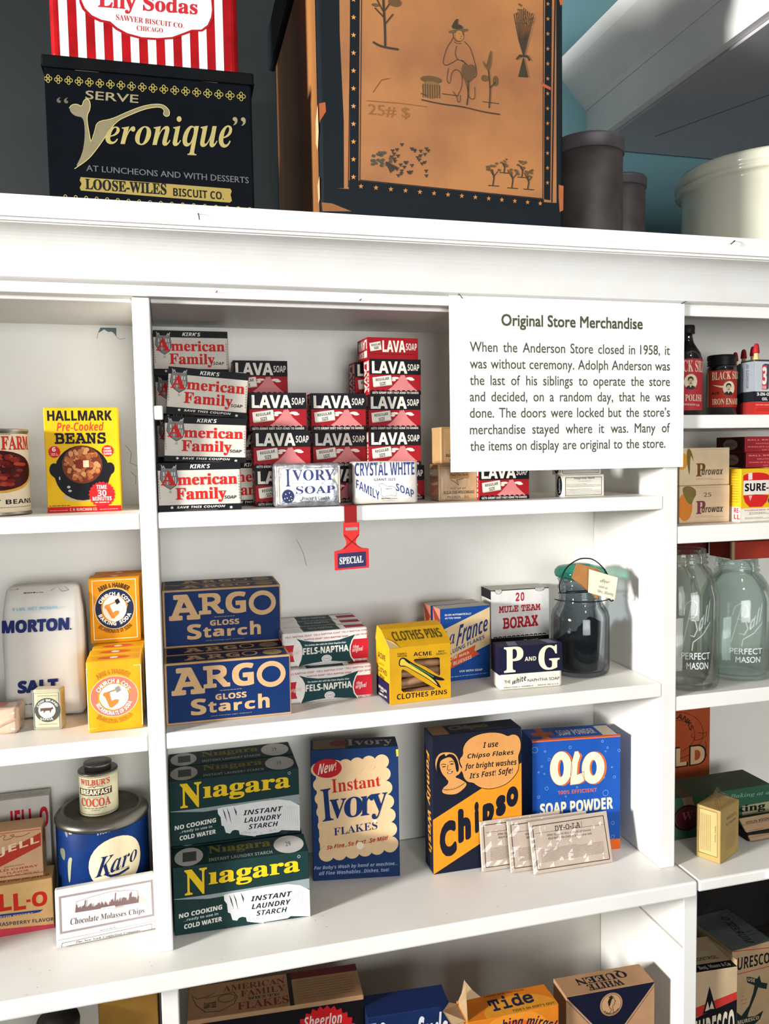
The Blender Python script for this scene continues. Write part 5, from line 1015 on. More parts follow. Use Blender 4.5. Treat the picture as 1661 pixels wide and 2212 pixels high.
  ('R','#0b1119',-.0057,.013,.9893,.9837),('C','#b3a555',-.0025,.8962,.0139,.9251,.0006),('C','#b3a555',.0192,.9002,.0357,.9291,.0006),('C','#b3a555',.0087,.9151,.025,.944,.0006),
  ('C','#b3a555',.0081,.8813,.0245,.9102,.0006),('C','#b3a555',.0443,.8956,.0608,.9247,.0006),('C','#b3a555',.0662,.8996,.0828,.9287,.0006),('C','#b3a555',.0555,.9146,.072,.9437,.0006),
  ('C','#b3a555',.055,.8806,.0715,.9097,.0006),('C','#b3a555',.0528,.0394,.0696,.0679,.0006),('C','#b3a555',.0752,.0414,.0921,.0699,.0006),('C','#b3a555',.0642,.058,.0811,.0865,.0006),
  ('C','#b3a555',.0637,.0228,.0806,.0513,.0006),('C','#b3a555',.0915,.895,.1082,.9243,.0006),('C','#b3a555',.1137,.8991,.1304,.9283,.0006),('C','#b3a555',.1029,.9141,.1195,.9434,.0006),
  ('C','#b3a555',.1024,.88,.119,.9092,.0006),('C','#b3a555',.101,.0382,.118,.0668,.0006),('C','#b3a555',.1237,.0401,.1407,.0688,.0006),('C','#b3a555',.1126,.0568,.1296,.0855,.0006),
  ('C','#b3a555',.1121,.0215,.1291,.0501,.0006),('C','#b3a555',.1393,.8945,.1561,.9238,.0006),('C','#b3a555',.1617,.8985,.1786,.9279,.0006),('C','#b3a555',.1507,.9136,.1676,.9431,.0006),
  ('C','#b3a555',.1503,.8793,.1671,.9087,.0006),('C','#b3a555',.1498,.0369,.1669,.0657,.0006),('C','#b3a555',.1727,.0388,.1899,.0677,.0006),('C','#b3a555',.1615,.0556,.1786,.0845,.0006),
  ('C','#b3a555',.161,.0201,.1782,.0489,.0006),('C','#b3a555',.1876,.8939,.2046,.9234,.0006),('C','#b3a555',.2103,.8979,.2273,.9275,.0006),('C','#b3a555',.1991,.9132,.2161,.9428,.0006),
  ('C','#b3a555',.1987,.8786,.2157,.9082,.0006),('C','#b3a555',.1991,.0356,.2164,.0645,.0006),('C','#b3a555',.2223,.0375,.2396,.0666,.0006),('C','#b3a555',.2109,.0544,.2282,.0834,.0006),
  ('C','#b3a555',.2105,.0187,.2278,.0476,.0006),('C','#b3a555',.2364,.8933,.2536,.923,.0006),('C','#b3a555',.2594,.8973,.2765,.9271,.0006),('C','#b3a555',.2481,.9127,.2652,.9424,.0006),
  ('C','#b3a555',.2477,.8779,.2648,.9077,.0006),('C','#b3a555',.249,.0343,.2665,.0634,.0006),('C','#b3a555',.2724,.0362,.2899,.0654,.0006),('C','#b3a555',.2609,.0532,.2784,.0824,.0006),
  ('C','#b3a555',.2605,.0173,.278,.0464,.0006),('C','#b3a555',.2858,.8927,.3031,.9225,.0006),('C','#b3a555',.309,.8968,.3263,.9267,.0006),('C','#b3a555',.2976,.9122,.3149,.9421,.0006),
  ('C','#b3a555',.2972,.8772,.3145,.9071,.0006),('C','#b3a555',.2994,.033,.317,.0622,.0006),('C','#b3a555',.3231,.0349,.3408,.0643,.0006),('C','#b3a555',.3114,.052,.3291,.0813,.0006),
  ('C','#b3a555',.311,.0159,.3287,.0451,.0006),('C','#b3a555',.3358,.8921,.3532,.9221,.0006),('C','#b3a555',.3592,.8962,.3767,.9263,.0006),('C','#b3a555',.3476,.9117,.3651,.9418,.0006),
  ('C','#b3a555',.3473,.8765,.3648,.9066,.0006),('C','#b3a555',.3504,.0316,.3682,.061,.0006),('C','#b3a555',.3743,.0336,.3922,.0631,.0006),('C','#b3a555',.3625,.0508,.3804,.0802,.0006),
  ('C','#b3a555',.3622,.0144,.38,.0439,.0006),('C','#b3a555',.3862,.8914,.4039,.9216,.0006),('C','#b3a555',.4099,.8956,.4276,.9259,.0006),('C','#b3a555',.3982,.9112,.4159,.9414,.0006),
  ('C','#b3a555',.3979,.8758,.4156,.9061,.0006),('C','#b3a555',.402,.0303,.4199,.0598,.0006),('C','#b3a555',.4262,.0322,.4442,.0619,.0006),('C','#b3a555',.4142,.0495,.4322,.0792,.0006),
  ('C','#b3a555',.4139,.013,.4319,.0426,.0006),('C','#b3a555',.4373,.8908,.4551,.9212,.0006),('C','#b3a555',.4613,.895,.4791,.9254,.0006),('C','#b3a555',.4494,.9107,.4672,.9411,.0006),
  ('C','#b3a555',.4491,.8751,.467,.9055,.0006),('C','#b3a555',.4541,.0289,.4723,.0586,.0006),('C','#b3a555',.4786,.0309,.4968,.0607,.0006),('C','#b3a555',.4665,.0483,.4847,.0781,.0006),
  ('C','#b3a555',.4662,.0115,.4844,.0413,.0006),('C','#b3a555',.489,.8902,.5069,.9207,.0006),('C','#b3a555',.5132,.8944,.5312,.925,.0006),('C','#b3a555',.5012,.9101,.5192,.9407,.0006),
  ('C','#b3a555',.5009,.8744,.5189,.905,.0006),('C','#b3a555',.5069,.0275,.5252,.0574,.0006),('C','#b3a555',.5316,.0295,.55,.0595,.0006),('C','#b3a555',.5194,.047,.5377,.077,.0006),
  ('C','#b3a555',.5191,.01,.5375,.0399,.0006),('C','#b3a555',.5412,.8896,.5593,.9203,.0006),('C','#b3a555',.5657,.8938,.5839,.9246,.0006),('C','#b3a555',.5536,.9096,.5717,.9404,.0006),
  ('C','#b3a555',.5533,.8737,.5715,.9044,.0006),('C','#b3a555',.5603,.0261,.5788,.0562,.0006),('C','#b3a555',.5853,.0281,.6038,.0583,.0006),('C','#b3a555',.5729,.0457,.5914,.0758,.0006),
  ('C','#b3a555',.5726,.0085,.5912,.0386,.0006),('C','#b3a555',.5941,.8889,.6124,.9198,.0006),('C','#b3a555',.6188,.8931,.6372,.9241,.0006),('C','#b3a555',.6065,.9091,.6249,.94,.0006),
  ('C','#b3a555',.6063,.8729,.6247,.9039,.0006),('C','#b3a555',.6142,.0247,.6329,.0549,.0006),('C','#b3a555',.6395,.0267,.6583,.057,.0006),('C','#b3a555',.627,.0444,.6457,.0747,.0006),
  ('C','#b3a555',.6268,.007,.6455,.0373,.0006),('C','#b3a555',.6475,.8883,.666,.9193,.0006),('C','#b3a555',.6726,.8925,.6911,.9237,.0006),('C','#b3a555',.6601,.9085,.6786,.9397,.0006),
  ('C','#b3a555',.66,.8722,.6785,.9033,.0006),('C','#b3a555',.6688,.0232,.6877,.0537,.0006),('C','#b3a555',.6944,.0253,.7134,.0558,.0006),('C','#b3a555',.6817,.0431,.7006,.0736,.0006),
  ('C','#b3a555',.6816,.0054,.7005,.0359,.0006),('C','#b3a555',.7016,.8876,.7203,.9188,.0006),('C','#b3a555',.7269,.8919,.7457,.9232,.0006),('C','#b3a555',.7143,.908,.733,.9393,.0006),
  ('C','#b3a555',.7142,.8714,.7329,.9027,.0006),('C','#b3a555',.7241,.0218,.7432,.0524,.0006),('C','#b3a555',.75,.0238,.7691,.0545,.0006),('C','#b3a555',.7371,.0417,.7562,.0724,.0006),
  ('C','#b3a555',.737,.0039,.7561,.0345,.0006),('C','#b3a555',.7563,.8869,.7752,.9184,.0006),('C','#b3a555',.782,.8912,.8009,.9227,.0006),('C','#b3a555',.7692,.9074,.7881,.9389,.0006),
  ('C','#b3a555',.7691,.8707,.788,.9021,.0006),('C','#b3a555',.78,.0203,.7993,.0511,.0006),('C','#b3a555',.8062,.0224,.8255,.0532,.0006),('C','#b3a555',.7931,.0404,.8124,.0712,.0006),
  ('C','#b3a555',.793,.0023,.8123,.0331,.0006),('C','#b3a555',.8117,.8862,.8307,.9179,.0006),('C','#b3a555',.8376,.8906,.8568,.9223,.0006),('C','#b3a555',.8247,.9069,.8437,.9386,.0006),
  ('C','#b3a555',.8246,.8699,.8437,.9015,.0006),('C','#b3a555',.8366,.0188,.856,.0498,.0006),('C','#b3a555',.8631,.0209,.8826,.0519,.0006),('C','#b3a555',.8498,.039,.8693,.07,.0006),
  ('C','#b3a555',.8498,.0007,.8693,.0317,.0006),('C','#b3a555',.8677,.8856,.8869,.9174,.0006),('C','#b3a555',.894,.8899,.9133,.9218,.0006),('C','#b3a555',.8808,.9063,.9001,.9382,.0006),
  ('C','#b3a555',.8808,.8691,.9001,.901,.0006),('C','#b3a555',.8938,.0173,.9135,.0485,.0006),('C','#b3a555',.9206,.0194,.9404,.0506,.0006),('C','#b3a555',.9072,.0376,.9269,.0688,.0006),
  ('C','#b3a555',.9072,-.0009,.9269,.0303,.0006),('C','#b3a555',.9244,.8849,.9438,.9169,.0006),('C','#b3a555',.951,.8892,.9705,.9213,.0006),('C','#b3a555',.9376,.9058,.9571,.9378,.0006),
  ('C','#b3a555',.9377,.8683,.9572,.9004,.0006),('C','#b3a555',.9517,.0158,.9716,.0471,.0006),('C','#b3a555',.9789,.0179,.9988,.0493,.0006),('C','#b3a555',.9653,.0362,.9852,.0676,.0006),
  ('C','#b3a555',.9653,-.0026,.9852,.0288,.0006),('Q','#9a9070','g1','SERVE',[.1844,.7885,.4361,.7896,.439,.8502,.189,.8517]),('Q','#6d6858','sf','“',[.0517,.7454,.1046,.7462,.1053,.7885,.0523,.7848]),
  ('Y','#8d8468',[.1086,.7125,.1201,.7382,.1463,.7477,.1685,.7288,.1767,.7766,.1958,.7931,.2083,.7685,.2061,.7148,.1865,.6609,.1997,.5126,.203,.4727,.2231,.5563,.2355,.6321,.2778,.6425,.3051,.6561,.376,.7145,.4559,.7709,.5206,.795,.5613,.7919,.5874,.7544,.5855,.7164,.569,.7056,.5543,.7214,.5627,.7547,.5408,.7762,.4718,.7542,.3916,.6964,.3244,.6413,.3044,.5949,.2647,.508,.2252,.4215,.1861,.349,.1209,.2767,.1561,.3724,.1725,.4686,.1778,.5767,.1713,.6559,.1376,.6574,.1155,.6806]),
  ('Z','#c9bb7a',.0006,[.1086,.7125,.1201,.7382,.1463,.7477,.1685,.7288,.1767,.7766,.1958,.7931,.2083,.7685,.2061,.7148,.1865,.6609,.1997,.5126,.203,.4727,.2231,.5563,.2355,.6321,.3051,.6561,.376,.7145,.4559,.7709,.5206,.795,.5613,.7919,.5874,.7544,.5855,.7164,.569,.7056,.5543,.7214,.5627,.7547,.5408,.7762,.4718,.7542,.3916,.6964,.3244,.6413,.2647,.508,.2252,.4215,.1861,.349,.1209,.2767]),
  ('Q','#b3a66e','sfi','eronique',[.2714,.4205,.8964,.4407,.8964,.7595,.2742,.6582]),('Q','#9a9070','sf','”',[.9008,.6808,.9674,.6831,.9673,.7485,.9008,.7443]),
  ('Q','#6f6f70','g1','AT LUNCHEONS AND WITH DESSERTS',[.1759,.2665,.9742,.2479,.9742,.2953,.1765,.31]),('P','#a89554',[.148,.2202,.8786,.2003,.8848,.1833,.8786,.1533,.8848,.1097,.8741,.094,.1466,.1224,.1416,.1436,.1518,.1718,.1431,.1953]),
  ('Q','#1a1c1e','sfh','LOOSE-WILES',[.168,.1326,.5571,.1242,.5576,.2094,.1691,.2115]),('Q','#1a1c1e','sb','BISCUIT CO.',[.5903,.12,.8432,.1134,.8433,.1721,.5907,.1814]),
  ('P','#6d6458',[.1315,1.015,.2669,1.021,.2513,.9891,.146,.9877]),('P','#6d6458',[.7203,1.021,.8442,1.022,.8269,.9882,.7371,.992]),
 ],
},
'cracker':{
 'F':[
  ('P','#e8e5e0',[.047,.9778,.0935,.9826,.0941,.0004,.0497,.0004]),('P','#e8e5e0',[.1388,.9781,.1853,.983,.1855,.0007,.1411,.0008]),('P','#e8e5e0',[.2306,.9784,.2772,.9833,.2769,.0011,.2325,.0012]),
  ('P','#e8e5e0',[.3225,.9787,.3691,.9836,.3684,.0015,.3239,.0016]),('P','#e8e5e0',[.4145,.9791,.4611,.9839,.4599,.0018,.4154,.0019]),('P','#e8e5e0',[.5065,.9794,.5532,.9843,.5514,.0022,.5069,.0023]),
  ('P','#e8e5e0',[.5986,.9797,.6452,.9846,.643,.0026,.5985,.0027]),('P','#e8e5e0',[.6907,.98,.7374,.9849,.7347,.003,.6901,.0031]),('P','#e8e5e0',[.7828,.9804,.8296,.9853,.8264,.0033,.7818,.0034]),
  ('P','#e8e5e0',[.875,.9807,.9218,.9856,.9181,.0037,.8735,.0038]),('P','#b01c23',[.1491,.4156,.2022,.4983,.3461,.5673,.5434,.6109,.7221,.6062,.8283,.5475,.864,.4583,.8724,.3046,.8654,.2653,.844,.2246,.8032,.1973,.7495,.1918,.7135,.1765,.6416,.1484,.5611,.1363,.4719,.1326,.392,.1437,.3389,.1653,.3038,.1909,.2593,.1918,.2062,.2095,.1711,.2405,.1582,.27]),
  ('P','#e9e6e0',[.1624,.4093,.211,.4915,.3548,.5566,.5432,.5993,.7174,.5941,.8191,.5388,.8513,.4493,.8608,.3035,.8538,.268,.8343,.2313,.7989,.2061,.7452,.2006,.7065,.1843,.6382,.1573,.5613,.1456,.4766,.1424,.401,.1539,.3498,.1741,.3128,.1996,.2684,.2027,.2197,.2185,.1846,.2481,.17,.2789]),
  ('Q','#c2303a','sfh','Lily Sodas',[.2511,.2372,.7794,.2542,.7829,.3418,.2573,.3342]),('Q','#b8303a','sf','SAWYER BISCUIT CO.',[.3441,.2082,.7033,.2025,.7038,.2257,.3446,.2352]),
  ('Q','#b8303a','sf','CHICAGO.',[.4504,.1705,.5957,.1722,.5961,.1931,.4508,.1936]),('Q','#c96a6c','sf','(REG. U.S. PAT. OFF.)',[.5094,.3253,.6584,.3229,.6587,.3368,.5096,.3354]),
 ],
},
'chest':{
 'F':[
  ('R','#b0783f',.0582,.0949,.9689,.9551),('P','#131d24',[.0881,.953,.0844,.6307,.0932,.3286,.0888,.0963,.0582,.0949,.0125,.0927,.0431,.9529]),
  ('P','#131d24',[.1312,.9531,.1694,.9532,.146,.1271,.1115,.1255]),('P','#131d24',[.109,.1254,.146,.1271,.9128,.1053,.9118,.0759,.9382,.0736,.938,.0662,.1076,.0933]),
  ('P','#131d24',[.9219,.955,.9518,.9551,.9406,.1029,.9128,.1053]),('P','#131d24',[.9637,.9551,.9689,.9551,.9502,.0961,.9449,.0958]),('S','#131d24',.0007,[.1369,.9531,.1054,.1009]),
  ('S','#131d24',.0007,[.1766,.9532,.151,.1288,.9075,.1072,.9138,.8405,.6513,.8542]),('P','#d79a5a',[.143,.8802,.1401,.8737,.1327,.8734,.1383,.8692,.136,.8626,.1424,.8664,.1484,.8627,.1467,.8692,.1528,.8735,.1453,.8738]),
  ('P','#d79a5a',[.1417,.8197,.1388,.8133,.1313,.8129,.137,.8087,.1347,.8021,.1411,.8059,.1471,.8022,.1454,.8088,.1514,.8131,.144,.8133]),('P','#d79a5a',[.1403,.7591,.1374,.7527,.13,.7523,.1356,.7481,.1333,.7414,.1397,.7453,.1458,.7416,.1441,.7482,.1501,.7525,.1427,.7527]),
  ('P','#d79a5a',[.139,.6985,.1361,.692,.1286,.6916,.1343,.6874,.132,.6807,.1384,.6846,.1445,.6809,.1428,.6875,.1488,.6919,.1413,.6921]),('P','#d79a5a',[.1377,.6377,.1348,.6312,.1273,.6308,.1329,.6266,.1307,.6199,.1371,.6238,.1431,.6201,.1414,.6267,.1474,.6311,.14,.6313]),
  ('P','#d79a5a',[.1363,.5768,.1334,.5703,.1259,.5698,.1316,.5657,.1293,.559,.1357,.5629,.1418,.5592,.1401,.5658,.1461,.5703,.1387,.5704]),('P','#d79a5a',[.135,.5158,.1321,.5093,.1246,.5088,.1302,.5046,.128,.4979,.1344,.5019,.1405,.4982,.1387,.5048,.1448,.5093,.1373,.5094]),
  ('P','#d79a5a',[.1336,.4547,.1307,.4482,.1232,.4476,.1289,.4435,.1266,.4368,.133,.4408,.1391,.4371,.1374,.4437,.1434,.4482,.136,.4483]),('P','#d79a5a',[.1323,.3935,.1294,.3869,.1219,.3864,.1275,.3822,.1252,.3755,.1317,.3795,.1378,.3759,.1361,.3825,.1421,.387,.1346,.3871]),
  ('P','#d79a5a',[.1309,.3322,.128,.3256,.1205,.325,.1262,.3209,.1239,.3141,.1303,.3182,.1364,.3146,.1347,.3212,.1408,.3257,.1333,.3258]),('P','#d79a5a',[.1296,.2707,.1267,.2641,.1191,.2635,.1248,.2594,.1225,.2526,.129,.2567,.1351,.2531,.1334,.2597,.1394,.2643,.1319,.2643]),
  ('P','#d79a5a',[.1282,.2092,.1253,.2026,.1178,.2019,.1235,.1978,.1212,.191,.1276,.1951,.1337,.1916,.132,.1982,.1381,.2028,.1306,.2028]),('P','#d79a5a',[.1269,.1476,.1239,.1409,.1164,.1403,.1221,.1362,.1198,.1293,.1263,.1335,.1324,.1299,.1306,.1365,.1367,.1411,.1292,.1411]),
  ('P','#c2854a',[.1554,.1169,.1525,.1102,.1449,.1096,.1506,.1055,.1483,.0986,.1548,.1028,.1609,.0992,.1592,.1059,.1652,.1105,.1577,.1104]),('P','#c2854a',[.2145,.1154,.2116,.1087,.2041,.1081,.2098,.104,.2075,.0972,.2139,.1014,.2199,.0978,.2182,.1044,.2243,.109,.2168,.109]),
  ('P','#c2854a',[.2732,.1139,.2703,.1073,.2629,.1066,.2685,.1026,.2663,.0958,.2726,.0999,.2787,.0964,.277,.103,.2829,.1076,.2755,.1075]),('P','#c2854a',[.3316,.1124,.3288,.1058,.3214,.1052,.327,.1012,.3247,.0944,.331,.0985,.337,.095,.3353,.1015,.3413,.1061,.3339,.1061]),
  ('P','#c2854a',[.3897,.111,.3868,.1044,.3795,.1038,.3851,.0997,.3828,.093,.3891,.0971,.3951,.0936,.3934,.1001,.3993,.1047,.392,.1046]),('P','#c2854a',[.4474,.1095,.4446,.103,.4373,.1023,.4428,.0983,.4406,.0916,.4468,.0957,.4528,.0922,.4511,.0987,.4569,.1033,.4497,.1032]),
  ('P','#c2854a',[.5047,.1081,.5019,.1016,.4947,.1009,.5002,.0969,.498,.0902,.5042,.0943,.5101,.0908,.5084,.0973,.5142,.1018,.507,.1018]),('P','#c2854a',[.5618,.1067,.559,.1001,.5518,.0995,.5573,.0955,.5551,.0888,.5612,.0929,.5671,.0894,.5654,.0959,.5712,.1004,.564,.1004]),
  ('P','#c2854a',[.6184,.1053,.6157,.0987,.6085,.0981,.614,.0941,.6118,.0875,.618,.0915,.6238,.088,.6221,.0945,.6279,.099,.6207,.099]),('P','#c2854a',[.6748,.1038,.6721,.0974,.665,.0967,.6704,.0927,.6683,.0861,.6743,.0901,.6801,.0867,.6785,.0931,.6842,.0976,.6771,.0976]),
  ('P','#c2854a',[.7308,.1024,.7282,.096,.7211,.0953,.7265,.0914,.7243,.0847,.7304,.0888,.7362,.0853,.7345,.0918,.7402,.0962,.7331,.0962]),('P','#c2854a',[.7866,.101,.7839,.0946,.7768,.094,.7822,.09,.7801,.0834,.7861,.0874,.7919,.084,.7902,.0904,.7958,.0949,.7888,.0948]),
  ('P','#c2854a',[.8419,.0996,.8393,.0932,.8323,.0926,.8376,.0886,.8355,.0821,.8415,.0861,.8472,.0826,.8456,.089,.8512,.0935,.8442,.0935]),('P','#c2854a',[.897,.0983,.8944,.0919,.8874,.0912,.8927,.0873,.8907,.0807,.8966,.0847,.9023,.0813,.9006,.0877,.9062,.0921,.8993,.0921]),
  ('P','#b57a48',[.9334,.8854,.931,.8797,.9246,.8794,.9295,.8757,.9276,.8698,.933,.8732,.9382,.8699,.9366,.8757,.9417,.8795,.9354,.8797]),('P','#b57a48',[.933,.8313,.9306,.8256,.9243,.8253,.9291,.8216,.9273,.8157,.9326,.8191,.9378,.8158,.9363,.8217,.9414,.8255,.9351,.8257]),
  ('P','#b57a48',[.9327,.7772,.9303,.7715,.924,.7712,.9288,.7674,.9269,.7616,.9323,.765,.9375,.7617,.936,.7675,.9411,.7714,.9347,.7716]),('P','#b57a48',[.9324,.723,.93,.7173,.9236,.7169,.9285,.7132,.9266,.7073,.932,.7108,.9372,.7075,.9357,.7133,.9407,.7172,.9344,.7173]),
  ('P','#b57a48',[.932,.6687,.9296,.663,.9233,.6626,.9281,.6589,.9262,.653,.9316,.6564,.9368,.6532,.9353,.659,.9404,.6629,.9341,.663]),('P','#b57a48',[.9317,.6143,.9293,.6086,.9229,.6082,.9278,.6045,.9259,.5985,.9313,.602,.9365,.5988,.935,.6046,.9401,.6085,.9337,.6087]),
  ('P','#b57a48',[.9314,.5599,.929,.5541,.9226,.5537,.9275,.55,.9256,.544,.931,.5475,.9362,.5443,.9347,.5501,.9397,.5541,.9334,.5542]),('P','#b57a48',[.931,.5053,.9286,.4995,.9223,.4991,.9271,.4954,.9252,.4894,.9306,.493,.9358,.4897,.9343,.4956,.9394,.4995,.9331,.4996]),
  ('P','#b57a48',[.9307,.4507,.9283,.4448,.9219,.4444,.9268,.4407,.9249,.4348,.9303,.4383,.9355,.4351,.934,.4409,.9391,.4449,.9327,.445]),('P','#b57a48',[.9304,.3959,.9279,.3901,.9216,.3896,.9264,.386,.9245,.38,.93,.3836,.9352,.3803,.9337,.3862,.9388,.3902,.9324,.3902]),
  ('P','#b57a48',[.93,.3411,.9276,.3353,.9212,.3348,.9261,.3311,.9242,.3251,.9296,.3287,.9348,.3255,.9333,.3314,.9384,.3354,.9321,.3354]),('P','#b57a48',[.9297,.2862,.9273,.2804,.9209,.2798,.9258,.2762,.9239,.2702,.9293,.2738,.9345,.2706,.933,.2765,.9381,.2805,.9317,.2805]),
  ('P','#b57a48',[.9293,.2312,.9269,.2254,.9205,.2248,.9254,.2212,.9235,.2152,.929,.2188,.9342,.2156,.9327,.2215,.9378,.2255,.9314,.2255]),('P','#b57a48',[.929,.1762,.9266,.1703,.9202,.1697,.9251,.1661,.9232,.1601,.9286,.1637,.9338,.1605,.9323,.1664,.9374,.1705,.9311,.1705]),
  ('Z','#4a4034',.0022,[.2592,.5967,.2596,.6638,.2565,.7234,.2543,.768,.2608,.8275]),('Z','#4a4034',.0012,[.2578,.716,.2373,.7455,.2224,.7751]),
  ('Z','#4a4034',.0012,[.2589,.7234,.2861,.7609,.312,.8057]),('Z','#4a4034',.0012,[.2555,.701,.2205,.7303]),('Z','#4a4034',.0012,[.2602,.6787,.2923,.7165]),
  ('E','#6e5638',.2057,.7637,.2486,.8237),('E','#6e5638',.2481,.8125,.2763,.8721),('E','#6e5638',.2994,.7908,.3252,.8355),('E','#6e5638',.2733,.7422,.325,.7725),
  ('E','#6e5638',.2085,.7339,.2373,.7455),('Z','#4a4034',.002,[.2114,.6121,.2392,.6,.2794,.5971,.3114,.5963]),('S','#4a4034',.0008,[.8269,.623,.806,.6806,.7862,.7708]),
  ('S','#4a4034',.0008,[.8252,.6157,.8047,.5463]),('S','#4a4034',.0008,[.8269,.623,.8099,.6807,.7948,.7759]),('S','#4a4034',.0008,[.8252,.6157,.8086,.5464]),
  ('S','#4a4034',.0008,[.8269,.623,.8136,.6807,.8033,.7811]),('S','#4a4034',.0008,[.8252,.6157,.8126,.5465]),('S','#4a4034',.0008,[.8269,.623,.8174,.6808,.8118,.7862]),
  ('S','#4a4034',.0008,[.8252,.6157,.8165,.5466]),('S','#4a4034',.0008,[.8269,.623,.8212,.6808,.8203,.7914]),('S','#4a4034',.0008,[.8252,.6157,.8205,.5467]),
  ('S','#4a4034',.0008,[.8269,.623,.825,.6809,.8288,.7965]),('S','#4a4034',.0008,[.8252,.6157,.8245,.5468]),('S','#4a4034',.0008,[.8269,.623,.8288,.681,.837,.7916]),
  ('S','#4a4034',.0008,[.8252,.6157,.8284,.5469]),('S','#4a4034',.0008,[.8269,.623,.8326,.681,.8451,.7866]),('S','#4a4034',.0008,[.8252,.6157,.8324,.547]),
  ('S','#4a4034',.0008,[.8269,.623,.8364,.6811,.8533,.7817]),('S','#4a4034',.0008,[.8252,.6157,.8363,.5471]),('S','#4a4034',.0008,[.8269,.623,.8402,.6812,.8614,.7767]),
  ('S','#4a4034',.0008,[.8252,.6157,.8403,.5472]),('S','#4a4034',.0008,[.8269,.623,.844,.6812,.8696,.7718]),('S','#4a4034',.0008,[.8252,.6157,.8442,.5473]),
  ('E','#6e5638',.8543,.7436,.8628,.7502),('E','#6e5638',.8013,.7392,.8099,.7459),('E','#6e5638',.8564,.7592,.8649,.7658),('E','#6e5638',.8128,.7998,.8214,.8064),
  ('E','#6e5638',.795,.7691,.8036,.7757),('E','#6e5638',.8469,.7541,.8554,.7607),('E','#6e5638',.807,.7408,.8155,.7474),('E','#6e5638',.7946,.7553,.8031,.7619),
  ('E','#6e5638',.805,.8038,.8136,.8104),('E','#6e5638',.8045,.741,.8131,.7476),('E','#6e5638',.8086,.8031,.8172,.8097),('E','#6e5638',.8287,.7768,.8372,.7834),
  ('E','#6e5638',.8354,.7587,.8439,.7653),('E','#6e5638',.8451,.732,.8536,.7386),('E','#6e5638',.8165,.7539,.825,.7605),('E','#6e5638',.7999,.7842,.8085,.7908),
  ('E','#6e5638',.7965,.7356,.8051,.7422),('E','#6e5638',.8162,.7479,.8248,.7545),('E','#6e5638',.8599,.7743,.8684,.7809),('E','#6e5638',.807,.7845,.8156,.7911),
  ('E','#6e5638',.8291,.7737,.8377,.7803),('E','#6e5638',.7945,.7365,.8031,.7431),('E','#6e5638',.8398,.7354,.8483,.742),('E','#6e5638',.8565,.7473,.865,.7539),
  ('E','#6e5638',.8549,.749,.8634,.7556),('E','#6e5638',.8231,.7394,.8317,.746),('S','#4a4034',.002,[.796,.6079,.8102,.6227,.8421,.6233,.853,.6091]),
  ('Z','#4a4034',.0006,[.5317,.6612,.5273,.6501,.5068,.624,.4936,.5868,.4888,.5645,.5003,.5574,.5243,.569,.5484,.5843]),('Z','#4a4034',.0006,[.5781,.651,.6008,.6331,.6115,.6077,.6269,.5604,.6282,.531,.6085,.5232,.6018,.5524,.587,.5741,.5639,.581]),
  ('Z','#4a4034',.0006,[.5325,.6833,.5317,.6612,.5468,.6468,.5664,.6508,.5766,.673,.5716,.6854]),('Y','#6b5a40',[.5111,.677,.5208,.6846,.5563,.6925,.5954,.6975,.5912,.6886,.5558,.6793,.5204,.6743]),
  ('Y','#4a4034',[.5225,.689,.5336,.7127,.5458,.7275,.5552,.7262,.5491,.7092,.5684,.7059,.5742,.6942]),('Z','#4a4034',.0006,[.5118,.5503,.5023,.5057,.5175,.4914,.5231,.5358,.5432,.5511,.5661,.5369,.5684,.4927,.5475,.4552]),
  ('Z','#4a4034',.0006,[.5284,.4695,.5472,.4478,.5467,.4331,.5584,.4334,.5594,.4593]),('Z','#4a4034',.0006,[.57,.537,.5879,.4932,.5941,.4492,.6213,.4485,.6191,.4941]),
  ('E','#b07f48',.5414,.6504,.574,.6869),('Z','#4a4034',.0004,[.5557,.6763,.5611,.675]),('Z','#4a4034',.0004,[.5674,.6765,.572,.6751]),('Z','#4a4034',.0004,[.5641,.6721,.5669,.6648,.5622,.6632]),
  ('Z','#4a4034',.0004,[.5589,.658,.5667,.6582]),('Z','#4a4034',.0004,[.535,.6466,.5465,.6394,.5661,.6427]),('Z','#4a4034',.0006,[.5462,.6321,.5373,.6025,.5521,.5807,.5718,.5848,.5828,.5667]),
  ('Y','#6a5238',[.5625,.5441,.5714,.5738,.5867,.5668,.6103,.5747,.6253,.5603,.6204,.5308,.6002,.5083,.5768,.5077]),('Z','#4a4034',.0012,[.5926,.5154,.5923,.4639,.5855,.4254]),
  ('E','#6e5638',.3973,.4896,.4846,.5164),('Y','#8a6a40',[.4,.4957,.4808,.4978,.4682,.4381,.4103,.4349]),('Z','#4a4034',.0007,[.4067,.4847,.4072,.4378]),
  ('Z','#4a4034',.0007,[.4162,.4849,.4168,.4381]),('Z','#4a4034',.0007,[.4257,.4852,.4263,.4384]),('Z','#4a4034',.0007,[.4353,.4855,.4358,.4387]),
  ('Z','#4a4034',.0007,[.4448,.4857,.4453,.4389]),('Z','#4a4034',.0007,[.4543,.486,.4548,.4392]),('Z','#4a4034',.0007,[.4637,.4862,.4643,.4395]),
  ('Z','#4a4034',.0007,[.4732,.4865,.4738,.4398]),('Z','#4a4034',.0012,[.4005,.4287,.4794,.4199,.5657,.4188,.6509,.4067,.7241,.4032]),('Z','#4a4034',.0007,[.3974,.4509,.4249,.4443]),
  ('Z','#4a4034',.0007,[.4847,.4572,.5514,.4554]),('Z','#4a4034',.0007,[.6522,.4435,.7216,.4419]),('Z','#4a4034',.0012,[.6785,.4223,.6844,.4812,.679,.5469,.6726,.5834]),
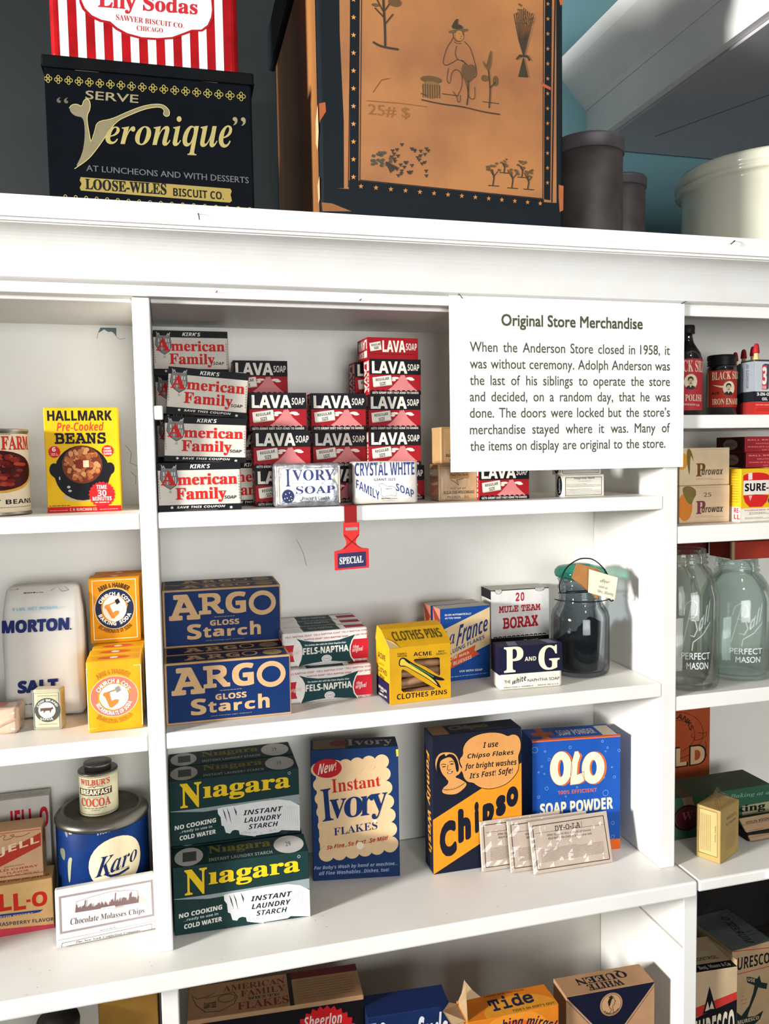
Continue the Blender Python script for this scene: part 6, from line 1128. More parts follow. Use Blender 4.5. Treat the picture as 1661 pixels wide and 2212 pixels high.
  ('Y','#6e5638',[.6499,.5975,.6682,.5686,.6816,.6201,.6913,.6349,.688,.5837,.6793,.5543,.6605,.5685]),('E','#6e5638',.6945,.5034,.7188,.5406),
  ('E','#6e5638',.647,.5168,.6749,.5395),('Z','#4a4034',.001,[.685,.4958,.705,.5183]),('S','#4a4034',.0014,[.411,.2603,.4172,.2568,.4237,.2615]),
  ('S','#4a4034',.0014,[.4172,.2568,.4177,.2508]),('S','#4a4034',.0014,[.2928,.2487,.2991,.2452,.3057,.2499]),('S','#4a4034',.0014,[.2991,.2452,.2996,.2392]),
  ('S','#4a4034',.0014,[.3373,.1721,.3436,.1686,.3502,.1734]),('S','#4a4034',.0014,[.3436,.1686,.3441,.1626]),('S','#4a4034',.0014,[.3482,.1736,.3544,.1701,.361,.1749]),
  ('S','#4a4034',.0014,[.3544,.1701,.355,.1641]),('S','#4a4034',.0014,[.325,.2053,.3313,.2018,.3379,.2066]),('S','#4a4034',.0014,[.3313,.2018,.3318,.1958]),
  ('S','#4a4034',.0014,[.3064,.1961,.3127,.1926,.3193,.1974]),('S','#4a4034',.0014,[.3127,.1926,.3132,.1866]),('S','#4a4034',.0014,[.3128,.2678,.3191,.2642,.3257,.269]),
  ('S','#4a4034',.0014,[.3191,.2642,.3196,.2583]),('S','#4a4034',.0014,[.3299,.2057,.3361,.2022,.3428,.207]),('S','#4a4034',.0014,[.3361,.2022,.3367,.1962]),
  ('S','#4a4034',.0014,[.4046,.2399,.4108,.2365,.4174,.2412]),('S','#4a4034',.0014,[.4108,.2365,.4114,.2305]),('S','#4a4034',.0014,[.4092,.1811,.4154,.1776,.422,.1824]),
  ('S','#4a4034',.0014,[.4154,.1776,.416,.1717]),('S','#4a4034',.0014,[.292,.1798,.2983,.1763,.3049,.1811]),('S','#4a4034',.0014,[.2983,.1763,.2989,.1703]),
  ('S','#4a4034',.0014,[.4099,.1642,.4161,.1608,.4227,.1655]),('S','#4a4034',.0014,[.4161,.1608,.4167,.1548]),('S','#4a4034',.0014,[.3754,.2271,.3817,.2236,.3882,.2284]),
  ('S','#4a4034',.0014,[.3817,.2236,.3822,.2176]),('S','#4a4034',.0014,[.3517,.1968,.358,.1933,.3645,.1981]),('S','#4a4034',.0014,[.358,.1933,.3585,.1873]),
  ('S','#4a4034',.0014,[.3643,.2493,.3706,.2458,.3772,.2505]),('S','#4a4034',.0014,[.3706,.2458,.3711,.2398]),('S','#4a4034',.0014,[.404,.2114,.4103,.2079,.4168,.2126]),
  ('S','#4a4034',.0014,[.4103,.2079,.4108,.2019]),('S','#4a4034',.0014,[.2809,.2328,.2873,.2293,.2939,.2341]),('S','#4a4034',.0014,[.2873,.2293,.2878,.2233]),
  ('S','#4a4034',.0014,[.2817,.2153,.288,.2118,.2946,.2166]),('S','#4a4034',.0014,[.288,.2118,.2885,.2058]),('S','#4a4034',.0014,[.2834,.2076,.2897,.2041,.2964,.2089]),
  ('S','#4a4034',.0014,[.2897,.2041,.2903,.1981]),('S','#4a4034',.0014,[.3104,.1751,.3167,.1716,.3233,.1764]),('S','#4a4034',.0014,[.3167,.1716,.3172,.1656]),
  ('S','#4a4034',.0014,[.388,.2504,.3942,.2469,.4008,.2516]),('S','#4a4034',.0014,[.3942,.2469,.3948,.2409]),('S','#4a4034',.0014,[.3927,.2062,.399,.2028,.4055,.2075]),
  ('S','#4a4034',.0014,[.399,.2028,.3995,.1968]),('S','#4a4034',.0014,[.3086,.1656,.3149,.1621,.3215,.1669]),('S','#4a4034',.0014,[.3149,.1621,.3155,.1561]),
  ('S','#4a4034',.0014,[.2705,.2219,.2768,.2184,.2835,.2232]),('S','#4a4034',.0014,[.2768,.2184,.2774,.2124]),('S','#4a4034',.0014,[.3622,.2522,.3685,.2487,.3751,.2534]),
  ('S','#4a4034',.0014,[.3685,.2487,.3691,.2427]),('S','#4a4034',.0014,[.3426,.1701,.3489,.1666,.3555,.1714]),('S','#4a4034',.0014,[.3489,.1666,.3495,.1606]),
  ('S','#4a4034',.0014,[.3208,.189,.3271,.1855,.3337,.1903]),('S','#4a4034',.0014,[.3271,.1855,.3277,.1795]),('S','#4a4034',.0014,[.2961,.1577,.3024,.1543,.3091,.1591]),
  ('S','#4a4034',.0014,[.3024,.1543,.303,.1482]),('S','#4a4034',.0014,[.4177,.2541,.4239,.2506,.4305,.2553]),('S','#4a4034',.0014,[.4239,.2506,.4245,.2446]),
  ('S','#4a4034',.0014,[.3867,.2339,.393,.2304,.3995,.2352]),('S','#4a4034',.0014,[.393,.2304,.3935,.2244]),('S','#4a4034',.0014,[.2753,.2433,.2816,.2398,.2883,.2446]),
  ('S','#4a4034',.0014,[.2816,.2398,.2822,.2338]),('S','#4a4034',.0014,[.3807,.2189,.3869,.2154,.3935,.2202]),('S','#4a4034',.0014,[.3869,.2154,.3875,.2094]),
  ('S','#4a4034',.0014,[.3519,.2557,.3581,.2522,.3647,.2569]),('S','#4a4034',.0014,[.3581,.2522,.3587,.2462]),('S','#4a4034',.0014,[.2961,.2267,.3024,.2232,.309,.228]),
  ('S','#4a4034',.0014,[.3024,.2232,.3029,.2172]),('E','#5a5444',.232,.1873,.2471,.1985),('E','#5a5444',.2279,.2151,.243,.2263),('E','#5a5444',.2647,.1961,.2798,.2072),
  ('E','#5a5444',.2517,.189,.2667,.2002),('E','#5a5444',.231,.219,.246,.2302),('E','#5a5444',.1997,.1952,.2148,.2064),('E','#5a5444',.2509,.1835,.2659,.1947),
  ('E','#5a5444',.2656,.2067,.2806,.2178),('E','#5a5444',.2296,.179,.2447,.1902),('E','#5a5444',.1982,.2112,.2133,.2224),('E','#5a5444',.2351,.1999,.2501,.2111),
  ('E','#5a5444',.2415,.2252,.2565,.2364),('E','#5a5444',.2331,.2239,.2481,.2351),('E','#5a5444',.223,.2233,.238,.2345),('E','#5a5444',.2167,.1977,.2318,.2089),
  ('E','#5a5444',.2242,.224,.2393,.2352),('E','#5a5444',.2287,.1957,.2438,.2069),('E','#5a5444',.216,.2178,.2311,.229),('E','#5a5444',.226,.1941,.2411,.2054),
  ('E','#5a5444',.1935,.1941,.2086,.2053),('E','#5a5444',.1945,.1818,.2096,.193),('E','#5a5444',.2057,.186,.2208,.1972),('S','#4a4034',.001,[.2548,.1985,.2735,.1615]),
  ('S','#4a4034',.001,[.2548,.1985,.2786,.1655]),('S','#4a4034',.001,[.2548,.1985,.2836,.1695]),('S','#4a4034',.001,[.2548,.1985,.2886,.1735]),
  ('S','#4a4034',.001,[.2548,.1985,.2936,.1775]),('S','#4a4034',.001,[.2548,.1985,.2986,.1815]),('S','#4a4034',.0013,[.692,.1428,.6977,.1726,.6894,.2018]),
  ('S','#4a4034',.0009,[.6931,.1724,.7132,.1954]),('S','#4a4034',.0009,[.6933,.1798,.675,.2085]),('E','#6e5638',.6626,.2038,.6769,.2133),('E','#6e5638',.674,.1939,.6883,.2033),
  ('E','#6e5638',.702,.219,.7162,.2285),('E','#6e5638',.6633,.1951,.6775,.2046),('E','#6e5638',.6831,.2092,.6974,.2186),('E','#6e5638',.6794,.2092,.6936,.2187),
  ('E','#6e5638',.6914,.2089,.7056,.2184),('E','#6e5638',.6677,.2049,.6819,.2143),('E','#6e5638',.7126,.1959,.7268,.2053),('S','#4a4034',.0009,[.6726,.1419,.7191,.1418]),
  ('S','#4a4034',.0013,[.7401,.1929,.7434,.2107,.7385,.2281]),('S','#4a4034',.0009,[.7407,.2106,.7527,.2243]),('S','#4a4034',.0009,[.7408,.215,.7298,.2322]),
  ('E','#6e5638',.7437,.2207,.7522,.2263),('E','#6e5638',.7355,.2328,.744,.2385),('E','#6e5638',.7467,.239,.7551,.2446),('E','#6e5638',.7458,.238,.7543,.2436),
  ('E','#6e5638',.741,.2297,.7495,.2354),('E','#6e5638',.746,.2399,.7545,.2455),('E','#6e5638',.7423,.2228,.7508,.2285),('E','#6e5638',.7225,.2252,.731,.2309),
  ('E','#6e5638',.7301,.2242,.7386,.2298),('S','#4a4034',.0009,[.7208,.192,.7669,.1918]),('S','#4a4034',.0013,[.7729,.1391,.7784,.1688,.7702,.1978]),
  ('S','#4a4034',.0009,[.7738,.1686,.7937,.1915]),('S','#4a4034',.0009,[.7741,.1759,.7558,.2046]),('E','#6e5638',.7936,.22,.8076,.2294),('E','#6e5638',.7631,.2005,.7772,.2099),
  ('E','#6e5638',.7926,.1861,.8067,.1956),('E','#6e5638',.7438,.213,.7579,.2225),('E','#6e5638',.7628,.1893,.7769,.1987),('E','#6e5638',.7831,.1993,.7971,.2087),
  ('E','#6e5638',.7896,.1898,.8037,.1993),('E','#6e5638',.7876,.1966,.8016,.206),('E','#6e5638',.7551,.1915,.7693,.2009),('S','#4a4034',.0009,[.7536,.1382,.7996,.1381]),
  ('S','#4a4034',.0013,[.8164,.1815,.8202,.2022,.8145,.2225]),('S','#4a4034',.0009,[.817,.202,.8309,.218]),('S','#4a4034',.0009,[.8172,.2072,.8045,.2272]),
  ('E','#6e5638',.8205,.2138,.8303,.2204),('E','#6e5638',.8014,.2362,.8112,.2428),('E','#6e5638',.8074,.2305,.8172,.237),('E','#6e5638',.8092,.2356,.819,.2422),
  ('E','#6e5638',.817,.2265,.8269,.233),('E','#6e5638',.8047,.2343,.8146,.2409),('E','#6e5638',.816,.2349,.8258,.2414),('E','#6e5638',.8262,.2307,.8361,.2373),
  ('E','#6e5638',.8277,.2347,.8375,.2413),('S','#4a4034',.0009,[.7972,.1806,.843,.1804]),('S','#4a4034',.0013,[.8417,.1386,.8466,.1652,.8393,.1913]),
  ('S','#4a4034',.0009,[.8425,.165,.8603,.1856]),('S','#4a4034',.0009,[.8427,.1716,.8264,.1973]),('E','#6e5638',.8318,.1844,.8444,.1928),('E','#6e5638',.8383,.1956,.8509,.204),
  ('E','#6e5638',.8554,.2057,.868,.2141),('E','#6e5638',.8536,.194,.8662,.2025),('E','#6e5638',.8274,.1983,.84,.2068),('E','#6e5638',.8268,.189,.8394,.1974),
  ('E','#6e5638',.8345,.1931,.8471,.2015),('E','#6e5638',.8439,.1822,.8565,.1907),('E','#6e5638',.8467,.2009,.8593,.2094),('S','#4a4034',.0009,[.8226,.1377,.8683,.1376]),
  ('S','#6a4a30',.0005,[.2081,.438,.2424,.484,.2751,.4924]),('T','#99683c','si','25# $',.1884,.3545,.3514,.3973),('S','#8a6238',.0005,[.1825,.4071,.3199,.4091,.4234,.4056]),
  ('P','#b0653c',[-.0076,.3823,.0242,.3886,.026,.3567,.0048,.3256,-.0106,.3159]),('P','#b06a40',[.9786,.1631,1.001,.1604,.9983,.0693,.983,.0612,.9786,.1121]),
  ('P','#b06a40',[.9806,.8496,1.005,.852,1.002,.8305,.9872,.8233]),('P','#b0603c',[.8998,.5363,.9444,.5208,.9441,.51,.9106,.5199]),('P','#9a6a42',[.0019,.0424,.0433,.0406,.1166,.0174,.0047,.0118]),
 ],
},
'sign':{
 'F':[
  ('J','#5c6049','g2','Original Store Merchandise',.2069,.8193,.8102,.0172),('J','#5c6049','g1','When the Anderson Store closed in 1958, it',.0793,.671,.9341,.015),
  ('J','#5c6049','g1','was without ceremony. Adolph Anderson was',.0787,.5784,.9346,.015),('J','#5c6049','g1','the last of his siblings to operate the store',.0781,.4862,.9352,.015),
  ('J','#5c6049','g1','and decided, on a random day, that he was',.0774,.3951,.9357,.015),('J','#5c6049','g1','done. The doors were locked but the store’s',.0768,.3038,.9363,.015),
  ('J','#5c6049','g1','merchandise stayed where it was. Many of',.0762,.2107,.9368,.015),('J','#5c6049','g1','the items on display are original to the store.',.077,.118,.9167,.015),
 ],
},
}# ================================================================== THE SETTING
WHT='#f5f3ee'
w=link('wall_back',G().add([(-3,.37,0),(3,.37,0),(3,.37,2.7),(-3,.37,2.7),(-3,.45,0),(3,.45,0),(3,.45,2.7),(-3,.45,2.7)],[[0,1,2,3],[7,6,5,4],[3,2,6,7],[0,3,7,4],[1,5,6,2]],'#6a979e','wall').mesh('wall_back')); w['kind']='structure'
g=G(); v,f=boxvf(3.45,.004,1.2,.0005,1); g.add([(a-3.0,b+.3655,c+1.4) for a,b,c in v],f,'#101819','wall'); w5=link('trim_5',g.mesh('shade_panel')); w5['kind']='structure'  # added dark sheet, its colour stands in for the shade behind the tins
fl=link('floor',G().add([(-3,-3,-.05),(3,-3,-.05),(3,.45,-.05),(-3,.45,-.05),(-3,-3,0),(3,-3,0),(3,.45,0),(-3,.45,0)],[[4,5,6,7],[0,3,2,1],[0,1,5,4],[1,2,6,5],[2,3,7,6],[3,0,4,7]],'#7a6048','wood').mesh('floor')); fl['kind']='structure'
# boxed beam with crown moulding that comes out of the back wall at the right
cr=[(.616,2.046),(.6175,2.0225)]
for i in range(11):
    a=i/10; cr.append((.6195+.034*a-.009*math.sin(math.pi*a)*0+.008*math.sin(math.pi*a),2.020-.035*a-.010*math.sin(math.pi*a)))
cr+=[(.655,1.9835),(.6585,1.981),(.6615,1.976),(.6625,1.9745),(.6635,1.9745),(.72,1.9745),(.72,2.046)]
t1=link('trim_1',G().add(*extr(cr,-1.4,.37,'y'),WHT,'paint').mesh('crown_moulding')); t1['kind']='structure'
t2=link('trim_2',G().add(*extr([(.6635,1.974),(.6635,1.921),(1.7,1.921),(1.7,2.05),(.7205,2.05),(.7205,1.974)],-1.4,.37,'y'),WHT,'paint').mesh('beam_casing')); t2['kind']='structure'
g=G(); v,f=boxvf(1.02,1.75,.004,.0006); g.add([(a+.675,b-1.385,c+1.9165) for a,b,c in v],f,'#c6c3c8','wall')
for q in ((.74,.30,.95,-.2),(.86,.1,1.2,.16)): 
    vs,fs=stroke([(q[0],q[1]),(q[2],q[3])],.0016); g.add([(a,b,1.9163) for a,b in vs],fs,'#5d5a60','ink')
t3=link('trim_3',g.mesh('beam_soffit')); t3['kind']='structure'
# ------------------------------------------------------------------ shelving unit, left and middle bays
S1,S2,CT=1.3922,1.1736,.95
U=thing('shelving_unit','long white painted built-in shelves with cornice, left and middle bays','shelves')
b=board('back_panel',U,-.52,.577,.158,.170,.9505,1.66,'#efece3')
chip=[(-.0590,1.5850),(-.0560,1.5915),(-.0390,1.5915),(-.0392,1.5815),(-.0415,1.5850),(-.0440,1.5872),(-.0480,1.5868),(-.0520,1.5895)]
g=G(); g.add([(x,.1578,z) for x,z in chip],[list(range(len(chip)))],'#6f858a','ink'); link('peeled_paint',g.mesh('peeled_paint'),b)
for ln in ([(.1586,1.3439),(.163,1.335),(.1667,1.3266),(.1703,1.3111)],[(-.0390,1.5815),(-.036,1.579),(-.030,1.580)],[(-.034,1.46),(-.028,1.451),(-.030,1.44),(-.022,1.436)],[(-.03,1.43),(-.024,1.424),(-.025,1.415)],[(-.059,1.585),(-.060,1.579)]):
    vs,fs=stroke(ln,.0006); g=G(); g.add([(x,.1578,z) for x,z in vs],fs,'#a8aaa2','ink'); link('paint_crack',g.mesh('paint_crack'),b)
d=board('divider',U,-.0165,0,0,.158,.9503,1.597)
board('divider',U,-.3165,-.30,0,.158,.9503,1.597); board('cleat',d,.0002,.0086,.0004,.012,1.4815,1.4950,bev=.0012)  # this left divider is out of view, added to shade the left bay
board('side_panel',U,-.52,-.5035,0,.158,.9503,1.597); board('side_panel',U,.558,.5767,0,.158,.9503,1.597)
for x0,x1 in ((-.503,-.3168),(-.2997,-.0168),(.0003,.5577)):
    for z0,z1 in ((1.3764,1.3920),(1.1572,1.1734)): board('shelf',U,x0,x1,.0006,.1578,z0,z1)
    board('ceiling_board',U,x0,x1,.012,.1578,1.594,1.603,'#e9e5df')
hb=board('header_board',U,-.52,.5775,-.004,.0115,1.5975,1.656)
def nail(p,x,y,z,dx,dz,L=.008):
    piece('nail',p,tube([(x,y+.002,z),(x,y-.0025,z),(x+dx*L*.5,y-.0045,z+dz*L*.5),(x+dx*L,y-.005,z+dz*L)],.0005,6),'#4a4642','metal')
for q in ((.062,-.004,1.603,.3,.2,.003),(.204,-.004,1.600,.3,.2,.003)): nail(hb,*q)
pr=[(-.060,1.668),(-.060,1.650),(-.0565,1.650),(-.0565,1.6475),(-.0535,1.6475)]
for i in range(13):
    t_=i/12; pr.append((-.053+.039*t_,1.6465-.036*t_+.0085*math.sin(math.pi*t_)))
pr+=[(-.0135,1.6095),(-.0115,1.6085),(-.0075,1.6075),(-.0045,1.6075),(-.0045,1.656),(.36,1.656),(.36,1.668)]
cm=piece('trim_4',None,extr(pr,-.52,1.10),WHT); cm['kind']='structure' 
for q in ((.045,-.060,1.660,.1,-1,.006),(.60,-.060,1.664,-.8,-.5,.009)): nail(cm,*q)
ct=board('counter',U,-.52,.582,-.0365,.193,.9316,.95,bev=.0022)
for k in range(26):
    x=rnd.uniform(-.18,.56); y=rnd.uniform(-.033,.02); L_=rnd.uniform(.0006,.0022); g=G() if k==0 else g
    vs,fs=stroke([(x,y),(x+L_,y+rnd.uniform(-.0008,.0008))],rnd.uniform(.0003,.0007)); g.add([(p,q,.95004) for p,q in vs],fs,rnd.choice(['#8c857a','#a39b8e','#7a7268']),'ink')
sm=link('scuff_marks',g.mesh('scuff_marks'),ct); sm['kind']='stuff'
board('lower_divider',U,-.0135,.0035,0,.19,.02,.9313); lp=board('lower_side_panel',U,.5897,.6085,0,.193,.02,.9313); board('lower_side_panel',U,-.52,-.5015,0,.193,.02,.9313)
g=G(); v,f=boxvf(.0014,.188,.0022,.0005); g.add([(a+.5884,b+.001,c+.846) for a,b,c in v],f,'#bdb7aa','paint'); link('cleat',g.mesh('cleat'),lp)
board('lower_back_panel',U,-.52,.6085,.1935,.205,.02,.9313,'#d9d4ca')
for x0,x1 in ((-.5013,-.0137),(.0037,.5895)): board('lower_shelf',U,x0,x1,.001,.193,.622,.64)
board('kick_board',U,-.5013,.5895,.02,.03,.02,.6,'#e4e0d8')
# ------------------------------------------------------------------ shelving unit, right bay
V=thing('shelving_unit','white painted shelves of the right bay, joined on beside the post','shelves')
board('back_panel',V,.5775,1.10,.158,.170,.9505,1.655,'#efece3')
for z0,z1 in ((1.4682,1.4838),(1.3355,1.3558),(1.1381,1.1556)): board('shelf',V,.577,1.081,.0006,.1578,z0,z1)
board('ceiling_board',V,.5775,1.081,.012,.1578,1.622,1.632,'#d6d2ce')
board('header_board',V,.578,1.10,-.0045,.0115,1.5945,1.656); board('side_panel',V,1.082,1.10,0,.158,.9503,1.655)
cb=board('counter',V,.5835,1.10,-.0365,.193,.9366,.95,bev=.0022); board('counter_patch',cb,.676,1.08,-.0385,-.0355,.9395,.9488)
board('lower_back_panel',V,.609,1.10,.30,.31,.02,.935,'#2c2723','wood'); board('lower_shelf',V,.6088,1.10,.001,.2995,.622,.64,'#5a4a3c','wood'); board('lower_side_panel',V,1.082,1.10,.0,.30,.02,.935,'#4a3d33','wood')
# ------------------------------------------------------------------ printed notice hung over the shelves
g=G(); v,f=boxvf(.2796,.0012,.1875,.0002,1); g.add(v,f,'#fbfaf7','plastic'); print_box(g,'sign',.2796,.0012,.1875)
sg=tag(link('notice_board',g.mesh('notice_board'),None,(.2985,-.0075,1.4245)),'white printed notice in olive lettering hung over the upper right of the middle bay','sign')
nail(sg,.009,-.001,.184,.5,-.7,.007); nail(sg,.2755,-.001,.183,.6,.5,.009)
# ================================================================== TOP OF THE CORNICE
TZ=1.6682
g=G(); W_,D_,H_=.179,.17,.1190
v,f=boxvf(W_,D_,H_,.0015); g.add(v,f,'#11161c','tin'); print_box(g,'biscuit',W_,D_,H_,dz=.00012)
bt=thing('biscuit_tin','dark navy biscuit tin with worn gold script lettering on the cornice','tin',(-.0812,-.030,TZ+.0003),-1.2)
link('tin_body',g.mesh('tin_body'),bt); g=G(); v,f=boxvf(W_+.0045,D_+.0045,.0105,.0015); g.add([(a-.0022,b-.0022,c+H_-.0008) for a,b,c in v],f,'#17191c','tin')
v,f=boxvf(W_+.0055,D_+.0055,.0018,.0007,1); g.add([(a-.0027,b-.0027,c+H_-.001) for a,b,c in v],f,'#1f2022','tin'); link('lid',g.mesh('lid'),bt)
g=G(); v,f=boxvf(.164,.150,.190,.006,4); g.add(v,f,'#b01c23','tin'); print_box(g,'cracker',.164,.150,.190,dz=.00012)
tag(link('cracker_tin',g.mesh('cracker_tin'),None,(-.0762,-.021,TZ+H_+.0102),(0,0,math.radians(-1.0))),'red and white striped cracker tin standing on the navy tin','tin')
# chest
ch=thing('tea_chest','large orange and dark blue papered storage chest with engraved garden pictures','chest',(.1575,-.052,TZ+.0003),-.3)
g=G(); v,f=boxvf(.2475,.30,.262,.003,2); g.add(v,f,'#131d24','card'); print_box(g,'chest',.2475,.30,.262,dz=.00005)
o_,du,dv,n_,Wf,Hf=frame('L',.2475,.30,.262)
g.add([o_+du*x+dv*y+n_*.0004 for x,y in ((.02,.004),(.293,.004),(.293,.258),(.02,.258))],[[0,1,2,3]],'#b07a45','wood')
for pts in ([(.286,.09),(.298,.10),(.2995,.075),(.293,.06),(.284,.07)],[(.288,.03),(.299,.035),(.2985,.015),(.291,.012)]): g.add([o_+du*x+dv*y+n_*.0008 for x,y in pts],[list(range(len(pts)))],'#d9b08a','card')
link('chest_body',g.mesh('chest_body'),ch); g=G(); v,f=boxvf(.262,.314,.05,.004,2); g.add([(a-.007,b-.007,c+.2625) for a,b,c in v],f,'#161d22','card'); link('lid',g.mesh('lid'),ch)
def canister(x,y,r,h,label,lid_h):
    t=thing('canister',label,'canister',(x,y,TZ+.0003)); piece('can_body',t,lathe([(r-.003,0),(r,.002),(r,h-.001),(r-.002,h)],56),'#6e6460','rust',True)
    piece('lid',t,lathe([(r+.0005,h-lid_h),(r+.0018,h-lid_h+.0006),(r+.0018,h-lid_h*.2),(r+.0022,h-.002),(r+.0012,h+.0006),(r-.006,h+.0012),(.001,h+.0012)],56),'#7a7276','rust',True); return t
canister(.5085,.085,.0405,.1405,'tall dark grey metal canister with lid right of the orange chest',.016)
canister(.5800,.132,.031,.118,'short dark metal canister behind the tall grey one',.012)
cw=.108; kx,ky=.787,.118
c_=thing('stoneware_crock','large cream glazed stoneware crock at the right end of the cornice','crock',(kx,ky,TZ+.0003))
piece('crock_body',c_,lathe([(cw-.012,0),(cw-.005,.003),(cw-.003,.02),(cw-.003,.108),(cw-.0035,.112),(cw+.0015,.1135),(cw+.0045,.1155),(cw+.0035,.1190),(cw+.0015,.1205),(cw+.0045,.1222),(cw+.0055,.126),(cw+.0045,.1325),(cw+.002,.1365),(cw-.004,.1380),(cw-.010,.1355),(cw-.012,.12),(cw-.012,.012),(.001,.010)],96),'#e9e6d2','ceramic',True)
# ================================================================== MIDDLE BAY, UPPER SHELF
Z=S1
def kirk(i,label,loc,rot):
    global K0
    if i==0: K0=carton('soap_box','kirk',.080,.030,.0475,'#e6ddcf',label,'soap box',loc,rot=rot,group='red lettered soap boxes',bev=.0012); return K0
    return dup(K0,label,loc,rot)
R=math.radians
kirk(0,'red lettered black banded soap box, bottom of the front stack beside the divider',(.0012,.010,Z),(0,0,R(-1)))
kirk(1,'red lettered black banded soap box, second from bottom of the front stack',(.0080,.020,Z+.0478+.0014),(0,R(2.4),R(-1))).scale=(1,1,.945)
kirk(1,'red lettered black banded soap box tilted to the right on top of the front stack',(.0115,.038,Z+.0478*2+.0028),(0,R(5.0),R(-2))).scale=(1,1,.97)
for k in range(3): kirk(1,('red lettered black banded soap box, hidden low behind the front stack','red lettered black banded soap box, middle of the rear stack behind the front stack','red lettered black banded soap box in shadow below the topmost one')[k],(.0012,.120,Z+.0478*k),(0,0,0))
kirk(1,'red lettered black banded soap box set furthest back, highest by the divider',(.0006,.115,Z+.0478*3+.0004),(0,0,0))
kirk(1,'red lettered soap box turned sideways just right of the bottom one, its end showing',(.060,.058,Z),(0,0,R(14)))
LW,LD,LH=.060,.0243,.0393
def lava(i,label,loc,rot=(0,0,0)):
    global L0
    if i==0: L0=carton('soap_box','lava',LW,LD,LH,'#ad1c28',label,'soap box',loc,rot=rot,group='red and black volcano soap boxes',bev=.0005); return L0
    return dup(L0,label,loc,rot)
T='red black volcano soap box, '
q=LH+.0002
lava(0,T+'under the notice beside the tan cartons',(.3423,.0242,Z))
lava(1,T+'bottom of left column behind the silver soap',(.0987,.0394,Z)); lava(1,T+'second from bottom in the left column',(.0975,.0360,Z+q)); lava(1,T+'third row of the left column',(.0944,.0375,Z+2*q))
lava(1,T+'bottom of middle column behind the two white soaps',(.1655,.064,Z)); lava(1,T+'second row of the middle column',(.1648,.0633,Z+q)); lava(1,T+'top of the middle column',(.1601,.0430,Z+2*q))
lava(1,T+'bottom of right column behind the sheep soap',(.2360,.0770,Z)); lava(1,T+'second row of the right column',(.2252,.0535,Z+q)); lava(1,T+'third row of the right column',(.2262,.0570,Z+2*q)); lava(1,T+'fourth row, under the one lying flat',(.2300,.0640,Z+3*q),(0,0,R(2)))
lava(1,T+'lying flat, narrow red side out, topmost on the right',(.2275,.0700+LH,Z+4*q),(R(90),0,R(3)))
lava(1,T+'set back upper right, mostly its red end showing',(.2215,.098,Z+3*q),(0,0,R(4)))
for k in range(3): lava(1,T+('lowest of the shadowed rear column','second of the shadowed rear column','third of the shadowed rear column')[k],(.0845,.0970,Z+k*q)); 
for k in range(3): lava(1,T+('lowest of the rear right column','second of the rear right column','third of the rear right column')[k],(.2225,.0985+.003,Z+k*q)); 
lava(1,T+'dim one alone at the back upper left',(.0839,.0962,Z+3*q))
# white wrapped soaps
g=G(); v,f=boxvf(.0683,.026,.0440,.003,3,.0012,.0004); g.add(v,f,'#c9c9cc','foil',True); print_box(g,'ivorysoap',.0683,.026,.0440,dz=.00008,puff=.0013)
tag(link('wrapped_soap',g.mesh('wrapped_soap'),None,(.1149,.0062,Z+.0006),(0,0,R(-.5))),'silver foil wrapped soap bar with a cream label and moon emblem','soap')
g=G(); v,f=boxvf(.0695,.026,.0445,.003,3,.0006,.0004); g.add(v,f,'#ddd6cb','wrap',True); print_box(g,'crystal',.0695,.026,.0445,dz=.00008,puff=.0008)
o_,du,dv,n_,Wf,Hf=frame('L',.0695,.026,.0445); g.add([o_+du*x+dv*y+n_*.0006 for x,y in ((.001,.001),(.018,.001),(.018,.043),(.001,.043))],[[0,1,2,3]],'#7b7b80','foil')
tag(link('wrapped_soap',g.mesh('wrapped_soap'),None,(.1972,.0125,Z+.0008),(0,0,R(-4))),'white paper wrapped soap bar with blue lettering and a sheep drawing','soap')
b0=carton('bark_carton','bark',.0475,.030,.0405,'#cfa878','tan carton at the bottom left corner of the notice, lower of two','carton',(.2968,.0300,Z),0,'tan bark cartons',.0012,'wrap')
dup(b0,'tan carton on top of the other tan one, left of the notice',(.3004,.0310,Z+.0407),(0,0,R(1)))
b1=carton('bark_box','barkwhite',.0510,.022,.0252,'#efe8da','small white printed box under the notice, lower of two','box',(.4478,.0290,Z),0,'small white printed boxes',.0006)
dup(b1,'small white printed box on the lower one, half covered by the notice',(.4450,.0310,Z+.0254),(0,0,0))
# ------------------------------------------------------------------ hanging price tag
tgx=thing('shelf_tag','red plastic hanging tag with a navy plate clipped on the shelf edge','tag',(.1842,-.0010,1.3920))
g=G()
v,f=boxvf(.0132,.0009,.0175,.0002,1); g.add([(a,b-.0009,c-.0172) for a,b,c in v],f,'#8e100e','plastic'); v,f=boxvf(.0145,.012,.0008,.0002,1); g.add([(a-.0006,b-.001,c+.0003) for a,b,c in v],f,'#8e100e','plastic'); link('clip',g.mesh('clip'),tgx)
def plate(g,pts,y0,y1,c,k='plastic'):
    n=len(pts); g.add([(x,y0,z) for x,z in pts]+[(x,y1,z) for x,z in pts],[list(range(n)),list(range(n,2*n))[::-1]]+[[i,n+i,n+(i+1)%n,(i+1)%n] for i in range(n)],c,k)
g=G(); plate(g,[(-.0016,-.0215),(.0152,-.0215),(.0152,-.0165),(-.0016,-.0165)],-.0030,-.0010,'#d32f2c')
plate(g,[(-.0016,-.0250),(.0006,-.0250),(.0006,-.0213),(-.0016,-.0213)],-.0024,-.0012,'#d32f2c'); plate(g,[(.0136,-.0250),(.0152,-.0250),(.0152,-.0213),(.0136,-.0213)],-.0024,-.0012,'#d32f2c')
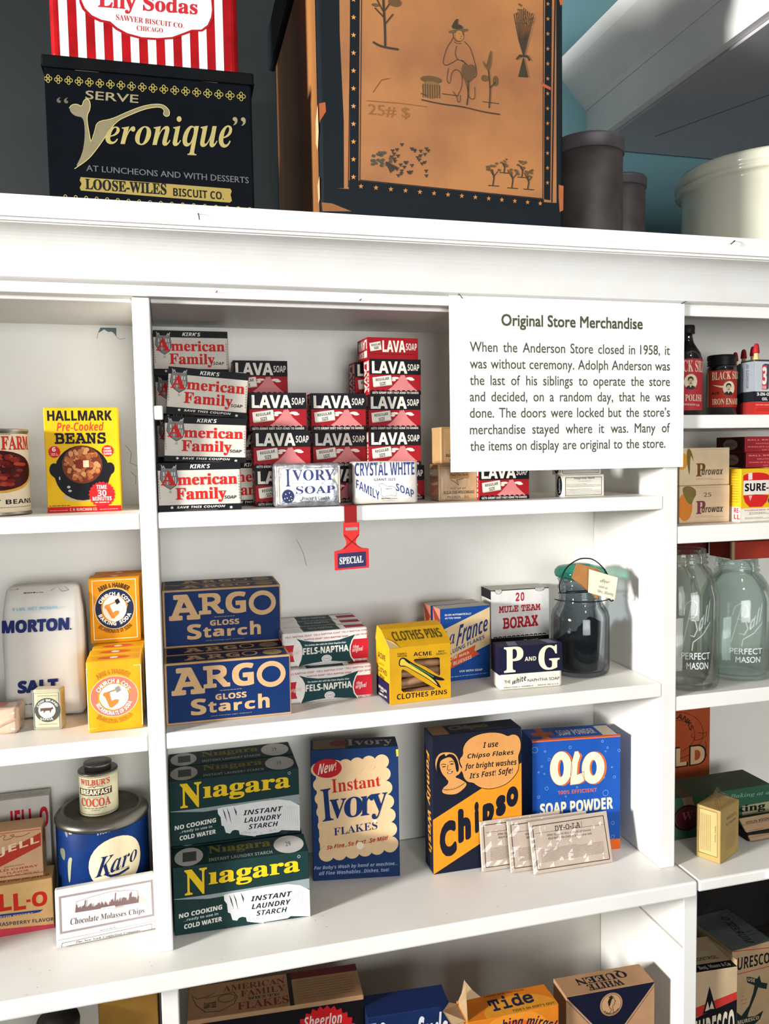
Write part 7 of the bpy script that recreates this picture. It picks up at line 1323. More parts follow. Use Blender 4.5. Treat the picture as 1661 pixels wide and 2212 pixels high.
plate(g,[(-.0018,-.0248),(-.0016,-.0300),(.0006,-.0340),(.0014,-.0370),(.0008,-.0400),(-.0020,-.0430),(-.0055,-.0445),(-.0108,-.0455),(-.0114,-.0462),(-.0114,-.0645),(-.0108,-.0652),(.0240,-.0642),(.0248,-.0635),(.0248,-.0448),(.0240,-.0440),(.0170,-.0430),(.0130,-.0405),(.0112,-.0375),(.0118,-.0340),(.0148,-.0300),(.0154,-.0248)],-.0024,-.0012,'#d32f2c')
for a in ([(-.0010,-.029),(.0065,-.0365),(.016,-.0430)],[(.0146,-.029),(.0065,-.0365),(-.002,-.0432)]): vs,fs=tube([(x,-.0025,z) for x,z in a],.0005,6); g.add(vs,fs,'#a81c18','plastic')
link('tag_frame',g.mesh('tag_frame'),tgx)
g=G(); g.add([(-.0082,-.00255,-.0632),(.0216,-.00255,-.0622),(.0216,-.00255,-.0470),(-.0082,-.00255,-.0480)],[[0,1,2,3]],'#2b2a55','plastic')
for c,vs,fs,z in layered(PR['special']['F'],.0298,.0152,.0001): g.add([(-.0082+x,-.0026-z-e,-.0632+y+.001*x/.0298) for x,y,e in vs],fs,c,'ink')
link('name_plate',g.mesh('name_plate'),tgx)
def sheet(pts,th,n): # bent thin sheet from a fan of 3d points
    vs=[Vector(q) for q in pts]; m=len(vs); N=Vector(n)*th; return [tuple(q) for q in vs]+[tuple(q+N) for q in vs],[list(range(m)),list(range(m,2*m))[::-1]]+[[i,m+i,m+(i+1)%m,(i+1)%m] for i in range(m)]
# ================================================================== MIDDLE BAY, CENTRE SHELF
Z=S2
AW,AD,AH=.1278,.0335,.0636
a0=carton('starch_box','argo',AW,AD,AH,'#cfa779','navy and tan starch carton, lower front of the pile','starch box',(-.0+.0006,.0226,Z),0,'navy and tan starch cartons',.0006)
A_='navy and tan starch carton, '
dup(a0,A_+'lower row just behind the front one',(.0008,.0574,Z),(0,0,R(.4))); dup(a0,A_+'lower row furthest back under the upper one',(.0008,.0922,Z),(0,0,0))
dup(a0,A_+'upper front of the pile',(.0006,.0897,Z+AH+.0003),(0,0,R(-.8))); dup(a0,A_+'upper row at the very back',(.0010,.1240,Z+AH+.0003),(0,0,R(-.3)))
FW,FD,FH=.0975,.0285,.0382
f0=carton('soap_bar','fels',FW,FD,FH,'#efe9e4','white red and green wrapped soap bar, lower front of the pile','soap',(.1262,.0543,Z),0,'red white and green soap bars',.0022,'wrap')
F_='white red and green wrapped soap bar, '
dup(f0,F_+'lower row behind the front one',(.1262,.0835,Z),(0,0,0)); dup(f0,F_+'lower row at the back',(.1262,.1127,Z),(0,0,0))
for k,s in enumerate(('upper front of the pile','upper row middle','upper row furthest back')): dup(f0,F_+s,(.1258+.001*k,.0640+.0292*k,Z+FH+.0003),(0,0,R((1.5,1,0)[k])))
ac=thing('clothes_pin_box','yellow clothes pin box with a cut-out window','clothes pin box',(.2352,.0188,Z),3.9)
aw,ad,ah=.0714,.046,.0625; g=G()
for x0,x1,y0,y1,z0,z1 in ((0,.0007,.0006,ad,0,ah),(aw-.0007,aw,.0006,ad,0,ah),(.0007,aw-.0007,ad-.0007,ad,0,ah),(.0007,aw-.0007,.0006,ad-.0007,0,.0007)):
    v,f=boxvf(x1-x0,y1-y0,z1-z0,.0002,1); g.add([(p+x0,q+y0,r_+z0) for p,q,r_ in v],f,'#e0ad1c','card')
print_box(g,'acme',aw,ad,ah,'L'); link('carton_body',g.mesh('carton_body'),ac)
holes=[[(op[2][i]*aw,op[2][i+1]*ah) for i in range(0,len(op[2]),2)] for op in PR['acme']['H']]
loops=[[(0,0),(aw,0),(aw,ah),(0,ah)]]+holes; pts2=[q for L in loops for q in L]; g=G()
tri=tessellate_polygon([[Vector((x,z,0)) for x,z in L] for L in loops])
g.add([(x,0,z) for x,z in pts2],[list(t) for t in tri],'#e0ad1c','card'); g.add([(x,.0006,z) for x,z in pts2],[list(t) for t in tri],'#b08a4c','card')
for L in loops:
    n=len(L); g.add([(x,0,z) for x,z in L]+[(x,.0006,z) for x,z in L],[[i,(i+1)%n,n+(i+1)%n,n+i] for i in range(n)],'#c9a468','card')
print_box(g,'acme',aw,ad,ah,'F'); link('front_panel',g.mesh('front_panel'),ac)
pp=[(.0005,0),(.0042,.0008),(.0052,.0035),(.0048,.0062),(.0036,.0085),(.0042,.012),(.0048,.020),(.0046,.045),(.0036,.060),(.0024,.064),(.0005,.0645)]
P0=None
for k,(x,y,z,tz) in enumerate(((.0050,.0075,.0075,2),(.0040,.0068,.0190,7),(.0050,.0080,.0305,1),(.0045,.0080,.0415,-2),(.0040,.0085,.0520,0),(.0045,.0185,.0130,-3),(.0040,.0190,.0245,2),(.0045,.0190,.0365,-2),(.0045,.0185,.0480,1))):
    loc=(.2352+x-y*.068,.0188+y+x*.068,Z+z); rot=(0,R(90-tz),R(3.9)); lb='plain wooden clothes pin lying in the yellow windowed box'
    if P0 is None: P0=tag(piece('clothes_pin',None,lathe(pp,20),'#b98a62','wood',True,loc,rot),lb,'clothes pin','clothes pins in the yellow box')
    else: dup(P0,lb,loc,rot)
g=G(); prof=[(-.0006,.0626),(.012,.0700),(.026,.0775),(.040,.0800),(.0462,.0650),(.0462,.0626)]
vs,fs=extr(prof,-.0005,.0719); g.add(vs,fs,'#d9a81e','card')
for c,v2,f2,z in layered(PR['acme']['T'],.0714,.046,.0001):
    def zz(y):
        for (a,b),(c2,d2) in zip(prof[:-2],prof[1:-1]):
            if a<=y<=c2: return b+(d2-b)*(y-a)/(c2-a)
        return .065
    g.add([(x,y,zz(y)+.0003+e) for x,y,e in v2],f2,c,'ink')
link('top_flap',g.mesh('top_flap'),ac)
vs,fs=sheet([(-.0006,-.0009,.0622),(.011,-.0009,.0622),(.006,.006,.0672),(-.0008,.012,.0702)],.0005,(0,-.4,.9)); piece('torn_flap',ac,(vs,fs),'#c9ae7c','card')
r0=carton('flakes_box','france',.0652,.0215,.0878,'#cfa88a','blue and cream flakes carton with a red banner, in front of its twin','flakes box',(.3153,.0835,Z),5,'blue flakes cartons',.0006)
dup(r0,'blue and cream flakes carton standing behind its twin',(.3115,.1080,Z),(0,0,R(4)))
carton('borax_box','borax',.0780,.034,.0995,'#e3dfda','white and black carton with red slab lettering behind the navy soap','borax box',(.3948,.1205,Z),-1.5,None,.0007,colors={'T':'#cfcac2'})
carton('soap_box','pg',.0762,.024,.0508,'#f1ead9','navy and white soap box with two big cream letters','soap box',(.3675,.0300,Z),-3,None,.003,'wrap')
# bluing jar
jx,jy=.4949,.0783
def smooth(P,k=6):
    P=[Vector(q) for q in P]; out=[]
    for i in range(len(P)-1):
        a,b,c,d=P[max(i-1,0)],P[i],P[i+1],P[min(i+2,len(P)-1)]
        for j in range(k):
            t=j/k; out.append(.5*((2*b)+(c-a)*t+(2*a-5*b+4*c-d)*t*t+(3*b-a-3*c+d)*t**3))
    return out+[P[-1]]
def glassjar(name,parent,prof,tint): return piece(name,parent,lathe(prof,64,True,True),tint,'glass',True)
J=thing('bluing_jar','squat glass jar with teal lid and wire bail, dark contents inside','jar',(jx,jy,Z+.0002))
r=.0352
out=[(.006,.0),(r-.004,0),(r-.001,.002),(r,.006),(r,.068),(r-.002,.076),(r-.007,.0835),(.0265,.087),(.0252,.090),(.0252,.104),(.0275,.1045),(.0275,.1065),(.0252,.108),(.0262,.113),(.0275,.1145),(.0265,.1165)]
inn=[(.0235,.1165),(.0228,.108),(.0228,.091),(.0245,.0855),(r-.010,.081),(r-.0048,.074),(r-.0030,.067),(r-.0030,.008),(r-.006,.004),(.002,.004)]
glassjar('jar_body',J,out+inn,'#d3d9dd')
piece('jar_lid',J,lathe([(.0005,.1168),(.026,.1168),(.0300,.1185),(.0312,.122),(.0305,.126),(.027,.1295),(.016,.131),(.012,.1330),(.0005,.1335)],56),'#7cc2b6','glass',True)
bw=G()
vs,fs=tube([(.0262*math.cos(a),.0262*math.sin(a),.0985-.004*math.sin(a)) for a in [2*math.pi*k/40 for k in range(40)]],.0007,8,True); bw.add(vs,fs,'#33332f','metal',True)
vs,fs=tube([(.036*math.cos(a)-.001,.034*math.sin(a)-.003,.0925) for a in [math.pi*(1.02+k/24*.98) for k in range(25)]],.0007,8); bw.add(vs,fs,'#33332f','metal',True)
link('neck_wire',bw.mesh('neck_wire'),J)
vs,fs=tube(smooth([(-.030,-.006,.100),(-.0315,-.008,.112),(-.024,-.010,.130),(-.010,-.011,.1395),(.002,-.011,.1410),(.013,-.012,.138),(.022,-.020,.127),(.0255,-.031,.110),(.0262,-.033,.094),(.0225,-.034,.0915),(.020,-.032,.095)]),.0008,8); piece('wire_bail',J,(vs,fs),'#2e2e2b','metal',True)
g=G(); R_=r-.0034; n=48; prof=[(.0005,.0045),(R_-.003,.0045),(R_,.009)]
vs=[];fs=[]
lev=[.0045,.009,.02,.035,.05,1]
for i in range(n):
    a=2*math.pi*i/n; top=.046+.020*math.sin(a+2.4)*.9+.006*math.sin(3*a)+rnd.uniform(-.002,.002)
    for k,t_ in enumerate((0,.15,.4,.7,1)): vs.append(((R_-(.003 if k==0 else .0002))*math.cos(a),(R_-(.003 if k==0 else .0002))*math.sin(a),.0047+(top-.0047)*t_))
    vs.append((R_*.5*math.cos(a),R_*.5*math.sin(a),top*.75+.02+rnd.uniform(-.002,.002)))
for i in range(n):
    j=(i+1)%n
    for k in range(5): fs.append([i*6+k,j*6+k,j*6+k+1,i*6+k+1])
vs+= [(0,0,.05),(0,0,.0047)]
for i in range(n): j=(i+1)%n; fs.append([i*6+5,j*6+5,6*n]); fs.append([j*6,i*6,6*n+1])
g.add(vs,fs,'#20232e','cloth'); tag(link('bluing_powder',g.mesh('bluing_powder'),None,(jx,jy,Z+.0002)),'dark blue black powder caked inside the teal lidded jar','powder',None,'stuff')
g=G(); vs,fs=sheet([(.4702,.0415,1.3134),(.4640,.0415,1.2962),(.4735,.040,1.2885),(.4957,.039,1.2705),(.5010,.040,1.2745),(.5040,.041,1.2990),(.4995,.0425,1.3050)],.0004,(0,1,0)); g.add(vs,fs,'#c08a55','card'); tag(link('paper_tag',g.mesh('paper_tag'),None),'brown kraft paper tag tied on the jar with dark contents','tag')
g=G(); vs,fs=sheet([(.4849,.0385,1.3061),(.5222,.0375,1.2941),(.5173,.0360,1.2678),(.4832,.0375,1.2787)],.0003,(0,1,0)); g.add(vs,fs,'#f1ead2','card')
o_=Vector((.4832,.0372,1.2787)); du=Vector((.0341,-.0014,-.0109)); dv=Vector((.0017,.0010,.0274))
for op in (('Q','#8a877a','si','dye',[.42,.55,.75,.58,.78,.78,.42,.75]),('Q','#8a877a','si','used as',[.38,.35,.7,.36,.72,.5,.38,.48]),('Q','#8a877a','si','Mrs. Bluing',[.32,.08,.93,.12,.93,.30,.32,.25])):
    c,v2,f2=flat(op,1,1); g.add([o_+du*x+dv*y+Vector((0,-.0003,0)) for x,y,e in v2],f2,c,'ink')
tag(link('paper_tag',g.mesh('paper_tag'),None),'cream handwritten note hanging from the wire of the dark jar','tag')
# ================================================================== LEFT BAY, UPPER SHELF
Z=S1
kx_,ky_=-.0800,0
def ring_band(parent,name,r,z,c,k='metal'): return piece(name,parent,lathe([(r-.002,z-.0012),(r+.0008,z-.0012),(r+.0012,z),(r+.0008,z+.0012),(r-.002,z+.0012)],56,False,False),c,k,True)
kr=.0328; kc=(-.1535,.050)
kb=thing('bean_can','tin can of kidney beans with a cream label at the left edge','can',(kc[0],kc[1],Z+.0002),math.degrees(math.atan2(-(kc[0]-.0096),kc[1]+.8168)))
piece('can_body',kb,lathe([(kr-.002,.0),(kr+.0006,.0004),(kr+.0006,.002),(kr-.0004,.003),(kr-.0004,.079),(kr+.0006,.080),(kr+.0006,.0822),(kr-.001,.0826),(kr-.002,.0805),(.001,.0805)],64),'#b9b4a8','metal',True)
g=G(); vs,fs=lathe([(kr-.0002,.0032),(kr,.0033),(kr,.0777),(kr-.0002,.0778)],64,False,False); g.add(vs,fs,'#efe0c2','card',True); print_cyl(g,'kidney',kr+.0001,.0033,.0745); link('label',g.mesh('label'),kb)
hb_=carton('bean_box','hallmark',.0700,.024,.1040,'#e8bc14','yellow and red box of beans with a black pot picture','bean box',(-.1055,.0500,Z),-.5,None,.0008)
g=G(); vs,fs=sheet([(.0005,.0235,.100),(-.0035,.028,.098),(-.0028,.028,.080),(.0005,.0235,.078)],.0005,(.3,1,0)); g.add(vs,fs,'#d9b566','card'); link('open_flap',g.mesh('open_flap'),hb_)
# ================================================================== LEFT BAY, CENTRE SHELF
Z=S2
g=G(); v,f=boxvf(.079,.050,.138,.007,4,.004,.0006)
v=[((x-.0395)*(1-.10*max(0,(z-.10)/.038))+.0395,y if z<.11 else .025+(y-.025)*(1-(z-.11)/.028*.55),z) for x,y,z in v]
g.add(v,f,'#dedad2','cloth',True); print_box(g,'salt',.079,.050,.138,puff=.0046,dz=.00008)
tag(link('salt_bag',g.mesh('salt_bag'),None,(-.1606,.0880,Z+.0010),(0,0,R(-1))),'plump white paper bag of salt with navy lettering','bag')
g=G(); v,f=boxvf(.0275,.015,.0415,.0022,3,.0006); g.add(v,f,'#c9bfa0','wrap',True); print_box(g,'sodatin',.0275,.015,.0415,dz=.00008,puff=.0007)
tag(link('soda_packet',g.mesh('soda_packet'),None,(-.1278,.0500,Z),(0,0,R(-12))),'tiny aged packet with a cow medallion in front of the white bag','packet')
g=G(); v,f=boxvf(.048,.030,.0255,.004,3,.0008,.0010); g.add(v,f,'#dcbfa6','wrap',True)
vs,fs=stroke([(.020,.001),(.046,.012)],.0012); g.add([(x,-.0018,z+.004) for x,z in vs],fs,'#c99a88','ink'); g.add([(x,y,.0275) for x,y in ((.004,.006),(.034,.004),(.036,.016),(.008,.02))],[[0,1,2,3]],'#b8705c','ink')
tag(link('wrapped_cake',g.mesh('wrapped_cake'),None,(-.1890,.0480,Z),(0,0,R(-4))),'pinkish tan wrapped cake at the left edge before the salt bag','cake')
sB=carton('baking_soda_box','sodaB',.0520,.0245,.0715,'#e8aa1a','yellow baking soda box with a pale red ring, lower front','baking soda box',(-.0737,.0239,Z),1.0,'yellow baking soda boxes',.0012,puff=.0008)
sb_='yellow baking soda box, '
for k,s in enumerate(('lower row directly behind the front one','lower row third from the front','lower row fourth, under the upper box','lower row at the very back')): dup(sB,sb_+s,(-.0737+.0012*k,.0498+.0260*k,Z),(0,0,R(.5)))
sA=carton('baking_soda_box','sodaA',.0520,.0245,.0715,'#e39a16','yellow baking soda box with a navy ring, upper front','baking soda box',(-.0755,.1030,Z+.0718),0,'yellow baking soda boxes',.0012,puff=.0008)
dup(sA,'yellow baking soda box, upper one at the back with only its top showing',(-.0720,.1295,Z+.0718),(0,0,0))
# ================================================================== LEFT BAY, COUNTER
Z=CT+.0002
carton('gelatin_box','jellowhite',.062,.020,.1235,'#d9d3ca','white gelatin box with red lettering behind the other two','gelatin box',(-.1905,.1300,Z),1,None,.0007,faces='F' if False else None)
j0=carton('gelatin_box','jello',.0760,.030,.0545,'#dcb47a','tan gelatin box with large red letters, bottom front','gelatin box',(-.1975,.0745,Z),2.5,None,.0008)
carton('gelatin_box','ready',.0660,.026,.0530,'#ddb28a','tan gelatin box with a red diagonal banner, on the lower one','gelatin box',(-.1970,.0860,Z+.0547),-.5,None,.0008)
kr=.0480; kc=(-.0715,.1065)
ko=thing('syrup_can','large blue syrup can with a cream disc under the small cocoa tin','can',(kc[0],kc[1],Z),math.degrees(math.atan2(-(kc[0]-.0096),kc[1]+.8168)))
g=G(); vs,fs=lathe([(kr-.002,0),(kr,.0005),(kr,0.1065),(kr-.0005,0.1070)],72); g.add(vs,fs,'#173b74','tin',True); print_cyl(g,'karo',kr+.0002,.0,0.1070); link('can_body',g.mesh('can_body'),ko)
piece('rim',ko,lathe([(kr-.001,.0),(kr+.0012,.0003),(kr+.0012,.0024),(kr,.003)],72,False,False),'#7a766e','metal',True)
piece('lid',ko,lathe([(kr+.0002,0.1045),(kr+.0012,0.1065),(kr+.0012,0.1085),(kr-.001,0.1120),(kr-.006,0.1145),(kr-.0085,0.1152),(kr-.0095,0.1140),(kr-.0105,0.1115),(.001,0.1115)],72),'#77736b','metal',True)
cr_=.0202; cc=(-.0740,.1050); zc=Z+.1117
co=thing('cocoa_tin','small cream cocoa tin with dark stopper lid on the blue can','tin',(cc[0],cc[1],zc),math.degrees(math.atan2(-(cc[0]-.0096),cc[1]+.8168)))
co.scale=(1,1,.94)
g=G(); vs,fs=lathe([(cr_-.001,0),(cr_,.0004),(cr_,0.0474),(cr_-.0004,0.0478)],56); g.add(vs,fs,'#e6e0be','tin',True); print_cyl(g,'cocoa',cr_+.0001,.001,0.0461); link('tin_body',g.mesh('tin_body'),co)
piece('rim',co,lathe([(cr_-.0002,0.0465),(cr_+.0007,0.0474),(cr_+.0005,0.0489),(cr_-.001,0.0496),(cr_-.006,0.0489),(.001,0.0489)],56),'#8a8680','metal',True)
piece('stopper',co,lathe([(.0138,0.0487),(.0138,0.0535),(.0146,0.0541),(.0146,0.0557),(.0146,0.0566),(.001,0.0566)],48),'#8f8b86','metal',True)
th=11; D_=.0100
g=G(); v,f=boxvf(.0970,D_,.0560,.0012); g.add(v,f,'#efe9e2','card'); print_box(g,'choc',.0970,D_,.0560)
tag(link('candy_box',g.mesh('candy_box'),None,(-.1140,.0335,Z+D_*math.sin(R(th))+.0004),(R(-th),0,R(4.5))),'white candy box with a skyline picture leaning back on the blue can','candy box')
# ================================================================== MIDDLE BAY, COUNTER
NW,ND,NH=.1410,.0420,.0725
n0=carton('starch_box','niagara',NW,ND,NH,'#1f4341','dark green starch carton with yellow lettering and waterfall, lower front','starch box',(.0017,.0250,Z),-1.6,'dark green starch cartons',.0007)
n_lab='dark green starch carton with yellow lettering, '
dup(n0,n_lab+'lower one at the back',(.0020,.0705,Z),(0,0,R(-.4))); dup(n0,n_lab+'lower one furthest back',(.0020,.1140,Z),(0,0,0)); 
dup(n0,n_lab+'upper front of the pile',(.0004,.0725,Z+NH+.0003),(0,0,R(-.9)))
dup(n0,n_lab+'upper one at the back, only its top showing',(.0012,.1153,Z+NH+.0003),(0,0,0))
iv=carton('flakes_box','flakes',.1015,.034,.1560,'#1b3b6a','dark blue flakes carton with a scalloped cream panel','flakes box',(.1585,.0910,Z),-10,None,.0008,colors={'T':'#22304a'})
cp=carton('flakes_box','chipso',.1120,.0320,.1665,'#1a2136','orange and navy flakes carton with a speech bubble and smiling woman','flakes box',(.2968,.0645,Z),-.8,None,.0007)
ol=carton('soap_powder_box','olo',.1130,.0430,.1440,'#1d5cb0','bright blue soap powder box with bubbles at the right','soap powder box',(.4270,.0720,Z),-7,None,.0007)
def packet(pr,label,loc,rot):
    t=thing('dye_packet',label,'packet',loc,rot=rot,group='dye packets')
    g=G(); v,f=boxvf(.1035,.0022,.0585,.0007,2); g.add(v,f,'#dccbbd','card'); print_box(g,pr,.1035,.0022,.0585,dz=.00005); link('packet_body',g.mesh('packet_body'),t)
    g=G(); n1,n2=16,10; vs=[];fs=[]
    for i in range(n1+1):
        for j in range(n2+1):
            e=min(i,n1-i,j,n2-j); vs.append((.1035*i/n1,-.0009-(rnd.uniform(0,.0016) if e>0 else 0),.0585*j/n2))
    for i in range(n1):
        for j in range(n2): a=i*(n2+1)+j; fs.append([a,a+n2+1,a+n2+2,a+1])
    g.add(vs,fs,'#fdfcfa','film',False); link('cellophane',g.mesh('cellophane'),t)
packet('dyeA','cellophane wrapped tan dye packet in front of the other two',(.4089,.0290,Z+.0008),(R(-15),0,R(.3)))
packet('dyeB','cellophane wrapped tan dye packet in the middle of three',(.3848,.0405,Z+.0008),(R(-12),0,R(-.8)))
packet('dyeC','cellophane wrapped tan dye packet at the back left of three',(.3532,.0525,Z+.0006),(R(-7),0,R(-.5)))
# ================================================================== RIGHT BAY, SHELVES
Z=1.4840
def face_cam(x,y): return math.degrees(math.atan2(-(x-.0096),y+.8168))
bx,by=.6120,.035
po=thing('polish_bottle','dark glass bottle of stove polish with a red portrait label','bottle',(bx,by,Z),face_cam(bx,by))
r=.0172
piece('bottle_body',po,lathe([(r-.002,0),(r,.001),(r,.066),(r-.0015,.073),(r-.006,.080),(.0075,.086),(.0065,.090),(.0065,.096),(.0078,.097),(.0078,.099),(.006,.0995)],56),'#17120f','darkglass',True)
piece('cap',po,lathe([(.0082,.0965),(.0085,.097),(.0085,.1055),(.0075,.1065),(.001,.1065)],40),'#2a2321','plastic',True)
g=G(); vs,fs=lathe([(r+.0001,.006),(r+.0002,.0062),(r+.0002,.066),(r+.0001,.0662)],56,False,False)
print_cyl(g,'polish',r+.0002,.006,.060); link('label',g.mesh('label'),po)
bx,by=.6620,.038; r=.0178
en=thing('enamel_jar','dark jar of iron enamel with a ribbed lid and red portrait label','jar',(bx,by,Z),face_cam(bx,by))
piece('jar_body',en,lathe([(r-.002,0),(r,.0012),(r,.0565),(r-.0015,.0595),(r-.003,.061)],56),'#14110f','darkglass',True)
piece('lid',en,lathe([(r-.002,.0595),(r-.0012,.0605),(r-.0022,.0622),(r-.0012,.0638),(r-.0022,.0655),(r-.0012,.0672),(r-.0014,.0715),(r-.0026,.0725),(.001,.0725)],56),'#1b1a1a','plastic',True)
g=G(); print_cyl(g,'enamel',r+.0001,.0095,.044); link('label',g.mesh('label'),en)
def oilcan(label,x,y,dz=0,i=[]):
    if i: return dup(i[0],label,(x,y,Z),(0,0,R(3)))
    t=thing('oil_can',label,'oil can',(x,y,Z),3,'oil cans'); g=G(); v,f=boxvf(.042,.022,.064,.006,4); g.add(v,f,'#c9cdd2','tin',True)
    for q0,q1,c in ((.0,.0152,'#df4038'),(.0152,.0272,'#26282e')):
        v,f=boxvf(.0422,.0222,q1-q0,.0001,1); 
    print_box(g,'oil',.042,.022,.064); link('can_body',g.mesh('can_body'),t)
    piece('lid',t,boxvf(.0428,.0228,.0025,.001),'#8f9296','metal',False,(-.0004,-.0004,.0625))
    piece('spout',t,lathe([(.0042,.0640),(.0034,.067),(.0026,.069),(.0024,.076),(.0018,.077)],24),'#d9b878','plastic',True,(.0115,.010,0)); piece('spout_cap',t,lathe([(.0036,.0735),(.0038,.075),(.0030,.0815),(.0022,.0842),(.0008,.0852)],24),'#a3202c','plastic',True,(.0115,.010,0)); i.append(t); return t
oilcan('white oil can with the big red numeral, its red spout tip highest',.6846,.0085); oilcan('oil can right behind the front one, red spout tip just behind',.7013,.0345); oilcan('oil can in the third row, its red tip left of the pair',.7091,.061)
oilcan('oil can behind the dark jar, second red tip from the left',.7188,.089); oilcan('oil can furthest back, leftmost small red tip over the dark jar',.7295,.120)
Z=1.3560
w0=carton('wax_box','waxB',.0690,.034,.0448,'#ecd0ac','cream paraffin wax box with a mauve initial and handwritten price, lower','wax box',(.5990,.0290,Z),-1,None,.0008)
carton('wax_box','waxA',.0690,.034,.0448,'#efd6b0','cream paraffin wax box with a brown initial, upper one','wax box',(.5995,.0300,Z+.0451),-.4,None,.0008)
s0=carton('pectin_box','surejell',.0680,.020,.0640,'#eec22a','yellow pectin box with red and purple jars printed on it','pectin box',(.6735,.0150,Z),3,'yellow pectin boxes',.0007)
dup(s0,'yellow pectin box behind, only a strip showing left of its twin',(.6655,.0440,Z),(0,0,R(2)))
l0=carton('jar_lid_box','jarlid',.080,.052,.0188,'#a8323a','flat red box with an oval on its end, lower of two','box',(.6925,.030,Z+.0647),1,'flat red boxes',.0008,colors={'L':'#4a1a20'})
dup(l0,'flat red box with an oval on its end, upper of two',(.6905,.030,Z+.0647+.0190),(0,0,R(1.5)))
# ------------------------------------------------------------------ preserving jars
Z=1.1558
def mason(name,label,x,y,r,h,tint,text=True,dz=0):
    t=thing(name,label,'jar',(x,y,Z+.0003),face_cam(x,y)); nr=r*.58
    out=[(.005,0),(r-.006,0),(r-.002,.0015),(r,.006),(r,h*.66),(r-.003,h*.73),(r*.82,h*.80),(nr+.005,h*.855),(nr+.001,h*.875),(nr,h*.89),(nr+.0022,h*.895),(nr+.0022,h*.907),(nr,h*.913),(nr,h*.93),(nr+.0018,h*.937),(nr,h*.945),(nr,h*.992),(nr-.001,h)]
    inn=[(nr-.0035,h*.997),(nr-.004,h*.88),(r*.78,h*.79),(r-.0065,h*.72),(r-.0035,h*.655),(r-.0035,.009),(r-.007,.0055),(.002,.0055)]
    piece('jar_body',t,lathe(out+inn,72),tint,'glass',True)
    if text:
        g=G(); ops=[('S','#eef2f2',.0014,[.46,.33,.50,.47,.53,.58,.545,.64]),('S','#eef2f2',.0013,[.47,.56,.49,.63,.54,.66,.59,.64,.60,.58,.57,.54,.52,.53,.58,.51,.60,.45,.57,.40,.53,.41]),('Q','#eef2f2','sbi','all',[.61,.43,.73,.52,.74,.66,.62,.54]),('S','#eef2f2',.0013,[.55,.30,.56,.36,.65,.41,.74,.50]),('T','#eef2f2','g1','PERFECT',.45,.235,.74,.285),('T','#eef2f2','g1','MASON',.50,.165,.72,.215)]
        W=math.pi*r
        PR['relief_']={'W':ops}; print_cyl(g,'relief_',r+.0003,0,h,face='W',kind='relief'); link('raised_lettering',g.mesh('raised_lettering'),t)
    return t
mason('glass_jar','large clear preserving jar with raised lettering beside the post',.6200,.0420,.0375,.168,'#fcfcfa')
mason('glass_jar','blue green preserving jar with raised lettering right of the clear one',.7080,.0640,.0435,.1495,'#f1f7f5')
mason('glass_jar','clear preserving jar standing behind, seen between the front two',.6610,.1235,.0300,.150,'#fbfbfa',False)
carton('storage_carton',None,.085,.040,.0255,'#6e2520','flat dull red carton lying on the rear clear jar','carton',(.6130,.1060,Z+.1508),0,None,.001)
rc=carton('storage_carton',None,.080,.050,.0225,'#a8402f','flat brick red carton with tan edge lying on the blue green jar','carton',(.6895,.0440,Z+.1502),0,None,.001)
g=G(); v,f=boxvf(.0045,.0040,.0227,.0008); g.add([(a-.0047,b-.0003,c) for a,b,c in v],f,'#b59a78','card'); link('edge_strip',g.mesh('edge_strip'),rc)
# ================================================================== RIGHT BAY, COUNTER
Z=CT+.0002
carton('scouring_card_box','goldcard',.0600,.012,.135,'#b5582c','tall orange brown printed box against the back wall by the post','box',(.6715,.1440,Z),0,None,.0008)
carton('baking_powder_box','greenbox',.150,.052,.0545,'#3f6a50','long dark green box with a red oval lying by the post','box',(.6110,.0560,Z),1.5,None,.001,colors={'T':'#41503c'})
e0=thing('nourisher_box','small upright tan box in crinkled cellophane at the right end','box',(.6306,-.0115,Z),rot=(0,0,R(27)))
a_=R(27); 
g=G(); v,f=boxvf(.0485,.0300,.0650,.0010); g.add(v,f,'#bfa468','card')
for face,quad_src in (('F','R'),('L','F')):
    o_,du,dv,n_,Wf,Hf=frame(face,.0485,.030,.065)
    for c,v2,f2,z in layered(PR['egg'][quad_src],Wf,Hf,.00006): g.add([o_+du*x+dv*y+n_*(z+e) for x,y,e in clip(v2,Wf,Hf)],f2,c,'ink')
link('carton_body',g.mesh('carton_body'),e0)
g=G(); base=[(-.0005,-.0005,.0652),(.049,-.0005,.0652),(.049,.0305,.0652),(-.0005,.0305,.0652)]; top=[(.012,.010,.0720),(.030,.008,.0705),(.036,.019,.0735),(.018,.021,.0700)]; pk=[(.026,.017,.0835),(.031,.021,.0790)]
g.add(base+top+pk,[[0,1,5,4],[1,2,6,5],[2,3,7,6],[3,0,4,7],[4,5,8],[5,9,8],[5,6,9],[6,7,8],[6,8,9],[7,4,8]],'#faf8f5','film')
for dx in (0,.006,-.004): vs,fs=tube([(.004+dx,.004,.0655),(.018+dx,.014,.0725),(.032+dx,.012,.0715),(.046,.027,.0655)],.0004,6); g.add(vs,fs,'#efe9e0','film')
link('cellophane',g.mesh('cellophane'),e0)
g=G(); v,f=boxvf(.062,.020,.0035,.0006); v=[(a,b,c) for a,b,c in v]; g.add(v,f,'#c9a98a','card')
rs=thing('rosin_box','tan violin rosin box propped open beside the small upright box','box',(.7010,.0240,Z))
g=G(); v,f=boxvf(.062,.0022,.0290,.0004); g.add(v,f,'#cba987','card'); print_box(g,'rosin',.062,.0022,.029); link('lid',g.mesh('lid'),rs).rotation_euler=(R(-48),0,R(2)); rs.children[0].location=(.001,-.001,.0030)
g=G(); v,f=boxvf(.062,.022,.010,.0006); g.add(v,f,'#2a2422','card'); link('box_body',g.mesh('box_body'),rs).location=(0,.004,0)
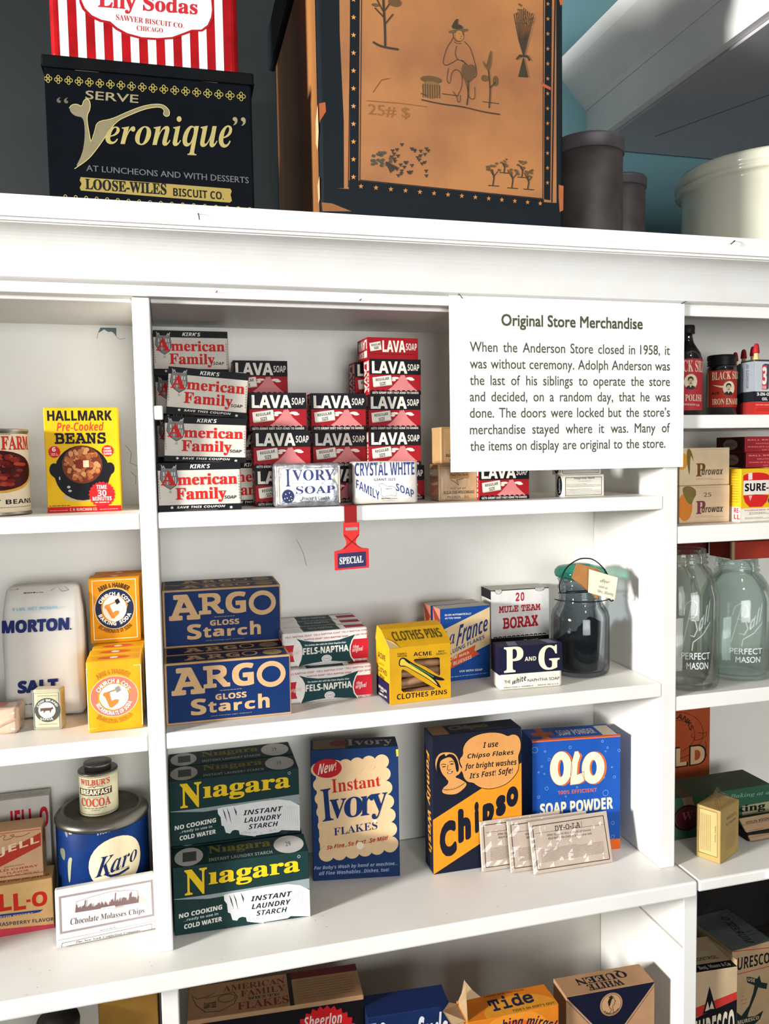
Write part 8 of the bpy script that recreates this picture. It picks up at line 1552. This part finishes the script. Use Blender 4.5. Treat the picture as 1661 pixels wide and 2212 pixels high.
# ================================================================== LOWER CABINET
ZL=.6402; zt=.80
def low(name,pr,w,d,top,base,label,cat,x,y,rz,**k): return carton(name,pr,w,d,top-ZL,base,label,cat,(x,y,ZL),rz,None,.0009,**k)
low('flakes_carton','amflakes',.201,.060,.815,'#c39a72','tan and black flakes carton with a red starburst, under the counter','carton',.0105,.0830,-3.5)
low('washing_powder_box','suds',.098,.038,.80,'#173261','dark blue washing powder box with white lettering, under the counter','box',.2110,.0520,-3.5)
td=low('washing_powder_box','tide',.1130,.0390,.80,'#e88f2c','orange washing powder box with a torn open top','box',.3180,.0120,-.5)
g=G()
vs,fs=sheet([(.001,.002,.159),(.001,.036,.159),(.006,.034,.172),(.010,.030,.186),(.004,.014,.178)],.0006,(-1,0,0)); g.add(vs,fs,'#c9ab85','card')
vs,fs=sheet([(.001,.004,.159),(.001,.034,.159),(-.012,.030,.166),(-.022,.022,.163),(-.016,.006,.155)],.0006,(0,0,-1)); g.add(vs,fs,'#b89a78','card')
vs,fs=sheet([(.004,.036,.160),(.030,.037,.160),(.020,.0375,.170),(.010,.0375,.184)],.0006,(0,1,0)); g.add(vs,fs,'#d9bd95','card')
link('torn_flap',g.mesh('torn_flap'),td)
low('soap_carton','whitequeen',.1165,.0365,.80,'#c39a74','kraft carton with a navy triangle and a queen medallion','carton',.4450,.0195,-2)
m1=low('paint_powder_box','muresco',.066,.066,.80,'#cdb491','tan powder box with red and black bands, front right under the counter','box',.6110,.0170,-4)
g=G(); vs,fs=sheet([(.065,.001,.1600),(.067,.004,.1655),(.066,.030,.1640),(.064,.060,.1605)],.0008,(1,0,0)); g.add(vs,fs,'#cbb08c','card'); link('top_fold',g.mesh('top_fold'),m1)
m2=low('paint_powder_box','muresco2',.066,.080,.80,'#c9ab84','tan powder box with an anchor picture, in plastic behind the banded one','box',.6905,.0400,5,colors={'T':'#c4beb2'})
g=G(); vs,fs=sheet([(-.001,-.001,.1602),(.067,-.001,.1602),(.067,.081,.1602),(-.001,.081,.1602)],.0004,(0,0,1)); g.add(vs,fs,'#f2f4f7','film'); vs,fs=sheet([(.0,.081,.160),(.06,.081,.160),(.035,.079,.173),(.020,.079,.176)],.0003,(0,1,0)); g.add(vs,fs,'#f2f4f7','film'); link('plastic_wrap',g.mesh('plastic_wrap'),m2)
low('kraft_carton',None,.064,.060,.885,'#9a7434','plain ochre carton on the shelf under the counter at left','carton',-.0910+.006,.110,0)
dk=thing('metal_canister','dark round lid of a canister at the bottom left edge','canister',(-.125,.095,ZL)); piece('can_body',dk,lathe([(.021,0),(.0215,.001),(.0215,.190),(.0205,.191)],48),'#3a3432','rust',True); piece('lid',dk,lathe([(.0222,.188),(.0226,.194),(.0215,.198),(.014,.199),(.013,.203),(.001,.203)],48),'#332e2c','rust',True)
